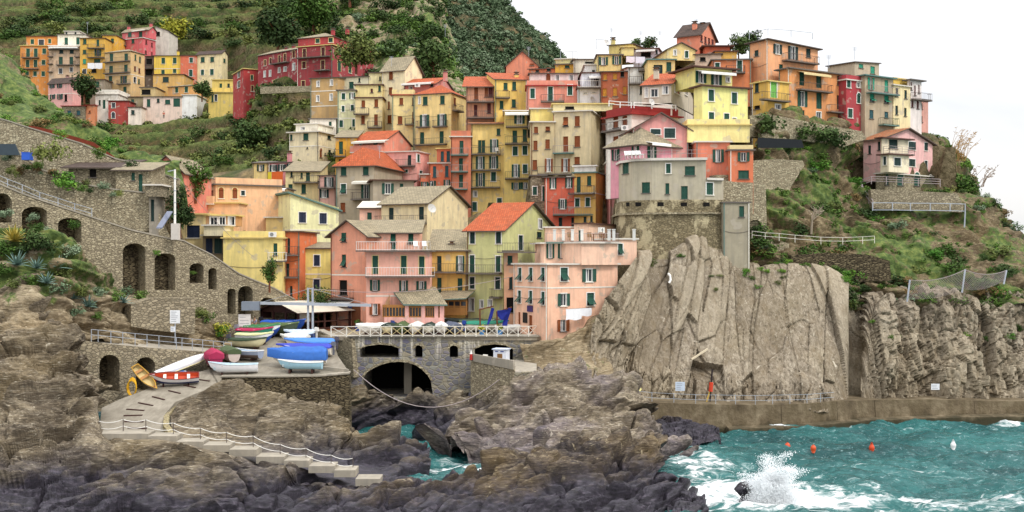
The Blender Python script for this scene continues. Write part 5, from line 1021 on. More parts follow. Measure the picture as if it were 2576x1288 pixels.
uA, zA = fr.hit(1012, 1000); mb = MB(); mb.box(fr, uA-.1, uA+.7, -4.4, -3.6, zA-3, zA+4.0); mb.build('inner_pier', 'concrete', br['root'], br['loc'])
t = NT('square_paving'); q = t.pos(); c = t.ramp(t.noise(q, .5, 6, .7), [(.3, hexl('8a7f6e')), (.55, hexl('a39886')), (.75, hexl('b5ab98'))]); c = t.mix(t.ramp(t.noise(q, 3, 5), [(.4, G4(.4)), (.6, G4(0))]), c, hexl('746a5a')); t.col(c); PAV = t.rough(.9, .2)
zp = zt_+.02
st_pts = [(-18.9, 113.8), (-21.5, 117.0), (-25, 122), (-26, 133), (8, 133), (6.5, 122), (5.6, 116), (2.6, 113.8)]
slabpoly('square_pavement', [(x, y, zp+max(0, y-118)*.03) for x, y in st_pts], PAV, .4)
# lattice balustrade
def balustrade():
    P = [W(833,847,113.2), W(872,849,112.9), W(905,847,113.3), W(1330,846,113.7), W(1350,842,114.6)]
    for p in P: p.z = zp+.05
    root = empty('balustrade', tuple(P[2]), 'cream lattice balustrade with crossed panels along the square', 'balustrade'); lc = tuple(P[2]); rail = MB(); H_ = 1.02
    for a, b in zip(P, P[1:]):
        n = max(1, round((b-a).length/1.12))
        for z in (.1, H_): rail.bar(a+Vector((0, 0, z)), b+Vector((0, 0, z)), .07)
        for i in range(n):
            p, q = a+(b-a)*i/n, a+(b-a)*(i+1)/n; m = MB(); m.bar(p+Vector((0, 0, -.05)), p+Vector((0, 0, H_+.03)), .1); m.build('post', 'trim', root, lc)
            c = MB(); c.bar(p+Vector((0, .01, .12)), q+Vector((0, .01, H_-.04)), .045); c.bar(p+Vector((0, -.04, H_-.04)), q+Vector((0, -.04, .12)), .045); c.build('cross_panel', 'cream' if random.random() < .4 else 'trim', root, lc)
    rail.build('rail', 'trim', root, lc)
balustrade()
wallpoly('curved_wall', 740, 118, 890, 113.0, [(742,858),(770,842),(800,832),(834,848),(884,852),(890,950),(872,945),(850,900),(812,876),(770,868)], thick=.8, mat='stone', label='low stone wall curving up from the boat yard to the balustrade', cap=4)
# bastion house on its stone drum
def bastion():
    T(2, 1)
    pf = [(1550,134),(1556,130),(1564,127.2),(1592,124.8),(1640,123.5),(1702,123.2),(1776,122.7),(1816,123.6),(1822,128)]
    V = [Vector((W(x, 0, d).x, d)) for x, d in pf]; z1 = CZ+(644-404)/FP*123.3; z0 = CZ+(644-503)/FP*123.3; zl = CZ+(644-453)/FP*122.8
    root = empty('house', (V[4].x, V[4].y, z0), 'grey plastered bastion house with a rounded corner on a stone drum', 'house'); lc = tuple(root.location); WALLMAT[0] = plaster('b5ab93')
    wins = {2: 'g1145,405,62x112', 3: 'g1348,600,82x108', 4: 'gw1573,408,46x96 g1563,610,38x108', 5: 'g1790,430,100x92 g1735,650,66x132', 6: 'gw1985,612,68x120'}
    mb = MB()
    for i in range(len(V)-1):
        f = Fr(V[i], V[i+1]); h = windows(f, wins.get(i), root, lc, False); zt = zl if i >= 6 else z1; wallface(mb, f, z0-.3, zt, zt, h)
        if i == 6: mb.poly([f(0, 0, zl), f(0, 0, z1), f(0, -6, z1), f(0, -6, zl)])
    mb.build('wall', WALLMAT[0], root, lc)
    off = lambda L, k: [p+(p-Vector((V[4].x+3, 132))).normalized()*k for p in L]
    def prism(L, za, zb, name, m, back=136):
        L = L+[Vector((L[-1].x, back)), Vector((L[0].x, back))]; b = MB(); b.poly([(p.x, p.y, zb) for p in L])
        for p, q in zip(L, L[1:]+L[:1]): b.poly([(p.x, p.y, za), (q.x, q.y, za), (q.x, q.y, zb), (p.x, p.y, zb)])
        return b.build(name, m, root, lc)
    prism(off(V[:7], .35), z1, z1+.28, 'terrace_slab', 'capw'); prism(off(V[6:8], .3), zl, zl+.25, 'terrace_slab', 'capw', 128)
    rl = MB(); L = off(V[1:7], .2)
    for p, q in zip(L, L[1:]):
        for z in (z1+.75, z1+1.15): rl.bar((p.x, p.y, z), (q.x, q.y, z), .035)
        n = max(1, int((q-p).length/1.2))
        for k in range(n): r = p+(q-p)*k/n; rl.bar((r.x, r.y, z1+.28), (r.x, r.y, z1+1.15), .035)
    rl.build('railing', 'ironp', root, lc)
    pf2 = off(V, .18); zb = CZ+(644-660)/FP*122; zc = CZ+(644-536)/FP*122.5
    r2 = empty('bastion_wall', (V[4].x, V[4].y, zb), 'curved bastion wall of patched stone under the grey plastered house', 'wall'); l2 = tuple(r2.location); b = MB(); base = off(V, .75)
    for k in range(len(pf2)-1):
        p, q, p2, q2 = pf2[k], pf2[k+1], base[k], base[k+1]; b.poly([(p2.x, p2.y, zb-2), (q2.x, q2.y, zb-2), (q.x, q.y, z0), (p.x, p.y, z0)])
        b.poly([(p.x, p.y, z0), (q.x, q.y, z0), (V[k+1].x, V[k+1].y, z0), (V[k].x, V[k].y, z0)])
    b.build('wall', 'stonep', r2, l2); s = MB()
    for p, q in zip(off(V, .42), off(V, .42)[1:]): s.bar((p.x, p.y, zc), (q.x, q.y, zc), .3, 0, .22)
    s.build('string_course', 'stonew', r2, l2)
    hs = MB()
    for x in (1168,1272,1495,1730,1960):
        x = px(x)
        for k in range(len(pf2)-1):
            f = Fr(pf2[k], pf2[k+1])
            if pf[k][0] <= x < pf[k+1][0]: u, z = f.hit(x, 514); hs.box(f, u-.35, u+.35, -.6, .06, z-.22, z+.22)
    hs.build('drain_recess', 'void', r2, l2)
bastion()
H('plain grey plaster tower with one green shutter beside the bastion', 'a0967f', (2122, 2392), 755, 1300, 122.4, 3, rm='cap', L='g2310,840,50x108', dep=5, ov=.15, base=False, down=1.3)
wallpoly('rubble_wall', 1812, 126.5, 1935, 128, [(1812,452),(1850,458),(1926,460),(1929,560),(1931,650),(1812,650)], [arch(1886,1914,553,562,585)], thick=1.5, rec=.4, mat='stonew', back='stone', label='tall rubble wall between the grey tower and the green slope')
wallpoly('rubble_wall', 1885, 131, 2030, 136, [(1888,404),(1950,400),(2020,404),(2024,415),(1990,470),(1962,540),(1930,560),(1888,560)], thick=1.5, mat='stonew', label='terrace wall under the black shade net')
wallpoly('rubble_wall', 1890, 136, 2170, 146, [(1886,290),(1920,286),(1960,292),(2040,308),(2120,322),(2168,330),(2180,350),(2120,370),(2000,350),(1886,345)], thick=1, mat='stonew', label='stone wall carrying the gardens under the big orange house')
wallpoly('rubble_wall', 2185, 140.5, 2440, 141, [(2190,476),(2300,480),(2408,486),(2425,520),(2420,534),(2195,524)], thick=1, mat='stone', label='dark garden wall under the pink villa')
mb = MB(); fr = Fr((W(1905,0,130.6).x, 130.6), (W(2022,0,134.6).x, 134.6)); a, b, c, d = (fr.hit(*p) for p in ((1906,346),(2016,352),(2022,372),(1906,372)))
mb.hexa([fr(*(q[0], -.04, q[1])) for q in (d, c, b, a)], [fr(*(q[0], .04, q[1])) for q in (d, c, b, a)]); tag(mb.build('shade_net', [paint('1c2024', .9)]), 'black shade net stretched above a terrace wall', 'net')
# sea wall with its walkway
def seawall():
    L = [(1560,1003,106.3),(1640,1012,107.4),(1750,1017,108),(1900,1019,109),(2030,1016,110.6),(2105,1009,112.6),(2200,1006,114.8),(2350,1005,116.2),(2500,1009,117.2),(2690,1010,118)]
    P = [W(*p) for p in L]; root = empty('sea_wall', tuple(P[3]), 'weathered concrete sea wall and walkway at the foot of the cliff', 'wall'); lc = tuple(P[3]); mb = MB(); lg = MB(); n = 10
    for a, b in zip(P, P[1:]):
        k = max(1, int((b-a).length/2.2))
        for i in range(k):
            p, q = a+(b-a)*i/k, a+(b-a)*(i+1)/k; o_ = random.uniform(-.06, .06); f = Vector((0, -.25+o_, 0)); bk = Vector((0, 4.5, 0)); z0 = Vector((0, 0, -1.2)); dn = lambda v, h: Vector((v.x, v.y, h))
            mb.hexa([dn(p+f*2.4, .6), dn(q+f*2.4, .6), dn(q+bk, .6), dn(p+bk, .6)], [p+Vector((0, o_, 0)), q+Vector((0, o_, 0)), q+bk, p+bk])
            if p.x > 20: lg.hexa([dn(p+Vector((0, -1.9, 0)), .4), dn(q+Vector((0, -1.9, 0)), .4), dn(q, .4), dn(p, .4)], [dn(p+Vector((0, -1.7, 0)), 2.15+o_), dn(q+Vector((0, -1.7, 0)), 2.15+o_), dn(q, 2.25), dn(p, 2.25)])
    t = NT('seawall_concrete'); q_ = t.pos(); n1 = t.noise(q_, .5, 6, .7); n2 = t.noise(t.pos((1.2, 1.2, .2)), 1.2, 5, .6)
    c = t.ramp(n1, [(.3, hexl('463c2e')), (.5, hexl('695c48')), (.7, hexl('8a7d66'))]); c = t.mix(t.ramp(n2, [(.45, G4(0)), (.65, G4(.6))]), c, hexl('574c36')); gz = t.n('ShaderNodeNewGeometry'); sz = t.n('ShaderNodeSeparateXYZ'); t.l(gz.outputs['Position'], sz.inputs[0]); az = t.ramp(t.math('SUBTRACT', t.math('ADD', sz.outputs[2], t.math('MULTIPLY', n1, 1.6)), 2.2), [(.45, G4(.95)), (1.0, G4(0))]); c = t.mix(az, c, hexl('3a3626')); t.col(c); t.bump(t.math('ADD', n1, t.noise(q_, 4, 5)), .8, .08); m = t.rough(.9, .2)
    mb.build('wall', m, root, lc); lg.build('lower_ledge', m, root, lc)
    F = [W(x, y, d) for x, y, d in [(1560,1003,106.9),(1640,1012,108),(1750,1017,108.6),(1900,1019,109.4),(2030,1016,111),(2098,1010,112.8)]]
    r2 = empty('wire_fence', tuple(F[0]), 'two strand wire fence with thin posts along the sea walkway', 'fence'); l2 = tuple(F[0]); wr = MB()
    for a, b in zip(F, F[1:]):
        k = max(1, round((b-a).length/2.0))
        for z in (.45, .95): wr.bar(a+Vector((0, 0, z)), b+Vector((0, 0, z)), .035)
        for i in range(k): p = a+(b-a)*i/k; m_ = MB(); m_.bar(p, p+Vector((0, 0, 1)), .05); m_.build('post', 'steel', r2, l2)
    wr.build('wire', 'steel', r2, l2)
seawall()
# concrete stairs on the shore
def stairs():
    S = [(231,372,1091,82.8),(372,443,1097,82.4),(443,510,1111,81.6),(510,576,1120,81),(576,644,1131,80.4),(644,714,1149,79.8),(714,776,1158.5,79.3),(776,840,1172.5,78.8),(840,893,1183,78.4),(894,955,1205,77.6)]
    o = W(560, 1120, 81); root = empty('stairs', tuple(o), 'pale concrete stairs stepping down over the shore rocks', 'stairs')
    for x0, x1, y, d in S:
        a, b = W(x0, y, d), W(x1+1, y, d-.15); m = MB(); h = .45 if y < 1100 else .5
        T_ = [a, b, b+Vector((0, 1.7, 0)), a+Vector((0, 1.7, 0))]; m.hexa([p-Vector((0, 0, h)) for p in T_], T_); m.build('step', 'concrete', root, tuple(o))
    R = [(146,1060,85.5),(207,1068,84.8),(249,1060,84.2),(310,1055,84),(367,1056,83.8),(436,1064,83.3),(504,1077,82.6),(570,1088,82),(637,1097,81.4),(705,1118,80.8),(770,1128,80.3),(833,1145,79.7),(888,1153,79.4)]
    P = [W(*p) for p in R]; r = empty('rope_railing', tuple(P[5]), 'white rope railing on thin posts beside the shore stairs', 'railing'); lc = tuple(P[5])
    for dz in (0, .5):
        m = MB(); C = []
        for a, b in zip(P, P[1:]):
            for k in range(5): f = k/5; C.append(a+(b-a)*f+Vector((0, 0, -dz-.16*4*f*(1-f))))
        C.append(P[-1]-Vector((0, 0, dz))); m.tube(C, .024, 5); m.build('rope', 'white', r, lc)
    for p in P[2:]: m = MB(); m.bar(p-Vector((0, 0, 1.15)), p+Vector((0, 0, .03)), .05); m.build('post', 'iron', r, lc)
stairs()
def rail(name, pts, h, label, cat='railing', mat='steel', rails=(1.0,), r=.045, mesh=False):
    P = [Vector(p) for p in pts]; lc = tuple(P[0]); root = empty(name, lc, label, cat); m = MB()
    for a, b in zip(P, P[1:]):
        for k in rails: m.bar(a+Vector((0, 0, h*k)), b+Vector((0, 0, h*k)), r)
    m.build('rail', mat, root, lc)
    for p in P: m = MB(); m.bar(p, p+Vector((0, 0, h+.02)), r*1.2); m.build('post', mat, root, lc)
fr = rw['fr']
def onf(fr, x, y, n=0.05): u, z = fr.hit(x, y); return fr(u, n, z)
rail('path_railing', [onf(fr, x, y, -.1) for x, y in [(-20,458),(20,476),(57,490),(101,509),(147,523),(189,537),(232,549)]], .95, 'pale metal railing descending along the top of the ramp wall', rails=(1.0, .5))
fr = hw['fr']; hx = [232,249,281,311,342,372,402,446,460,486,512,539,565,584]
rail('harbour_railing', [onf(fr, x, 859+(x-230)*.0865, -.15) for x in hx], 1.08, 'thin white railing on top of the cut stone harbour wall', rails=(1.0, .55))
S_ = lambda L: [W(*p) for p in L]
rail('cliff_railing', S_([(2195,530,139.0),(2245,530,139.2),(2290,531,139.4),(2340,531,139.6),(2390,532,139.8),(2428,533,140)]), 1.0, 'grey garden railing on the ledge below the pink villa', rails=(1.0, .1), r=.09)
rail('cliff_railing', S_([(1892,600,125.6),(1925,604,125.8),(1960,606,126),(2000,610,126.4),(2065,615,127),(2120,616,127.6),(2170,614,128),(2200,612,128.2)]), .85, 'pale railing along the lower path on the green slope', rails=(1.0, .5), mat='trim')
rail('villa_railing', S_([(2163,474,144),(2192,463,143.5),(2230,464,143.2),(2270,466,143),(2310,468,142.8),(2365,470,143)]), 1.0, 'pale barred railing round the terrace of the pink villa', rails=(1.0, .7, .4), mat='ironp', r=.07)
rail('stair_railing', S_([(2166,476,144),(2172,495,143),(2186,512,141.5),(2196,525,140)]), 1.0, 'steep blue grey stair railing below the pink villa', mat='ironp', rails=(1.0, .5), r=.1)
m = MB(); m.bar(W(2428,533,140), W(2426,572,140), .14); tag(m.build('prop_pole', 'steel'), 'tall grey pole holding up the garden ledge', 'pole')

wallpoly('garden_wall', 640, 211, 790, 208, [(655,218),(720,217),(782,216),(782,231),(655,236)], thick=.6, mat='stonew', label='beige garden wall under the big crimson manor')
wallpoly('rubble_wall', 1800, 127.6, 1892, 129.5, [(1802,440),(1892,440),(1892,470),(1892,520),(1802,520)], thick=1.5, mat='stonew', label='stone base wall under the orange corner house')

fr = hw['fr']; A_ = [(168,859),(230,861),(290,869),(400,879),(500,886),(588,892)]; m = [onf(fr, x, y, -.9) for x, y in A_]; slabpoly('harbour_path', m+[p+Vector((-.6, 2.6, .25)) for p in m[::-1]], M['concrete'], .3)

wallpoly('rubble_wall', 1985, 125.2, 2245, 125.4, [(1990,642),(2080,636),(2180,640),(2238,656),(2242,706),(2100,712),(1996,700)], thick=1.2, mat='stoned', label='dark rubble wall holding the slope above the bare cliff')
wallpoly('rubble_wall', 1895, 126.5, 1990, 127.5, [(1896,602),(1960,606),(1985,612),(1985,640),(1896,645)], thick=1, mat='stonew', label='low pale stone wall under the pale slope railing')
def netfence():
    P = [(W(2282,750,122.0), W(2289,704,122.4)), (W(2420,727,122.4), W(2428,678,123)), (W(2525,706,123.5), W(2532,680,124))]; r = empty('net_fence', tuple(P[1][0]), 'sagging wire rockfall net on three steel posts above the rough cliff', 'fence'); lc = tuple(P[1][0])
    for a, b in P: m = MB(); m.bar(a-Vector((0, 0, .4)), b, .14); m.build('post', 'steel', r, lc)
    m = MB()
    for (a, b), (c, d) in zip(P, P[1:]):
        n = 26
        for i in range(n):
            f, g = i/n, (i+1)/n; q = lambda u, v: (a+(c-a)*u)*(1-v)+(b+(d-b)*u)*v-Vector((0, 0, .5*4*u*(1-u)))
            for j in range(7): v0, v1 = j/7, (j+1)/7; m.bar(q(f, v0), q(g, v1), .016); m.bar(q(g, v0), q(f, v1), .016)
            m.bar(q(f, 1), q(g, 1), .06)
    m.build('wire_net', 'ironp', r, lc)
netfence()
# ================================================================ boats and small things
def boat(label, cx, cy, head, L=4.5, B_=1.7, D=.75, hull='f0ece2', low=None, rim='white', inner='d8dde0', cover=None, tarp=0.0, drape=.12, motor=None, d=None, z=None, roll=0, lift=.12, group='boats drawn up in the harbour', name='rowing_boat', frame=None, thw=3, lump=.06):
    rnd = random.Random(label); o = L3(cx, cy) if d is None else W(cx, cy, d)
    if z is not None: o.z = z
    a = math.radians(head); X = Vector((math.cos(a), math.sin(a), 0)); Y = Vector((-X.y, X.x, 0)); Zv = Vector((0, 0, 1))
    if frame: X, Y, Zv = frame
    if roll: c, s = math.cos(math.radians(roll)), math.sin(math.radians(roll)); Y, Zv = Y*c+Zv*s, Zv*c-Y*s
    P = lambda x, y, zz: o+X*x+Y*y+Zv*(zz+lift); root = empty(name, tuple(o), label, 'boat', group); lc = tuple(o); n = 14; S = [i/n for i in range(n+1)]
    hb = lambda s: B_/2*(.72+.28*math.sin(min(s/.45, 1)*math.pi/2))*(1 if s < .5 else max(.0, 1-((s-.5)/.5)**2.4)); sh = lambda s: D*(1+.10*(1-s)**2+.42*s**3); kl = lambda s: .04+D*.75*max(0, (s-.78)/.22)**2
    sec = [(-1, 1), (-.97, .78), (-.90, .5), (-.72, .2), (-.38, .05), (0, 0), (.38, .05), (.72, .2), (.90, .5), (.97, .78), (1, 1)]
    rows = [[P((s-.5)*L+(.05*L*q[1] if s == 1 else 0), hb(s)*q[0], kl(s)+(sh(s)-kl(s))*q[1]) for q in sec] for s in S]
    m = MB(); i0 = len(m.v); k = len(sec)
    m.grid(rows)
    if low:
        for j, f in enumerate(m.f):
            if 2 <= j % (k-1) <= k-4: m.mi[j] = 1
    m.poly(rows[0][::-1]); m.build('hull', [paint(hull, .4), paint(low or hull, .4)], root, lc, smooth=True)
    g = MB()
    for sd in (-1, 1): g.tube([P((s-.5)*L+(.05*L if s == 1 else 0), hb(s)*sd, sh(s)) for s in S], .04, 5)
    g.bar(P(-.5*L, -hb(0), sh(0)), P(-.5*L, hb(0), sh(0)), .07); g.build('gunwale', M[rim] if rim in M else paint(rim), root, lc)
    if cover is None:
        ins = MB(); sc = [(-.93, .96), (-.84, .5), (-.6, .3), (0, .27), (.6, .3), (.84, .5), (.93, .96)]
        ins.grid([[P((s-.5)*L, hb(s)*q[0], sh(s)*q[1]) for q in sc] for s in S[:-1]]); ins.build('inner_lining', paint(inner, .5), root, lc)
        for x in [.22, .48, .72][:thw]:
            t_ = MB(); w_ = hb(x)*.92; t_.hexa([P((x-.5)*L+p, q, sh(x)*.72) for p, q in ((-.13, -w_), (.13, -w_), (.13, w_), (-.13, w_))], [P((x-.5)*L+p, q, sh(x)*.78) for p, q in ((-.13, -w_), (.13, -w_), (.13, w_), (-.13, w_))]); t_.build('thwart', 'beam' if rnd.random() < .4 else M['trim'], root, lc)
    else:
        rows = []
        for s in S:
            e = 1 if s < .93 else .9; up = tarp*math.sin(min(1, max(.06, (1.02-s)/.55))*math.pi/2)*min(1, s/.12+.55); r = []
            for q in (-1.06, -1.05, -.72, -.36, 0, .36, .72, 1.05, 1.06):
                zt = sh(s)+.03-(drape if abs(q) > 1.055 else 0)+up*max(0, 1-abs(q))**.8+lump*(rnd.random()-.5)*(1 if abs(q) < 1.05 else .8)
                r.append(P((s-.5)*L*1.02+(.05*L if s == 1 else 0), (hb(s)+.02)*q*e, zt))
            rows.append(r)
        c = MB(); c.grid(rows); c.poly([p for p in rows[0]]); c.build('tarp_cover', paint(cover, .75, .9, .2), root, lc, smooth=True)
    if motor:
        k = MB(); c_ = lambda x, y, zz: P(-.5*L+x, y, zz); zt = sh(0)
        k.hexa([c_(-.42, -.16, zt+.12), c_(.05, -.16, zt+.12), c_(.05, .16, zt+.12), c_(-.42, .16, zt+.12)], [c_(-.36, -.13, zt+.5), c_(-.0, -.13, zt+.55), c_(-.0, .13, zt+.55), c_(-.36, .13, zt+.5)])
        k.hexa([c_(-.28, -.06, .05), c_(-.1, -.06, .05), c_(-.1, .06, .05), c_(-.28, .06, .05)], [c_(-.28, -.08, zt+.12), c_(-.1, -.08, zt+.12), c_(-.1, .08, zt+.12), c_(-.28, .08, zt+.12)]); k.build('outboard_motor', paint(motor, .35), root, lc)
    ch = MB()
    if lift > .09 and not frame:
        for x in (-.28, .25): ch.hexa([P(x*L+p, q, -lift) for p, q in ((-.07, -.5), (.07, -.5), (.07, .5), (-.07, .5))], [P(x*L+p, q, .06) for p, q in ((-.07, -.5), (.07, -.5), (.07, .5), (-.07, .5))])
        ch.build('keel_block', 'dwood', root, lc)
    return root
boat('big boat under a bright blue tarpaulin reaching down to the ground', 751, 922, 183, 5.3, 2.0, 1.0, 'e8e4da', cover='3467b4', tarp=.55, drape=.75, lift=.3, lump=.10)
boat('pale blue rowing boat on a low trolley before the blue tarpaulin', 757, 938, 178, 4.0, 1.4, .68, 'a9d4e6', rim='white', inner='e3edf0', lift=.3)
boat('white hulled boat under a violet blue cover beside the big tarpaulin', 768, 896, 172, 5.4, 1.8, .75, 'efe6d4', cover='3c48b4', tarp=.35, motor='6d6f78')
boat('cream boat under a light blue cover at the yard corner', 782, 882, 168, 5.2, 1.8, .75, 'eadfc8', cover='5088d6', tarp=.35, motor='57525a')
boat('small white dinghy turned over next to the crane posts', 742, 862, 165, 3.0, 1.4, .5, 'f2efe6', cover='eceae2', tarp=.35, lump=.12)
boat('dinghy with a crumpled silver blue cover behind the upturned white one', 755, 854, 165, 3.4, 1.4, .6, '46588a', cover='c9d8e8', tarp=.3, motor='e6e2da', lump=.14)
boat('cream boat under a dark green cover with its motor toward the wall', 623, 877, -14, 3.9, 1.5, .75, 'd8cfa6', cover='33452f', tarp=.14, motor='50505a', rim='dwood')
boat('boat with a white and blue bow and pale yellow cover', 640, 866, -14, 3.9, 1.5, .85, 'f0f0ee', low='2c4c9c', cover='d9d9a0', tarp=.12)
boat('green boat under a crimson cover in the yard row', 641, 857, -13, 3.8, 1.5, .95, '2f7a68', cover='b02452', tarp=.16, motor='8a8a92')
boat('boat under a green cover showing a white and blue bow', 660, 850, -12, 3.8, 1.6, 1.0, 'eef0ee', low='2c4c9c', cover='3d7a4c', tarp=.2, motor='3a3a42')
boat('boat fully wrapped in an olive green cover', 700, 846, -10, 4.2, 1.7, 1.0, '3f4a34', cover='56663c', tarp=.25, lump=.1)
boat('long boat under a royal blue sheet close to the timber pavilion', 712, 838, -8, 4.6, 1.7, 1.0, '2c55a8', cover='2a5ec0', tarp=.2, motor='2c2c34')
boat('open white and light blue rowing boat with its stern towards the slip', 616, 905, 158, 3.7, 1.5, .75, '9aa4b8', low='6a5a52', rim='f2f2f0', inner='aecbe6')
boat('plain white rowing boat with a pale blue rim on the slip edge', 589, 941, 190, 4.3, 1.4, .75, 'f0eef0', low='eef0f4', rim='cfe6f2', inner='c6e0ee')
boat('boat under a ribbed crimson cover seen end on by the wall', 538, 926, 112, 3.6, 1.7, 1.15, '96244a', cover='a82a50', tarp=.5, drape=.4, lump=.05)
boat('boat under a sagging olive tarpaulin next to the crimson cover', 578, 912, 118, 3.6, 1.7, 1.0, 'c8b8ae', cover='4e5c3c', tarp=.35, drape=.3, lump=.1)
boat('white and navy rowing boat with an orange inside tilted on the slip', 441, 968, 196, 4.1, 1.35, .7, 'f0eef0', low='26346e', rim='7a2a26', inner='c9502e', roll=-24, lift=.2)
def leanframe(A, Bp, up):
    X = (Bp-A).normalized(); Y = X.cross(up).normalized(); return X, Y, Y.cross(X)*-1 if False else X.cross(Y)
A, Bq = W(394,943,101.0), W(529,890,105.6); fr_ = leanframe(A, Bq, Vector((.35, .8, -.55)).normalized())
mid = (A+Bq)/2; o = boat('long white boat turned bottom up along the harbour wall', 0, 0, 0, (Bq-A).length, 1.15, .55, 'f1eff2', rim='e9dca0', d=1, frame=(fr_[0], fr_[1], Vector((-.05, -.75, .65)).normalized()*-1), lift=-.5, inner='d8dde0', thw=0)
o.location = mid
A, Bq = W(404,957,100.6), W(473,934,103); mid = (A+Bq)/2; X = (Bq-A).normalized()
o = boat('small upturned light blue boat lying inside the tilted rowing boat', 0, 0, 0, 3.0, .8, .35, '3f86c8', rim='9cc8ea', d=1, frame=(X, X.cross(Vector((0, .5, -.8))).normalized(), Vector((0, .6, -.8))), lift=-.3, thw=0); o.location = mid
A, Bq = W(341,930,98.6), W(384,976,97.9); mid = (A+Bq)/2; X = (Bq-A).normalized()
o = boat('narrow ochre and cream boat propped against the arched boat store', 0, 0, 0, 3.0, .95, .5, 'efe6cf', low='a83a34', rim='c99a3a', inner='c9b27a', d=1, frame=(X, X.cross(Vector((.45, -.75, .5))).normalized(), Vector((.45, -.75, .5)).normalized()), lift=-.1, thw=2); o.location = mid
m = MB(); c0 = W(334,972,97.6)
for k in range(5): m.tube([c0+Vector((.34*math.cos(t_*.523)*(1+.06*k), -.1-.05*k, .8*math.sin(t_*.523)*(1-.04*k)-.03*k)) for t_ in range(13)], .06, 5, cap=False)
tag(m.build('rope_coil', [paint('d9a626', .8)]), 'oval coil of yellow rope hanging on the harbour wall', 'rope')
# boats on the square behind the balustrade
ZP = zp+.0
sq = [('white shrouded boat at the outer end of the balustrade row', 942, 826, 'e9e6e0', 'efece6', .32, '32407a', 20), ('cream boat under a black green cover with a motor, second from the outer end', 980, 827, 'd9cfae', '26382f', .35, '31405c', 80), ('olive green shrouded boat between the two darker covers', 1012, 828, '4e5c3c', '4f6038', .45, None, 85),
      ('bulky white shrouded boat in the middle of the balustrade row', 1047, 828, 'e9e4dc', 'eee9e2', .45, '33406a', 82), ('white boat under a dark bottle green cover with a pale motor', 1081, 828, 'e0dccb', '22372e', .35, 'd6d6d2', 84), ('white shrouded boat with a sharp bow beside the grey one', 1110, 827, 'e9e6e2', 'f0ede8', .45, 'e6e6e2', 96), ('grey blue shrouded boat closing the balustrade row', 1140, 826, '565f70', '565e70', .45, None, 112)]
for lb, x, y, h_, c_, tp, mo, hd in sq: boat(lb, x, y, hd+180, 3.6, 1.55, .7, h_, cover=c_, tarp=tp, drape=.2, motor=mo, d=117.0, z=ZP, group='boats parked on the square', lift=.15, lump=.1)
boat('cream boat with a blue motor parked behind the grey shrouded boat', 1128, 815, 160, 3.4, 1.4, .6, 'e9e2d2', cover='d9cfbc', tarp=.25, motor='2c4aa0', d=119.6, z=ZP+.05, group='boats parked on the square')
boat('black green covered boat before the restaurant terrace', 1164, 812, 172, 4.6, 1.7, .9, '24302a', cover='232d28', tarp=.25, d=121.5, z=ZP+.1, group='boats parked on the square')
boat('white boat with a green cover and red stripe near the dark one', 1207, 814, 10, 4.6, 1.7, .9, 'ece8e2', low='b03a30', cover='4c5f44', tarp=.15, d=121, z=ZP+.1, group='boats parked on the square')
boat('boat under a teal cover next to the blue hoist', 1224, 818, 8, 4.4, 1.7, .8, 'e2dccb', cover='2f8a70', tarp=.25, d=119.5, z=ZP+.05, group='boats parked on the square')
boat('small white boat behind the blue hoist cloths', 1285, 823, 5, 3.4, 1.4, .6, 'efece8', cover='efece6', tarp=.2, d=118, z=ZP, group='boats parked on the square')
def hoist():
    b = W(1208, 822, 117.4); b.z = ZP; r = empty('boat_hoist', tuple(b), 'rusty boat hoist frame hung with deep blue cloths on the square', 'hoist'); lc = tuple(b); p = lambda x, y, d=117.4: W(x, y, d)
    m = MB(); m.bar(p(1208,822), p(1207,778), .16); m.bar(p(1251,824), p(1250,783), .16); m.build('mast', 'wood', r, lc)
    m = MB(); m.bar(p(1206,779), p(1242,770), .12); m.bar(p(1249,786), p(1288,772), .12); m.build('boom', 'wood', r, lc)
    for q in ([(1236,774),(1244,776),(1238,800),(1228,818),(1225,816),(1230,796)], [(1251,781),(1284,778),(1276,802),(1262,806),(1252,796)], [(1279,774),(1287,776),(1278,804),(1276,822),(1262,822),(1266,806)]):
        m = MB(); A_ = [p(x, y, 117.2+.12*(i % 3)) for i, (x, y) in enumerate(q)]; B2 = [v+Vector((0, .07, 0)) for v in A_]; m.poly(A_); m.poly(B2[::-1])
        for i in range(len(q)): j = (i+1) % len(q); m.poly([A_[i], A_[j], B2[j], B2[i]])
        m.build('cover_cloth', [paint('28369a', .8, .9, .25)], r, lc)
hoist()
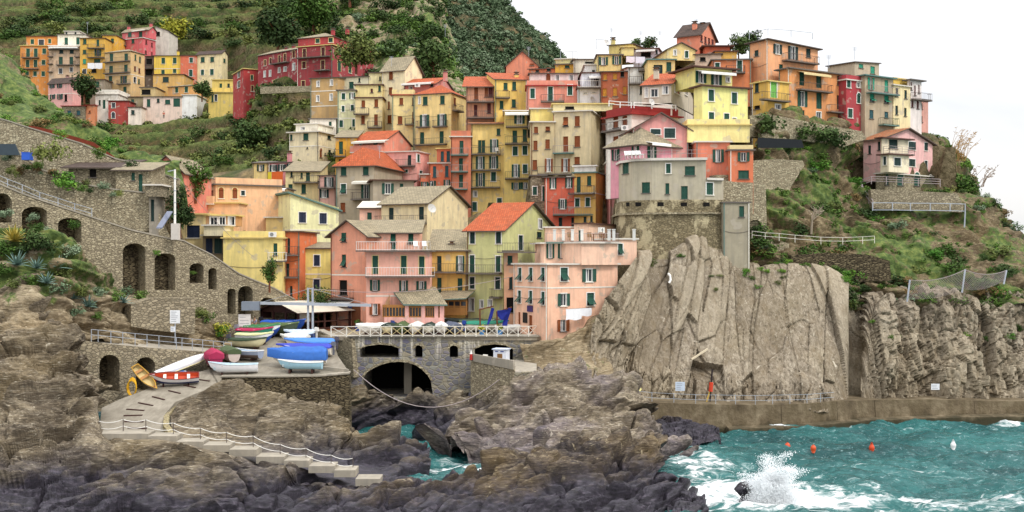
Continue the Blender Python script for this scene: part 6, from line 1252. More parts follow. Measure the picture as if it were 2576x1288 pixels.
# timber pavilion
def pavilion():
    ax = Vector((W(655,0,121.5).x, 121.5)); C = Vector((W(750,0,117.6).x, 117.6)); f = Fr(ax, C); u = f.u; n = f.n; Rr = Fr(C, C-n*9.5); zb = CZ+(644-834)/FP*117.6; ze = zb+2.15; w = f.w; L = 9.5
    r = empty('pavilion', (C.x, C.y, zb), 'dark timber pavilion with a pale corrugated roof beside the boats', 'pavilion'); lc = tuple(r.location); rb = MB(); o_ = .55; rise = .95
    P_ = lambda a, q, z: f(a, -q, z); e = ze-.05
    for sgn in (0, 1):
        x0, x1 = (-o_, w/2) if sgn == 0 else (w/2, w+o_); z0_, z1_ = (e-.2, e+rise) if sgn == 0 else (e+rise, e-.2)
        q = [P_(x0, -o_, z0_), P_(x1, -o_, z1_), P_(x1, L+o_, z1_), P_(x0, L+o_, z0_)]; rb.hexa(q, [p+Vector((0, 0, .1)) for p in q], 1, 0)
    t = NT('corrugated_sheet'); wv_ = t.n('ShaderNodeTexWave'); wv_.inputs['Scale'].default_value = 2.2; t.l(t.uv(), wv_.inputs['Vector']); t.col(t.mix(t.noise(t.pos(), .8, 5), hexl('b8ad98'), hexl('d8d0c0'))); t.bump(wv_.outputs['Fac'], .5, .04)
    rb.build('roof', [t.rough(.7), 'dwood'], r, lc)
    for (fr, W_, k) in ((f, w, 3), (Rr, L, 5)):
        for i in range(k+1):
            if fr is Rr and i == 0: continue
            m = MB(); a = W_*i/k; a = min(max(a, .1), W_-.1); m.box(fr, a-.1, a+.1, -.2, 0, zb, ze+(rise*.9*(1-abs(a-w/2)/(w/2)) if fr is f else 0)); m.build('post', 'dwood', r, lc)
        m = MB(); m.box(fr, 0, W_, -.14, -.06, zb+.85, zb+1.0); m.box(fr, 0, W_, -.14, -.06, zb+.1, zb+.25); m.box(fr, 0, W_, -.16, -.04, ze-.2, ze); m.build('rail', 'dwood', r, lc)
    for i in range(5):
        if i in (1, 2, 3): continue
        m = MB(); m.box(Rr, L*i/5+.12, L*(i+1)/5-.12, -.1, -.08, zb+1.0, ze-.2); m.build('wind_panel', [paint('b5ac9c', .4)], r, lc)
    m = MB(); m.poly([P_(0, -.0, ze), P_(w, 0, ze), P_(w/2, 0, ze+rise)]); m.build('gable_board', 'dwood', r, lc)
    m = MB(); m.box(f, 0, w, -L+.1, -L+.2, zb, ze); m.box(f, .02, .12, -L, -.2, zb, ze); m.build('back_panel', 'dwood', r, lc); m = MB(); m.box(f, 0, w, -L, 0, zb-.6, zb+.02); m.build('floor', 'wood', r, lc)
    for i in range(3):
        b = f(1.2+1.3*(i % 2), -2-2.2*i, zb); t_ = empty('dining_table', tuple(b), ('table with stacked chairs just inside the pavilion gable', 'table with stacked chairs deeper inside the pavilion', 'table at the back of the pavilion')[i], 'table', 'tables inside the pavilion'); m = MB(); g = Fr((b.x-.5, b.y), (b.x+.5, b.y))
        m.box(g, 0, 1, -.4, .4, zb+.72, zb+.77); m.build('tabletop', 'trim', t_, tuple(b))
        for q in ((.08, -.32), (.92, -.32), (.08, .32), (.92, .32)): m = MB(); m.box(g, q[0]-.03, q[0]+.03, q[1]-.03, q[1]+.03, zb, zb+.72); m.build('leg', 'wood', t_, tuple(b))
pavilion()
def crane():
    b = W(781,838,116.6); r = empty('crane', tuple(b), 'grey metal slewing crane with twin posts and a long beam over the boats', 'crane'); lc = tuple(b); p = lambda x, y, d=116.6: W(x, y, d)
    for x in (775.3, 787): m = MB(); m.bar(p(x,840), p(x-.5,724), .2); m.build('post', 'steel', r, lc)
    m = MB(); m.bar(p(775,726), p(787,726), .12); m.bar(p(776,764), p(787,764), .3); m.build('head_frame', 'steel', r, lc)
    m = MB(); m.bar(p(655,762.5,116.3), p(934,768,116.3), .2, 0, .3); m.build('beam', 'steel', r, lc)
    m = MB(); f = Fr((p(613,0).x, 115.6), (p(656,0).x, 115.8)); _, z0 = f.hit(630, 781); _, z1 = f.hit(630, 759); m.box(f, 0, f.w, -1, 0, z0, z1); m.build('counterweight', [paint('7f8894', .5)], r, lc)
    m = MB(); m.bar(p(656,761,116.3), p(776,727), .03); m.bar(p(930,766,116.3), p(787,727), .03); m.build('stay_cable', 'steel', r, lc)
crane()
def lamp():
    b = W(440,602,113); r = empty('flagpole', tuple(b), 'tall white banded pole on the ramp beside the buff house', 'pole'); m = MB(); m.tube([b, W(440,426,113)], [.13, .1], 8); m.build('shaft', 'white', r, tuple(b))
    [(lambda q: (q.tube([W(440,y,113), W(440,y-1.5,113)], .15, 8), q.build('band', 'steel', r, tuple(b))))(MB()) for y in (450, 480, 510, 540, 570)]; m = MB(); m.bar(W(422,431,113), W(440,428,113), .08); m.build('bracket', 'steel', r, tuple(b))
lamp()
f = Fr((W(430,0,112.5).x, 112.5), (W(449,0,112.5).x, 112.5)); m = MB(); _, z0 = f.hit(438,603); _, z1 = f.hit(438,562); m.box(f, 0, f.w, -.6, 0, z0, z1); tag(m.build('meter_cabinet', [paint('cfc8bf', .5)]), 'pale grey utility cabinet at the foot of the white pole', 'cabinet')
m = MB(); a, b = W(393,575,112.6), W(420,534,114.2); m.hexa([a, b, b+Vector((.5, .3, 0)), a+Vector((.5, .3, 0))], [v+Vector((0, 0, .12)) for v in (a, b, b+Vector((.5, .3, 0)), a+Vector((.5, .3, 0)))]); tag(m.build('sloping_hatch', [paint('787e92', .4)]), 'bluish metal hatch leaning against the stone wall below the cottage', 'hatch')
f = Fr((W(54,0,110.5).x, 110.5), (W(75,0,110.5).x, 110.5)); m = MB(); _, z0 = f.hit(64,402); _, z1 = f.hit(64,384); m.box(f, 0, f.w, -.8, 0, z0, z1); m.box(f, -.03, f.w+.03, -.83, .03, z1, z1+.06); tag(m.build('water_tank', [paint('2f5fc8', .4)]), 'bright blue water tank on the terrace wall', 'tank')
f = Fr((W(-10,0,110.6).x, 110.6), (W(50,0,110.6).x, 110.6)); m = MB(); q = [f.hit(*p) for p in ((-10,390),(50,390),(38,362),(-10,362))]; m.hexa([f(*(v[0], 0, v[1])) for v in q], [f(v[0], -.1, v[1]) for v in q]); tag(m.build('tarpaulin', [paint('3c4850', .7)]), 'dark slate tarpaulin stretched over the upper terrace wall', 'tarpaulin')
# kiosk and terrace by the bridge
slabpoly('landing_pavement', [W(1183,913,111.6), W(1290,944,106.8), W(1350,938,107.2), W(1350,905,112.8), W(1195,905,113.2)], 'concrete' if 0 else M['concrete'], .6)
wallpoly('landing_wall', 1183, 111.4, 1290, 106.4, [(1184,906),(1290,925),(1290,1060),(1184,1060)], thick=.3, mat='stone', label='stone faced landing wall below the white kiosk', cap=2)
wallpoly('landing_wall', 1290, 106.5, 1352, 107, [(1290,938),(1350,935),(1350,1040),(1290,1050)], thick=.6, mat='stoneb', label='stone landing wall in front of the earth bank')
wallpoly('parapet', 1184, 111.2, 1292, 106.2, [(1185,890),(1291,907),(1291,930),(1185,908)], thick=.2, mat='concrete', label='plain concrete parapet of the landing by the bridge')
f = Fr((W(1241,0,110.4).x, 110.4), (W(1273,0,110).x, 110)); m = MB(); _, z0 = f.hit(1257,926); _, z1 = f.hit(1257,880); r = empty('kiosk', tuple(f(.6, -.5, z0)), 'small white ticket kiosk with a boarded hatch below the square', 'kiosk'); lc = tuple(r.location)
m.box(f, 0, f.w, -1.2, 0, z0, z1); m.build('wall', [paint('e6eaf4', .5)], r, lc); m = MB(); m.box(f, -.12, f.w+.12, -1.32, .12, z1, z1+.1); m.build('roof', [paint('cfd8ea', .5)], r, lc)
m = MB(); m.box(f, .42, .95, 0, .03, z1-1.05, z1-.4); m.build('hatch', [paint('8a6238', .6)], r, lc); m = MB(); m.box(f, .2, .5, 0, .025, z1-.22, z1-.12); m.box(f, .75, 1.1, 0, .025, z1-.22, z1-.12); m.build('vent', [paint('3a4c96', .5)], r, lc)
b = W(1185,893,110.9); r = empty('beacon', tuple(b), 'small red and white harbour beacon at the landing corner', 'beacon'); m = MB(); m.tube([b+Vector((0, 0, -.5)), b+Vector((0, 0, .1))], [.16, .13], 8); m.build('body', [paint('b8322c', .4)], r, tuple(b)); m = MB(); m.tube([b+Vector((0, 0, .1)), b+Vector((0, 0, .5))], [.13, .03], 8); m.build('cap', 'white', r, tuple(b))
for i, (x, y, w_, h_, c_) in enumerate([(1202,901,.5,.35,'8a2f2a'),(1212,902,.6,.3,'d9c8a0'),(1221,900,.6,.45,'efeae0'),(1231,902,.5,.3,'2b2b33')]):
    b = W(x, y+4, 113.4); f = Fr((b.x-w_/2, b.y), (b.x+w_/2, b.y)); m = MB(); m.hexa([f(0, 0, b.z-.2), f(w_, 0, b.z-.2), f(w_, -.5, b.z-.2), f(0, -.5, b.z-.2)], [f(.05, -.05, b.z+h_), f(w_-.08, -.03, b.z+h_*.9), f(w_-.05, -.45, b.z+h_), f(.05, -.4, b.z+h_*1.1)])
    tag(m.build('storage_crate', [paint(c_, .7)]), ('dark red crate in the wide bridge opening', 'tan crate in the wide bridge opening', 'white sack heaped in the wide bridge opening', 'black crate in the wide bridge opening')[i], 'crate', 'goods stored under the bridge')
# signs, boards and posts
def sign(name, label, x, y, w_, h_, d, c, post=0, txt=None, cat='sign', yaw=0):
    b = W(x, y, d); f = Fr((b.x-w_/2*math.cos(yaw), b.y-w_/2*math.sin(yaw)), (b.x+w_/2*math.cos(yaw), b.y+w_/2*math.sin(yaw))); r = empty(name, tuple(b), label, cat); lc = tuple(b); m = MB(); m.box(f, 0, f.w, -.04, 0, b.z-h_/2, b.z+h_/2); m.build('panel', [paint(c, .5)], r, lc)
    if post: m = MB(); m.box(f, f.w/2-.04, f.w/2+.04, -.12, -.04, b.z-h_/2-post, b.z+h_/2-.05); m.build('post', 'steel', r, lc)
    if txt:
        m = MB()
        for i in range(txt): zz = b.z+h_/2-h_*(i+1)/(txt+1); m.box(f, f.w*.12, f.w*(.55+.33*random.random()), .003, .008, zz-.02, zz+.02)
        m.build('lettering', [paint('8a8f98', .6)], r, lc)
    return r
sign('notice_board', 'tilted white notice board on a post beside the harbour railing', 440, 797, .95, 1.25, 104.6, 'eef0f2', 1.9, 6)
sign('notice_board', 'small white plate under the tilted notice board', 435, 828, .45, .5, 104.5, 'e6eaf0', 0, 2)
sign('notice_board', 'white framed bulletin panel at the foot of the ramp wall', 615, 806, 1.3, 1.3, 116, 'e4e2de', 0, 3)
sign('warning_sign', 'pale square warning sign on the bare cliff above the walkway', 1711, 972, .95, .9, 110.2, 'c9d6e6', 0, 4)
sign('warning_sign', 'white rectangular sign on the rough cliff beyond the fissure', 2353, 973, .9, .65, 117.6, 'eef0f4', 0, 3)
b = W(1786,1010,108.9); r = empty('lifebuoy_post', tuple(b), 'dark post with an orange lifebuoy canister on the sea walkway', 'post'); m = MB(); m.bar(b, b+Vector((.25, .1, 3.2)), .12); m.build('post', [paint('2a2024', .6)], r, tuple(b)); m = MB(); m.tube([b+Vector((.05, -.1, 1.0)), b+Vector((.12, -.1, 1.9))], .2, 8); m.build('canister', [paint('d9482c', .5)], r, tuple(b)); m = MB(); m.bar(b+Vector((-.35, -.1, 0)), b+Vector((-.05, -.1, 1.0)), .1); m.build('brace', [paint('d6b04a', .5)], r, tuple(b))
m = MB(); m.bar(W(1740,904,112.6), W(1780,878,113.2), .16); tag(m.build('driftwood_beam', [paint('dccdb0', .8)]), 'pale timber beam lodged across the bare cliff', 'beam')
m = MB(); P_ = [W(1681,688,117.2), W(1686,694,117.0), W(1687,705,116.8), W(1683,712,116.7)]; m.tube(P_, .12, 6); tag(m.build('drain_pipe', 'white'), 'short white pipe hanging over the top of the bare cliff', 'pipe')
m = MB(); m.tube([W(1608,985,108.2), W(1613,978,108.4)], .09, 6); tag(m.build('bollard', [paint('e0d68a', .5)]), 'thin yellow and white marker stick on the walkway', 'marker')
# buoys
for i, (x, y, c, lb) in enumerate([(1981,1130,'e0542c','round orange buoy nearest the headland rock'),(2046,1136,'d8582e','flattened orange buoy beside the round one'),(2193,1135,'d8502c','pointed orange buoy floating alone in open water'),(2398,1128,'f2f2f0','white cone buoy farthest out to sea')]):
    d = 17.4*FP/(y-644); b = W(x, y, d)+Vector((0, 0, .28)); m = MB(); rr = .24; m.tube([b+Vector((0, 0, z)) for z in (-.4, -.1, .08, .22, .34 if i < 2 else .52)], [.12, rr, rr*1.05, rr*.72, .05], 10); tag(m.build('buoy', [paint(c, .35)], smooth=True), lb, 'buoy', 'mooring buoys')
# laundry
def laundry(label, fr, u0, u1, z, items, n=.5):
    r = empty('washing_line', tuple(fr((u0+u1)/2, n, z)), label, 'laundry'); lc = tuple(r.location); m = MB(); m.bar(fr(u0, n, z), fr(u1, n, z), .02)
    for u in (u0, u1): m.bar(fr(u, 0, z), fr(u, n, z), .03)
    m.build('line', 'iron', r, lc)
    for a, b, h, c in items:
        m = MB(); A_, B2 = u0+(u1-u0)*a, u0+(u1-u0)*b; k = 6; rows = []
        for j in range(5): rows.append([fr(A_+(B2-A_)*i/k, n+.05*math.sin(i*2.1+j)*(j/4), z-h*j/4*(1-.06*math.sin(i*1.3))) for i in range(k+1)])
        m.grid(rows); m.build('cloth', [paint(c, .85)], r, lc, smooth=True)
def lon(h, face, label, x0, x1, y, items, n=.55):
    f = h[face]; u0, z = f.hit(x0, y); u1, _ = f.hit(x1, y); laundry(label, f, u0, u1, z, items, n)
def plane(x0, d0, x1, d1): return dict(L=Fr((W(x0, 0, d0).x, d0), (W(x1, 0, d1).x, d1)))
lon(plane(222,282.4,260,282.4), 'L', 'white sheets drying on the ochre house of the upper hamlet', 222, 259, 159, [(0, .48, 1.5, 'f4f4f8'), (.5, 1, 1.5, 'f2f2f6')], .4)
lon(plane(676,171.6,720,170), 'L', 'yellow and orange cloths hanging from the mauve terrace row', 678, 716, 433, [(0, .25, 1.6, 'e6d03a'), (.27, 1, 2.1, 'e2692e')], .4)
lon(plane(1044,163,1090,163), 'L', 'bright red towel and striped washing on the orange house balcony', 1046, 1082, 471, [(0, .3, .8, 'd9d4dc'), (.6, .95, 1.2, 'd8201c')], 1.2)
lon(plane(1266,151.5,1345,150.5), 'L', 'row of blue white and dark washing on the brick red house', 1391, 1440, 524, [(0, .2, .7, '6a8ab8'), (.22, .35, .6, 'e4e0dc'), (.5, .68, .8, '2b2b3a'), (.72, 1, .8, 'e6def0')], .3)
lon(plane(1411,112,1480,115.2), 'L', 'two white bedsheets drying on the peach house wall', 1413, 1479, 777, [(.02, .62, 1.15, 'f2f2f6'), (.58, 1, .85, 'f0f0f5')], .5)
lon(plane(1572,160.5,1622,161), 'L', 'pale washing strung across the lavender penthouse terrace', 1573, 1620, 143, [(0, .45, .9, 'e9e2ea'), (.5, 1, 1.0, 'e2e2ee')], .5)
lon(plane(1266,152.5,1330,152), 'L', 'white linen over the grey house railing', 1271, 1300, 677, [], .3) if 0 else None
# signs and small fittings on facades
f = hq['L']; u, z = f.hit(644*2+185/4, 644+530/4)
m = MB(); m.box(f, u-.55, u+.55, .02, .1, z-.32, z+.32); m.build('shop_sign', [paint('4a3a6c', .5)], hq['root'], hq['loc'])
u, z = f.hit(644*2+135/4, 644+620/4); m = MB(); m.box(f, u-.45, u+.45, .02, .08, z-.55, z+.55); m.build('menu_board', [paint('2c2622', .6)], hq['root'], hq['loc'])
def pot(label, x, y, d, c, plant, h=.5, z=None, fl=None):
    b = W(x, y, d)
    if z is not None: b.z = z
    r = empty('flower_pot', tuple(b), label, 'plant pot'); m = MB(); m.tube([b, b+Vector((0, 0, h))], [.22, .32], 10); m.build('pot', [paint(c, .5)], r, tuple(b)); leafball('plant', b+Vector((0, 0, h+.3)), (.5, .5, .45), 90, .13, plant, r, tuple(b))
PEOPLE = [('person in a white shirt bending beside the covered boats', 629, 838, 117.5, 'e8e4e0', '3a4258', 'c8c4c0', 200), ('person in a lilac top standing behind the covered boats', 641, 838, 118, 'b8b4d0', '2c3040', '5a4438', 160), ('tiny person in a red top on the terrace under the upper hamlet', 412, 299, 255, 'c8382c', '6a6660', '3a2c24', 180)]
def person(label, x, y, d, top, leg, hair, head):
    b = W(x, y, d); a = math.radians(head); X = Vector((math.cos(a), math.sin(a), 0)); Y = Vector((-X.y, X.x, 0)); r = empty('person', tuple(b), label, 'person'); lc = tuple(b); P = lambda s, f, z: b+X*s+Y*f+Vector((0, 0, z))
    def skinned(name, pts, edges, rad, mat):
        me = bpy.data.meshes.new(name); me.from_pydata([tuple(Vector(p)-b) for p in pts], edges, []); me.materials.append(mat); o = bpy.data.objects.new(name, me); COL.objects.link(o); o.parent = r
        md = o.modifiers.new('skin', 'SKIN'); me.skin_vertices.new() if not me.skin_vertices else None
        for i, q in enumerate(rad): me.skin_vertices[0].data[i].radius = q if hasattr(q, '__len__') else (q, q)
        me.skin_vertices[0].data[0].use_root = True; o.modifiers.new('sub', 'SUBSURF').levels = 1; o.modifiers['sub'].render_levels = 2; return o
    pts = [P(0, 0, .95), P(0, .01, 1.2), P(0, .02, 1.42), P(0, .03, 1.52), P(0, .05, 1.63), P(0, .05, 1.72)]; ed = [(0, 1), (1, 2), (2, 3), (3, 4), (4, 5)]; rad = [(.15, .11), (.14, .1), (.16, .1), (.055, .055), (.085, .1), (.07, .08)]
    for s in (-1, 1):
        i = len(pts); pts += [P(.19*s, .02, 1.42), P(.26*s, .03, 1.15), P(.24*s, .2, .95), P(.23*s, .27, .89)]; ed += [(2, i), (i, i+1), (i+1, i+2), (i+2, i+3)]; rad += [.06, .048, .036, (.03, .045)]
        i = len(pts); pts += [P(.1*s, 0, .88), P(.11*s, .03, .48), P(.11*s, -.01, .08), P(.12*s, .14, .04)]; ed += [(0, i), (i, i+1), (i+1, i+2), (i+2, i+3)]; rad += [.095, .065, .045, (.045, .035)]
    skinned('body', pts, ed, rad, paint('c89a7c', .6))
    skinned('shirt', [P(0, 0, .96), P(0, .01, 1.2), P(0, .02, 1.43), P(.19, .02, 1.42), P(-.19, .02, 1.42), P(.25, .03, 1.18), P(-.25, .03, 1.18)], [(0, 1), (1, 2), (2, 3), (2, 4), (3, 5), (4, 6)], [(.165, .125), (.155, .115), (.17, .115), .075, .075, .065, .065], paint(top, .85))
    skinned('trousers', [P(0, 0, .96), P(.1, 0, .86), P(-.1, 0, .86), P(.11, .03, .48), P(-.11, .03, .48), P(.11, -.01, .1), P(-.11, -.01, .1)], [(0, 1), (0, 2), (1, 3), (2, 4), (3, 5), (4, 6)], [(.16, .12), .11, .11, .08, .08, .06, .06], paint(leg, .85))
    m = MB(); m.tube([P(0, .02, z) for z in (1.64, 1.70, 1.76, 1.80)], [.1, .112, .09, .03], 10); m.build('hair', [paint(hair, .8)], r, lc, smooth=True)
# ================================================================ plants
GRN = []
def leafmat(name, a, b, c):
    t = NT(name); n = t.noise(t.pos(), 1.1, 4, .7); oi = t.n('ShaderNodeObjectInfo'); f = t.math('ADD', t.math('MULTIPLY', n, .8), t.math('MULTIPLY', oi.outputs['Random'], .25))
    t.col(t.ramp(f, [(.30, hexl(a)), (.50, hexl(b)), (.72, hexl(c))])); t.b.inputs['Subsurface Weight'].default_value = 0; return t.rough(.8, .15)
LF = {'dark': leafmat('leaf_dark', '26351b', '3a4e28', '566a38'), 'mid': leafmat('leaf_mid', '2c421c', '466228', '66803a'), 'olive': leafmat('leaf_olive', '3f4826', '5f6a36', '828848'), 'grey': leafmat('leaf_grey', '46583c', '64785a', '8a9a7c'), 'yellow': leafmat('leaf_yellow', '5f6a22', '8a8f30', 'b0a63c'), 'brown': leafmat('leaf_brown', '54442c', '7a6440', '9a8256'), 'far': leafmat('leaf_far', '36462f', '4b5f42', '647556'), 'farpale': leafmat('leaf_far_pale', '4a5a44', '62735a', '7c8a6c'), 'bright': leafmat('leaf_bright', '2f5a1c', '4c7a2a', '7a9a3c')}
def leafmesh(mb, c, r, n, s, rnd, clump=7):
    cs = []
    for k in range(clump):
        while True:
            q = Vector((rnd.uniform(-1, 1), rnd.uniform(-1, 1), rnd.uniform(-.8, 1)))
            if q.length < 1: break
        cs.append((q*.62, rnd.uniform(.30, .55)))
    for i in range(n):
        q, rr = cs[i % clump]; v = Vector((rnd.gauss(0, 1), rnd.gauss(0, 1), rnd.gauss(0, 1))); v = v.normalized()*rr*(rnd.random()**.4); p = q+v
        p = Vector((c[0]+p.x*r[0], c[1]+p.y*r[1], c[2]+p.z*r[2])); u = Vector((rnd.gauss(0, 1), rnd.gauss(0, 1), rnd.gauss(0, .6))).normalized(); w_ = u.cross(v.normalized()+Vector((rnd.uniform(-.5, .5), rnd.uniform(-.5, .5), .6)))
        if w_.length < .05: continue
        w_.normalize(); k = s*rnd.uniform(.6, 1.3)
        mb.poly([p-u*k-w_*k*.5, p+u*k*.2-w_*k*.6, p+u*k+w_*k*.2, p-u*k*.1+w_*k*.7])
def leafball(name, c, r, n, s, mat, parent, loc, seed=1):
    mb = MB(); leafmesh(mb, c, r, n, s, random.Random(seed+int(c[0]*7+c[2]*13)), 5); return mb.build(name, LF[mat], parent, loc)
_bp = {}
def bushproto(kind, v):
    if (kind, v) not in _bp:
        rnd = random.Random(v*31+len(kind)); mb = MB(); leafmesh(mb, (0, 0, .35), (1, 1, .75), 480, .085, rnd, 9); me_o = mb.build('bush', LF[kind]); _bp[(kind, v)] = me_o.data; bpy.data.objects.remove(me_o)
    return _bp[(kind, v)]
def pick(G, x, y):
    px_ = 1288+G[..., 0]/G[..., 1]*FP; py_ = 644-(G[..., 2]-CZ)/G[..., 1]*FP; k = np.argmin((px_-x)**2+(py_-y)**2); return Vector(G.reshape(-1, 3)[k])
def bush(p, r, kind, label, group=None, sz=1.0, name='bush', rnd=random):
    o = bpy.data.objects.new(name, bushproto(kind, rnd.randint(0, 4))); COL.objects.link(o); o.location = p; o.rotation_euler = (0, 0, rnd.uniform(0, 6.28)); o.scale = (r, r, r*sz); return tag(o, label, 'bush', group)
def tree(label, base, h, r, kind, n=1500, s=.3, name='tree', tr='wood', lean=0):
    b = Vector(base); rnd = random.Random(label); root = empty(name, tuple(b), label, 'tree'); m = MB(); top = b+Vector((lean, 0, h*.55)); m.tube([b-Vector((0, 0, .6)), b+Vector((lean*.4, 0, h*.3)), top], [h*.035, h*.027, h*.015], 7)
    for k in range(6): a = rnd.uniform(0, 6.28); st_ = b+(top-b)*rnd.uniform(.5, .9); m.tube([st_, st_+Vector((math.cos(a)*r*.4, math.sin(a)*r*.4, h*.14)), st_+Vector((math.cos(a)*r*.75, math.sin(a)*r*.75, h*.24))], [h*.014, h*.009, h*.004], 5)
    m.build('trunk', tr, root, tuple(b)); c = MB(); leafmesh(c, b+Vector((lean, 0, h*.50)), (r, r, h*.55), int(n*1.7), s*.72, rnd, 16); c.build('crown', LF[kind], root, tuple(b)); return root
def agave(label, p, r, n=22, c='6f8a80', group=None):
    rnd = random.Random(label+str(p[0])); m = MB(); p = Vector(p)
    for i in range(n):
        a = i*2.4; el = .15+1.15*(i/n)**.8; d_ = Vector((math.cos(a)*math.cos(el), math.sin(a)*math.cos(el), math.sin(el))); sd = Vector((-math.sin(a), math.cos(a), 0)); L = r*rnd.uniform(.8, 1.1); w_ = r*.085; pts = []
        for k in range(5): f = k/4; pts.append((p+d_*L*f+Vector((0, 0, -.22*L*f*f*(1-el/1.4))), w_*(1.15-1.05*f**1.6)*(1 if k < 4 else .15)))
        up = d_.cross(sd).normalized()*(-1)
        for (q0, w0), (q1, w1) in zip(pts, pts[1:]):
            m.poly([q0-sd*w0, q0-up*w0*.5, q1-up*w1*.5, q1-sd*w1]); m.poly([q0-up*w0*.5, q0+sd*w0, q1+sd*w1, q1-up*w1*.5])
    return tag(m.build('agave', [paint(c, .6)]), label, 'agave', group)
for q in PEOPLE: person(*q)
# planted pots on the square
for q in [('blue pot with yellow flowers beside the hoist', 1212, 826, 116.2, '4a86c0', 'yellow'), ('second blue tub with yellow flowers under the hoist cloths', 1258, 830, 116.0, '4a86c0', 'yellow'), ('blue tub with a leafy plant at the pink house door', 1262-262, 812, 121, '2f52a8', 'bright')]: pot(*q, z=ZP)
pot('large blue pot with a tall plant before the pink house steps', 900, 812, 121, '2c4c98', 'mid', .7, ZP)
# bank below the ramp wall
AG = 'agaves on the rocky bank under the ramp wall'
for i, (x, y, r, lb) in enumerate([(47,676,1.55,'largest blue grey agave, outermost on the rocky bank'),(97,684,1.25,'blue grey agave in the middle of three on the bank'),(148,684,1.35,'blue grey agave at the inner end of the three'),(122,722,1.2,'agave lower down under the row of three'),(190,760,1.1,'small agave among shrubs beside the pale rock'),(225,780,1.3,'agave hanging over the pale boulder face'),(312,770,1.15,'agave beside the square stone retaining wall')]): agave(lb, pick(GM, x, y)+Vector((0, -.4, .3)), r, group=AG)
agave('yellow green aloe clump near the arched wall', pick(GM, 40, 612)+Vector((0, -.4, .2)), 1.7, 34, 'b3a24c')
BK = [(20,640,1.5,'mid'),(60,640,1.3,'dark'),(90,622,1.7,'dark'),(118,632,1.5,'dark'),(150,625,1.0,'grey'),(125,595,1.1,'grey'),(92,575,.9,'mid'),(175,640,1.2,'grey'),(12,690,1.2,'mid'),(75,720,1.1,'mid'),(150,735,1.2,'grey'),(165,700,1.0,'olive'),(185,790,1.3,'grey'),(205,740,.9,'olive'),(235,770,1.1,'grey'),(250,740,1.0,'grey'),(300,755,.9,'mid'),(320,740,.9,'grey'),(365,742,1.1,'mid'),(430,738,1.0,'grey'),(455,736,.8,'mid'),(520,745,1.2,'olive'),(550,745,1.2,'mid'),(575,820,1.4,'yellow'),(560,835,1.0,'bright'),(250,800,.7,'mid'),(30,720,.9,'olive')]
rb_ = random.Random(5)
for x, y, r, k in BK: bush(pick(GM, x, y)+Vector((0, -.3, 0)), r, k, {'mid': 'leafy green shrub on the rocky bank under the ramp wall', 'dark': 'dark green shrub on the rocky bank under the ramp wall', 'grey': 'grey green shrub on the rocky bank under the ramp wall', 'olive': 'olive brown shrub on the rocky bank under the ramp wall', 'yellow': 'yellowish shrub at the end of the ramp wall by the boats', 'bright': 'bright green shrub at the end of the ramp wall'}[k], 'shrubs on the rocky bank', rnd=rb_)
# trees named one by one
tree('dark round tree beside the pistachio and mustard square houses' if 0 else 'dark evergreen tree between the lemon house and the crane', W(800,808,123.5), 4.4, 2.5, 'dark', 1600, .17)
bush(W(163,470,109.6), 1.7, 'bright', 'bushy bright green tree on the terrace above the ramp arches', rnd=rb_)
bush(W(128,408,110.3), 1.9, 'olive', 'dark olive bush beside the blue water tank', rnd=rb_, sz=1.3)
tree('shaggy climbing tree beside the white pole', W(452,585,119), 5.5, 1.9, 'dark', 1300, .2)
tree('green tree filling the gap behind the salmon cottage', W(492,500,134), 5.0, 2.4, 'mid', 1100, .24)
tree('slim cypress like shrub before the big butter yellow house', W(678,722,117.5), 3.4, 1.1, 'mid', 800, .15)
tree('crooked olive tree in front of the crimson manor', W(896,178,205), 7.5, 4.6, 'olive', 1500, .42)
tree('dark tree between the white cottage and the sand block', W(212,255,262), 7.5, 3.8, 'dark', 1000, .45)
tree('small dark tree beside the stepped yellow house', W(508,250,256), 5, 2.6, 'dark', 700, .4)
tree('broad dark tree over the vine terraces above the manor', pick(GV, 640, 392)+Vector((0, -1, 0)), 7.5, 4.6, 'dark', 1500, .4)
tree('big bright tree on the terraces behind the crimson manor', pick(GV, 790, 95), 15, 7.5, 'mid', 1500, .7)
tree('dark leafy tree higher on the terraces behind the manor', pick(GV, 700, 130), 12, 6.5, 'dark', 1400, .65)
tree('pine like tree at the top of the vine terraces', pick(GV, 880, 25), 14, 8, 'dark', 1400, .7)
tree('yellow green tree behind the rose pink house', pick(GV, 440, 118), 9, 6, 'yellow', 1200, .6)
tree('dark tree behind the pink gabled terrace on the spur', W(1090,205,212), 9, 5, 'dark', 1200, .5)
tree('thick dark tree on the skyline by the summit house', W(1858,142,168), 3.6, 2.4, 'dark', 1000, .26)
tree('ragged pine on the skyline behind the peach house', W(1893,128,170), 3.2, 2.0, 'dark', 800, .24)
for x, y, h_, r_, lb in [(1600,120,3,1.8,'dark potted shrub mass on the roof terrace skyline'),(1632,118,3.4,2.0,'dark roof garden tree next to the summit house')]: tree(lb, W(x, y+14, 172), h_*.8, r_*.8, 'dark', 600, .22)
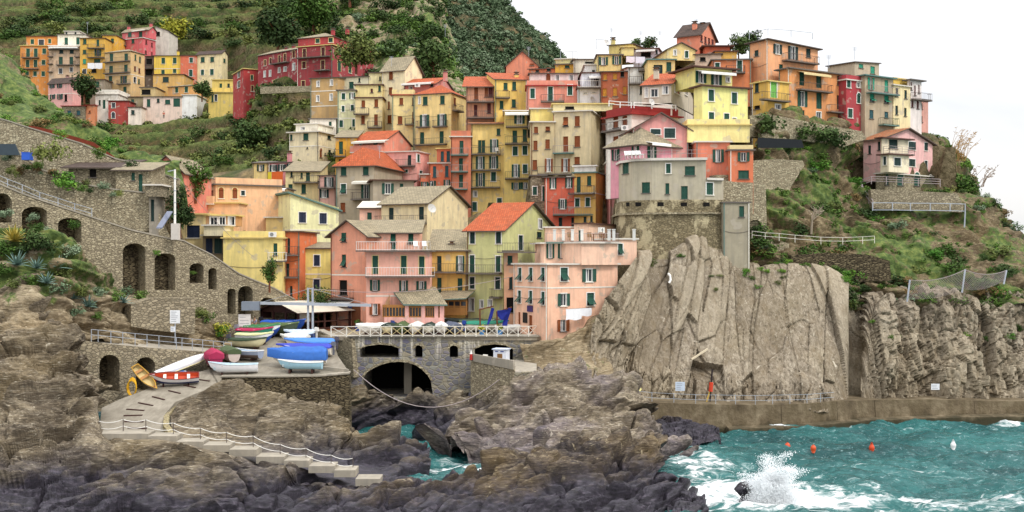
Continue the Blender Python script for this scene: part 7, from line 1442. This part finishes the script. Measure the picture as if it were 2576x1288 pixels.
# skyline of the headland
t_ = lambda x, y, dz=0: pick(GS, x, y)+Vector((0, 0, dz))
for x, y, r, lb in [(2410,478,2.6,'big rounded evergreen at the villa terrace edge'),(2372,395,2.4,'dark shrub on the skyline above the villa'),(2395,420,2.0,'mixed shrub below the dry reeds'),(1925,325,2.6,'ivy mass on the wall under the ochre clifftop house'),(2025,340,2.6,'thick ivy under the big orange house'),(2070,348,2.4,'dark ivy hanging beside the orange house foundation'),(2100,360,2.2,'ivy at the end of the garden wall')]:
    bush(pick(GS, x, y+10)+Vector((0, -1.5, .2)), r, 'dark' if 'dark' in lb or 'ivy' in lb else 'mid', lb, rnd=rb_)
def reeds(label, p, h, n, c):
    rnd = random.Random(label); m = MB(); p = Vector(p)
    for i in range(n):
        a = p+Vector((rnd.uniform(-1.4, 1.4), rnd.uniform(-.8, .8), 0)); b = a+Vector((rnd.uniform(.2, 2.6), rnd.uniform(-.4, .4), h*rnd.uniform(.5, 1))); mid = (a+b)/2+Vector((-.25, 0, .25)); m.tube([a, mid, b], [.035, .028, .012], 4)
        for k in range(5): q = mid+(b-mid)*rnd.random(); u = Vector((rnd.uniform(-.5, .8), rnd.uniform(-.3, .3), rnd.uniform(-.2, .5)))*.8; m.poly([q, q+u*.5+Vector((0, 0, .07)), q+u, q+u*.5-Vector((0, 0, .05))])
    return tag(m.build('reed_clump', [paint(c, .8)]), label, 'reeds')
reeds('dry golden reeds leaning out over the skyline beside the villa', t_(2390, 405)+Vector((1, 0, 0)), 5.0, 28, 'b08a52'); reeds('thin bare branches sticking out below the reeds', t_(2435, 470)+Vector((1, 0, 0)), 3.2, 14, '8a7058')
m = MB(); b = t_(2040, 580); rr_ = random.Random(3)
for k in range(9):
    a = rr_.uniform(0, 6.28); q = b+Vector((0, -.5, 1.2)); e = q+Vector((math.cos(a)*rr_.uniform(.5, 1.6), math.sin(a)*.6, rr_.uniform(.5, 1.5))); m.tube([q, (q+e)/2+Vector((rr_.uniform(-.2, .2), 0, .1)), e], [.06, .045, .03], 4, cap=False)
    for j in range(5): f_ = e+(q-e)*rr_.uniform(0, .5); g_ = f_+Vector((rr_.uniform(-.6, .6), rr_.uniform(-.3, .3), rr_.uniform(.1, .8))); m.tube([f_, (f_+g_)/2+Vector((rr_.uniform(-.12, .12), 0, .05)), g_], [.025, .018, .008], 4, cap=False)
m.tube([b-Vector((0, 0, .4)), b+Vector((0, -.5, 1.4))], [.16, .1], 6); tag(m.build('bare_tree', [paint('b0a08c', .8)]), 'leafless grey tree on the green slope', 'tree')
# shrubs in numbers
def scatter(G, n, box, kinds, rr, label, group, seed, name='shrub', cond=None):
    rnd = random.Random(seed); P = G.reshape(-1, 3); px_ = 1288+P[:, 0]/P[:, 1]*FP; py_ = 644-(P[:, 2]-CZ)/P[:, 1]*FP
    ok = np.where((px_ > box[0]) & (px_ < box[2]) & (py_ > box[1]) & (py_ < box[3]))[0]; cl = fbm(P[ok]*.09, 3, seed=seed); ok = ok[np.argsort(-cl+np.array([rnd.random()*.22 for _ in ok]))][:max(n, int(len(ok)*.55))]
    for k in range(n):
        i = ok[rnd.randrange(len(ok))]
        if cond and not cond(px_[i], py_[i]): continue
        kd = rnd.choice(kinds); bush(Vector(P[i])-Vector((0, 0, .1)), rnd.uniform(*rr), kd, label[kd], group, rnd.uniform(.6, 1.0), name, rnd)
LS = {k: f'{w_} shrub growing on the green headland slope' for k, w_ in (('mid', 'leafy mid green'), ('dark', 'dark green'), ('olive', 'olive toned'), ('bright', 'fresh bright green'), ('grey', 'grey green'), ('brown', 'dry brown'), ('yellow', 'yellow flowering'))}
inS = lambda x, y: not (2165 < x < 2390 and 335 < y < 470)
scatter(GS, 230, (1880, 330, 2560, 775), ['mid', 'mid', 'dark', 'dark', 'olive', 'bright', 'grey', 'brown'], (.7, 2.0), LS, 'shrubs on the headland slope', 61, cond=inS)
scatter(GC, 70, (1600, 640, 2570, 860), ['mid', 'olive', 'bright', 'mid'], (.35, .9), {k: f'{w_} tuft rooted in a crack of the bare sea cliff' for k, w_ in (('mid', 'green'), ('olive', 'olive'), ('bright', 'bright green'))}, 'tufts on the sea cliff', 63, 'tuft', cond=lambda x, y: (y < 735 or x > 2180))
LT = {k: f'{w_} bush on the terraced hillside' for k, w_ in (('mid', 'rounded green'), ('dark', 'rounded dark green'), ('olive', 'olive coloured'))}
scatter(GV, 230, (-20, -15, 880, 118), ['mid', 'dark', 'dark', 'olive'], (2.4, 5.0), {k: f'{w_} bush high on the vine terraces' for k, w_ in (('mid', 'rounded green'), ('dark', 'rounded dark green'), ('olive', 'olive coloured'))}, 'bushes high on the terraces', 64, 'terrace_bush')
scatter(GV, 130, (-20, 118, 900, 420), ['mid', 'dark', 'dark', 'olive'], (1.6, 3.4), LT, 'bushes on the terraced hillside', 65, 'hillside_bush', cond=lambda x, y: not (40 < x < 600 and 75 < y < 300) and not (590 < x < 940 and 80 < y < 215))
scatter(GR, 150, (830, -10, 1180, 300), ['dark', 'mid', 'dark', 'grey'], (2.2, 4.4), {k: f'{w_} bush on the rocky spur above the village' for k, w_ in (('dark', 'dark green'), ('mid', 'mid green'), ('grey', 'grey green'))}, 'bushes on the rocky spur', 67, 'spur_bush')
scatter(GN, 60, (-20, 130, 330, 400), ['olive', 'brown', 'mid', 'bright'], (.7, 1.6), {k: f'{w_} bush on the steep slope by the rusty fence' for k, w_ in (('olive', 'olive'), ('brown', 'brownish'), ('mid', 'mid green'), ('bright', 'bright green'))}, 'bushes on the steep slope', 69, 'slope_bush')
def scrub(name, G, n, r, kind, seed, box):
    rnd = random.Random(seed); P = G.reshape(-1, 3); px_ = 1288+P[:, 0]/P[:, 1]*FP; py_ = 644-(P[:, 2]-CZ)/P[:, 1]*FP; ok = np.where((px_ > box[0]) & (px_ < box[2]) & (py_ > box[1]) & (py_ < box[3]))[0]; mb = MB()
    for k in range(n): p = P[ok[rnd.randrange(len(ok))]]; q = rnd.uniform(*r); leafmesh(mb, (p[0], p[1], p[2]+q*.3), (q, q, q*.75), 80, q*.2, rnd, 6)
    return tag(mb.build(name, LF[kind]), kind='stuff')
scrub('far_hill_scrub_vegetation', GF, 1300, (1.3, 3.0), 'far', 71, (1040, -10, 1440, 260))
scrub('far_hill_pale_vegetation', GF, 800, (1.0, 2.4), 'farpale', 73, (1040, -10, 1440, 260))
scrub('hillside_undergrowth', GV, 420, (.9, 1.8), 'olive', 75, (-20, 230, 900, 420))
scrub('headland_undergrowth', GS, 420, (.3, .8), 'mid', 77, (1880, 340, 2560, 775))
scrub('spur_undergrowth', GR, 200, (1.0, 2.2), 'mid', 79, (830, -10, 1180, 300))
# sea spray and the rock it breaks on
def spray():
    rnd = random.Random(9); mb = MB(); b = W(1950, 1280, 76.0)
    def lump(c, r):
        n1, n2 = 7, 10; ph = rnd.uniform(0, 6); rows = []
        for j in range(n1+1):
            th = math.pi*j/n1; rows.append([c+Vector((math.sin(th)*math.cos(2*math.pi*i/n2+ph), math.sin(th)*math.sin(2*math.pi*i/n2+ph), math.cos(th)*1.35))*r*(1+(.35*math.sin(i*2.7+j*1.9+ph) if i < n2 else .35*math.sin(j*1.9+ph))*math.sin(th)) for i in range(n2+1)])
        mb.grid(rows)
    V = lambda: Vector((rnd.gauss(0, 1), rnd.gauss(0, 1), rnd.gauss(0, 1))).normalized()
    for j in range(80):
        x0 = rnd.gauss(.2, 1.25); top = max(.3, 3.7*math.exp(-((x0+.45)*.62)**2)*rnd.uniform(.55, 1.12)); ln = rnd.gauss(.16, .2)+.10*x0; y0 = rnd.gauss(0, .4)
        for k in range(int(180+220*top)):
            f = rnd.random()**.8; c = b+Vector((x0+ln*top*f*f+rnd.gauss(0, .10+.22*f), y0+rnd.gauss(0, .2), top*(f*1.6-.6*f*f)-.3+rnd.gauss(0, .08))); q = .022+.030*rnd.random(); u, v = V()*q, V()*q; mb.poly([c+u, c+v, c-u*.8, c-v*.8])
    for i in range(160): lump(b+Vector((rnd.gauss(1.4, 1.8), rnd.gauss(0, .9), rnd.uniform(-.45, -.05))), rnd.uniform(.12, .36))
    t = NT('spray_water'); t.col((.9, .92, .93, 1)); t.rough(.9, .1); tr = t.n('ShaderNodeBsdfTranslucent'); tr.inputs[0].default_value = (.95, .96, .97, 1); mx_ = t.n('ShaderNodeMixShader'); mx_.inputs[0].default_value = .5; t.l(t.b.outputs[0], mx_.inputs[1]); t.l(tr.outputs[0], mx_.inputs[2]); t.l(mx_.outputs[0], t.out.inputs[0])
    tag(mb.build('sea_spray_foam', [t.m], smooth=False), kind='stuff')
spray()
def rock(label, rows, seed, nu=70, nv=50):
    G = patch([[(x, y+16, d+2) for x, y, d in rows[0]]]+rows, nu, nv); N_ = gnormal(G); dd = rockdisp(G.reshape(-1, 3), (-.3, .3, 1), 1.2, .15, (.6, .6, .9), .25, .3, seed).reshape(nv, nu); G = G+N_*dd[..., None]
    return tag(gridmesh('sea_rock', G, bpy.data.materials['wet_rock']), label, 'rock')
rock('black rock awash beside the breaking wave', [[(1846,1272,76.4),(1862,1232,76.6),(1880,1224,76.8),(1892,1236,76.8),(1905,1262,76.6)], [(1838,1290,75.4),(1858,1262,75.6),(1880,1258,75.6),(1898,1264,75.6),(1915,1282,75.4)], [(1826,1330,73.4),(1856,1330,73.4),(1880,1330,73.4),(1900,1330,73.4),(1926,1330,73.4)]], 201)
rock('low dark rock in the foam beside the headland', [[(1775,1136,98),(1790,1131,98.4),(1806,1131,98.6),(1825,1136,98.4)], [(1765,1150,96),(1790,1150,96),(1810,1150,96),(1838,1152,96)], [(1755,1175,92),(1790,1175,92),(1812,1175,92),(1848,1175,92)]], 203, 40, 30)
rock('flat tide rock at the corner of the sea wall ledge', [[(1610,1060,106.5),(1680,1052,107),(1735,1056,107),(1770,1066,107),(1800,1076,106.8)], [(1610,1075,105),(1680,1072,105.2),(1735,1076,105.2),(1770,1082,105),(1806,1088,105)], [(1605,1120,101),(1680,1120,101),(1735,1118,101),(1770,1112,101.5),(1815,1108,102)]], 205)
rock('dark boulder at the very end of the washed ledge', [[(1690,1252,77.6),(1715,1240,78),(1740,1246,78),(1768,1270,77.6)], [(1682,1275,76),(1715,1272,76),(1745,1274,76),(1778,1285,76)], [(1676,1330,72.6),(1715,1330,72.6),(1748,1330,72.6),(1790,1330,72.6)]], 207, 50, 40)

# plants along the terrace walls of the ramp
for x, y, d, r, k, lb in [(30,438,110.2,.9,'olive','low olive plant on the terrace wall under the dark tarpaulin'),(205,480,111.5,.8,'mid','small green plant at the edge of the terrace wall'),(300,492,113.5,.7,'olive','dry plant on the pale terrace wall'),(250,395,121,1.1,'mid','green shrub under the rusty fence end'),(150,345,121.5,1.0,'bright','bright shrub on the dry stone wall'),(330,420,120,1.0,'dark','dark shrub beside the slab roofed shed'),(85,552,101.2,.8,'grey','grey green shrub inside a blind arch'),(185,572,103,.8,'mid','shrub growing in the last low arch'),(10,545,100.4,.9,'grey','grey shrub in the outermost arch'),(488,690,115.4,.5,'mid','plant hanging in a tall narrow arch'),(395,640,112.4,.5,'bright','tuft growing from the second tall arch')]: bush(W(x, y, d), r, k, lb, rnd=rb_)

rq_ = random.Random(17)
for i in range(26):
    x = rq_.uniform(-5, 300); y = 398+.30*x+rq_.uniform(-8, 22); k = rq_.choice(['olive', 'brown', 'mid', 'dark', 'grey'])
    bush(W(x, y, 110.6+x*.016+rq_.uniform(0, .6)), rq_.uniform(.35, .8), k, {'olive': 'small olive plant sprouting along the terrace wall', 'brown': 'small withered brown plant along the terrace wall', 'mid': 'small green plant sprouting along the terrace wall', 'dark': 'small dark plant sprouting along the terrace wall', 'grey': 'small grey green plant along the terrace wall'}[k], 'plants along the terrace wall', name='wall_plant', rnd=rq_)

# ================================================================ roof fittings and terrace furniture
def dish(label, x, y, d, r=.45):
    p = W(x, y, d); root = empty('satellite_dish', tuple(p), label, 'satellite dish'); lc = tuple(p); m = MB(); rows = []
    ax = Vector((.55, -.75, .35)).normalized(); u = ax.cross(Vector((0, 0, 1))).normalized(); v = u.cross(ax)
    for k in range(4): q = r*k/3; rows.append([p+u*q*math.cos(a*.5236)+v*q*math.sin(a*.5236)+ax*(.28*(q/r)**2*r) for a in range(13)])
    m.grid(rows); m.build('reflector', [paint('c9c6c0', .5)], root, lc, smooth=True); m = MB(); m.bar(p, p+ax*.5, .03); m.bar(p, p-Vector((0, -.1, r*1.6)), .05); m.build('mount', 'steel', root, lc)
for a in [('pale satellite dish on the gable of the long cream house', 1085, 525, 136.5, .6), ('dark satellite dish at the corner of the mustard rooftop', 1525, 107, 163), ('satellite dish on the red parapet terrace', 1638, 257, 133), ('small dish on the white blank walled house', 1490, 251, 157.5), ('satellite dish above the pistachio roof', 1245, 560, 131, .4)]: dish(*a)
def aerial(label, x, y, d, h):
    p = W(x, y, d); root = empty('aerial', tuple(p), label, 'aerial'); lc = tuple(p); m = MB(); m.bar(p, p+Vector((0, 0, h)), .05); m.build('mast', 'steel', root, lc); m = MB()
    for k in range(5): m.bar(p+Vector((-.35+.02*k, 0, h-.12*k)), p+Vector((.35-.02*k, 0, h-.12*k)), .03)
    m.build('element', 'steel', root, lc)
for a in [('tall thin aerial over the mustard rooftop', 1538, 108, 165, 2.2), ('aerial rising behind the roof garden', 1572+40, 112, 166, 2.0), ('aerial on the summit house ridge', 1752, 78, 168, 1.8), ('aerial beside the roof garden trees', 1660, 112, 166, 2.0), ('aerial on the salmon gabled house', 1330, 158, 180, 2.6), ('aerial over the cream tower roof', 985, 172, 186, 2.0), ('aerial on the orange clifftop house roof', 2085, 172, 152, 1.8), ('aerial on the olive house roof', 2150, 150, 157, 1.8), ('aerial above the yellow tenement roof', 1225, 292, 168, 2.0), ('thin aerial on the hamlet rooftops', 220, 84, 290, 3.0), ('aerial on the crimson manor attic', 1120, 92, 222, 2.4), ('aerial on the slate roof of the grey house', 955, 398, 160, 1.8)]: aerial(*a)
rail('roof_railing', S_([(1885,100,152.5),(1932,89,151.2),(1990,93,152.2),(2044,99,153.2)]), .9, 'thin railing round the flat roof of the summit peach house', rails=(1.0,), r=.06)
rail('roof_railing', S_([(1410,150,175),(1440,152,175),(1452,152,175)]), 1.4, 'spindly frame standing on the lemon ridge parapet', rails=(1.0,), r=.06)
rail('roof_railing', S_([(1500,125,166),(1530,128,166)]), 1.6, 'clothes frame on the mustard roof terrace', rails=(1.0,), r=.06)
rail('terrace_railing', S_([(1532,268,133.2),(1560,271,132.8),(1588,272,132.5)]), .7, 'white tubular railing over the oxblood parapet', rails=(1.0, .5), mat='white', r=.08)
rail('terrace_railing', S_([(1595,272,133),(1640,274,134.2),(1700,279,136)]), .7, 'white tubular railing along the seaward oxblood parapet', rails=(1.0, .5), mat='white', r=.08)
for i, x in enumerate((1395, 1417, 1440, 1464, 1532, 1544, 1595)):
    p = W(x, 605, 117.0 if x < 1530 else 115.6); m = MB(); m.bar(p, p+Vector((0, 0, 1.15)), .3); m.bar(p+Vector((0, 0, 1.1)), p+Vector((0, 0, 1.2)), .38); m.build('terrace_post', [paint('d9d8d2', .6)], hq['root'], hq['loc'])
def seat(label, p, yaw, lie=False, c='f0eeea', cat='chair', group=None):
    a = math.radians(yaw); f = Fr((p.x, p.y), (p.x+math.cos(a), p.y+math.sin(a))); r = empty('sun_lounger' if lie else 'terrace_chair', tuple(p), label, cat, group); lc = tuple(p); z = p.z; mt = [paint(c, .5)]; L = 1.1 if lie else .45
    m = MB(); m.box(f, 0, .5, 0, L, z+.38, z+.44); m.build('seat', mt, r, lc); m = MB(); m.hexa([f(0, 0, z+.4), f(.5, 0, z+.4), f(.5, -.35 if lie else -.1, z+.95), f(0, -.35 if lie else -.1, z+.95)], [f(0, -.05, z+.4), f(.5, -.05, z+.4), f(.5, -.4 if lie else -.15, z+.95), f(0, -.4 if lie else -.15, z+.95)]); m.build('backrest', mt, r, lc)
    for u in (.02, .44):
        for n in (.03, L-.06): m = MB(); m.box(f, u, u+.04, n, n+.04, z, z+.38); m.build('leg', mt, r, lc)
zt1 = CZ+(644-404)/FP*123.3+.28
for i, lb in enumerate(('outermost white lounger on the bastion terrace', 'second white lounger on the bastion terrace from its outer end', 'third white lounger on the bastion terrace', 'white lounger nearest the awning on the bastion terrace')):
    p = W(1572+i*10, 400, 124.6-.2*i); p.z = zt1; seat(lb, p, 10, True, cat='lounger', group='loungers on the bastion terrace')
for lb, x, y, d, c in [('white plastic chair on the peach house terrace', 1428, 606, 118.5, '8a6a48'), ('brown chair at the terrace table of the peach house', 1478, 606, 119.5, '8a6a48'), ('brown chair on the far side of the terrace table', 1508, 606, 120, '8a6a48'), ('white chair on the pink house roof balcony', 1040, 628, 120.2, 'f0eeea'), ('second white chair on the pink house roof balcony', 1062, 628, 120.2, 'f0eeea'), ('white chair on the yellow tenement balcony', 1246, 387, 162.4, 'f0eeea')]:
    p = W(x, y, d); seat(lb if c != '8a6a48' or 'brown' in lb else 'brown chair beside the terrace posts of the peach house', p, 20, c=c)
p = W(1490, 606, 119.6); r = empty('terrace_table', tuple(p), 'brown table on the peach house terrace', 'table'); f = Fr((p.x, p.y), (p.x+1, p.y)); m = MB(); m.box(f, 0, 1.3, -.35, .35, p.z+.7, p.z+.76); m.build('tabletop', 'wood', r, tuple(p))
for q in ((.1, -.3), (1.15, -.3), (.1, .25), (1.15, .25)): m = MB(); m.box(f, q[0], q[0]+.06, q[1], q[1]+.06, p.z, p.z+.7); m.build('leg', 'wood', r, tuple(p))
def acunit(label, x, y, d, yaw=0):
    p = W(x, y, d); a = math.radians(yaw); f = Fr((p.x-.4*math.cos(a), p.y-.4*math.sin(a)), (p.x+.4*math.cos(a), p.y+.4*math.sin(a))); r = empty('air_conditioner', tuple(p), label, 'air conditioner'); m = MB(); m.box(f, 0, .85, 0, .35, p.z-.3, p.z+.3); m.build('case', [paint('e8e6e0', .5)], r, tuple(p)); m = MB(); c = f(.36, .36, p.z); m.poly([c+f.u.to_3d()*.22*math.cos(k*.6283)+Vector((0, 0, .22*math.sin(k*.6283))) for k in range(10)]); m.build('fan_grille', [paint('8a8a88', .6)], r, tuple(p))
for a in [('air conditioner on the pink wedge house terrace', 1050, 215, 178), ('air conditioner on the peach house upper wall', 1509, 579, 121.5, 55), ('air conditioner on the butter yellow house', 686, 590, 125.6), ('air conditioner by the red parapet balcony', 1571, 322, 131.5)]: acunit(*a)
# lines strung over the harbour
def cable(label, a, b, sag, r=.025, n=16):
    m = MB(); m.tube([a+(b-a)*(i/n)-Vector((0, 0, sag*4*(i/n)*(1-i/n))) for i in range(n+1)], r, 4); tag(m.build('cable', 'ironp'), label, 'cable')
cable('long cable sagging across the square between the crane and the pistachio house', W(787,727,116.6), W(1290,696,120), .9)
cable('mooring line hanging across the gully below the bridge', W(890,930,110), W(1256,955,106), 3.2, .04)
cable('thin cable running from the white pole down to the lemon house', W(440,436,113), W(640,648,124), .5)
cam = bpy.data.cameras.new('camera'); co = bpy.data.objects.new('camera', cam); COL.objects.link(co)
co.location = (0, 0, CZ); co.rotation_euler = (math.radians(90), 0, 0); cam.lens = 36*FP/2576; cam.sensor_width = 36; cam.clip_end = 5000; cam.clip_start = 1
SC.camera = co
w = bpy.data.worlds.new('World'); SC.world = w; w.use_nodes = True; nt = w.node_tree; nt.nodes.clear()
N = nt.nodes.new; Lk = nt.links.new
out = N('ShaderNodeOutputWorld'); bg = N('ShaderNodeBackground'); Lk(bg.outputs[0], out.inputs[0])
SUN_EL, SUN_AZ = math.radians(48), math.radians(125)      # azimuth from the view axis towards the sea side
sky = N('ShaderNodeTexSky'); sky.sky_type = 'NISHITA'; sky.sun_disc = False; sky.sun_elevation = SUN_EL; sky.sun_rotation = SUN_AZ; sky.dust_density = 3
# overcast: pale cloud deck, brighter overhead, thinly veined
tc = N('ShaderNodeTexCoord'); sp = N('ShaderNodeSeparateXYZ'); Lk(tc.outputs['Generated'], sp.inputs[0])
mr = N('ShaderNodeMapRange'); mr.inputs[1].default_value = 0; mr.inputs[2].default_value = 1; mr.inputs[3].default_value = 6.8; mr.inputs[4].default_value = 23.0; Lk(sp.outputs[2], mr.inputs[0])
mp = N('ShaderNodeMapping'); mp.inputs['Scale'].default_value = (1, 1, 3.2); Lk(tc.outputs['Generated'], mp.inputs[0])
nz = N('ShaderNodeTexNoise'); nz.inputs['Scale'].default_value = 3.2; nz.inputs['Detail'].default_value = 6; nz.inputs['Distortion'].default_value = .4; Lk(mp.outputs[0], nz.inputs[0])
cr = N('ShaderNodeValToRGB'); Lk(nz.outputs['Fac'], cr.inputs[0]); e = cr.color_ramp.elements
e[0].position = .38; e[0].color = (.86, .885, .93, 1); e[1].position = .66; e[1].color = (1.08, 1.07, 1.06, 1)
ml = N('ShaderNodeMix'); ml.data_type = 'RGBA'; ml.blend_type = 'MULTIPLY'; ml.inputs[0].default_value = 1; Lk(cr.outputs[0], ml.inputs[6]); Lk(mr.outputs[0], ml.inputs[7])
mx = N('ShaderNodeMix'); mx.data_type = 'RGBA'; mx.inputs[0].default_value = .95; Lk(sky.outputs[0], mx.inputs[6]); Lk(ml.outputs[2], mx.inputs[7])
Lk(mx.outputs[2], bg.inputs[0]); bg.inputs[1].default_value = 0.1
sl = bpy.data.lights.new('sun', 'SUN'); so = bpy.data.objects.new('sun', sl); COL.objects.link(so)
sl.energy = 1.5; sl.angle = math.radians(10); sl.color = (1, .96, .9)
dv = Vector((math.sin(SUN_AZ)*math.cos(SUN_EL), math.cos(SUN_AZ)*math.cos(SUN_EL), math.sin(SUN_EL)))
so.rotation_euler = dv.to_track_quat('Z', 'Y').to_euler()
vs = SC.view_settings; vs.view_transform = 'Standard'; vs.look = 'None'; vs.exposure = 0.35; vs.gamma = 1
SC.cycles.use_denoising = True
SC.cycles.max_bounces = 5; SC.cycles.diffuse_bounces = 3; SC.cycles.glossy_bounces = 2
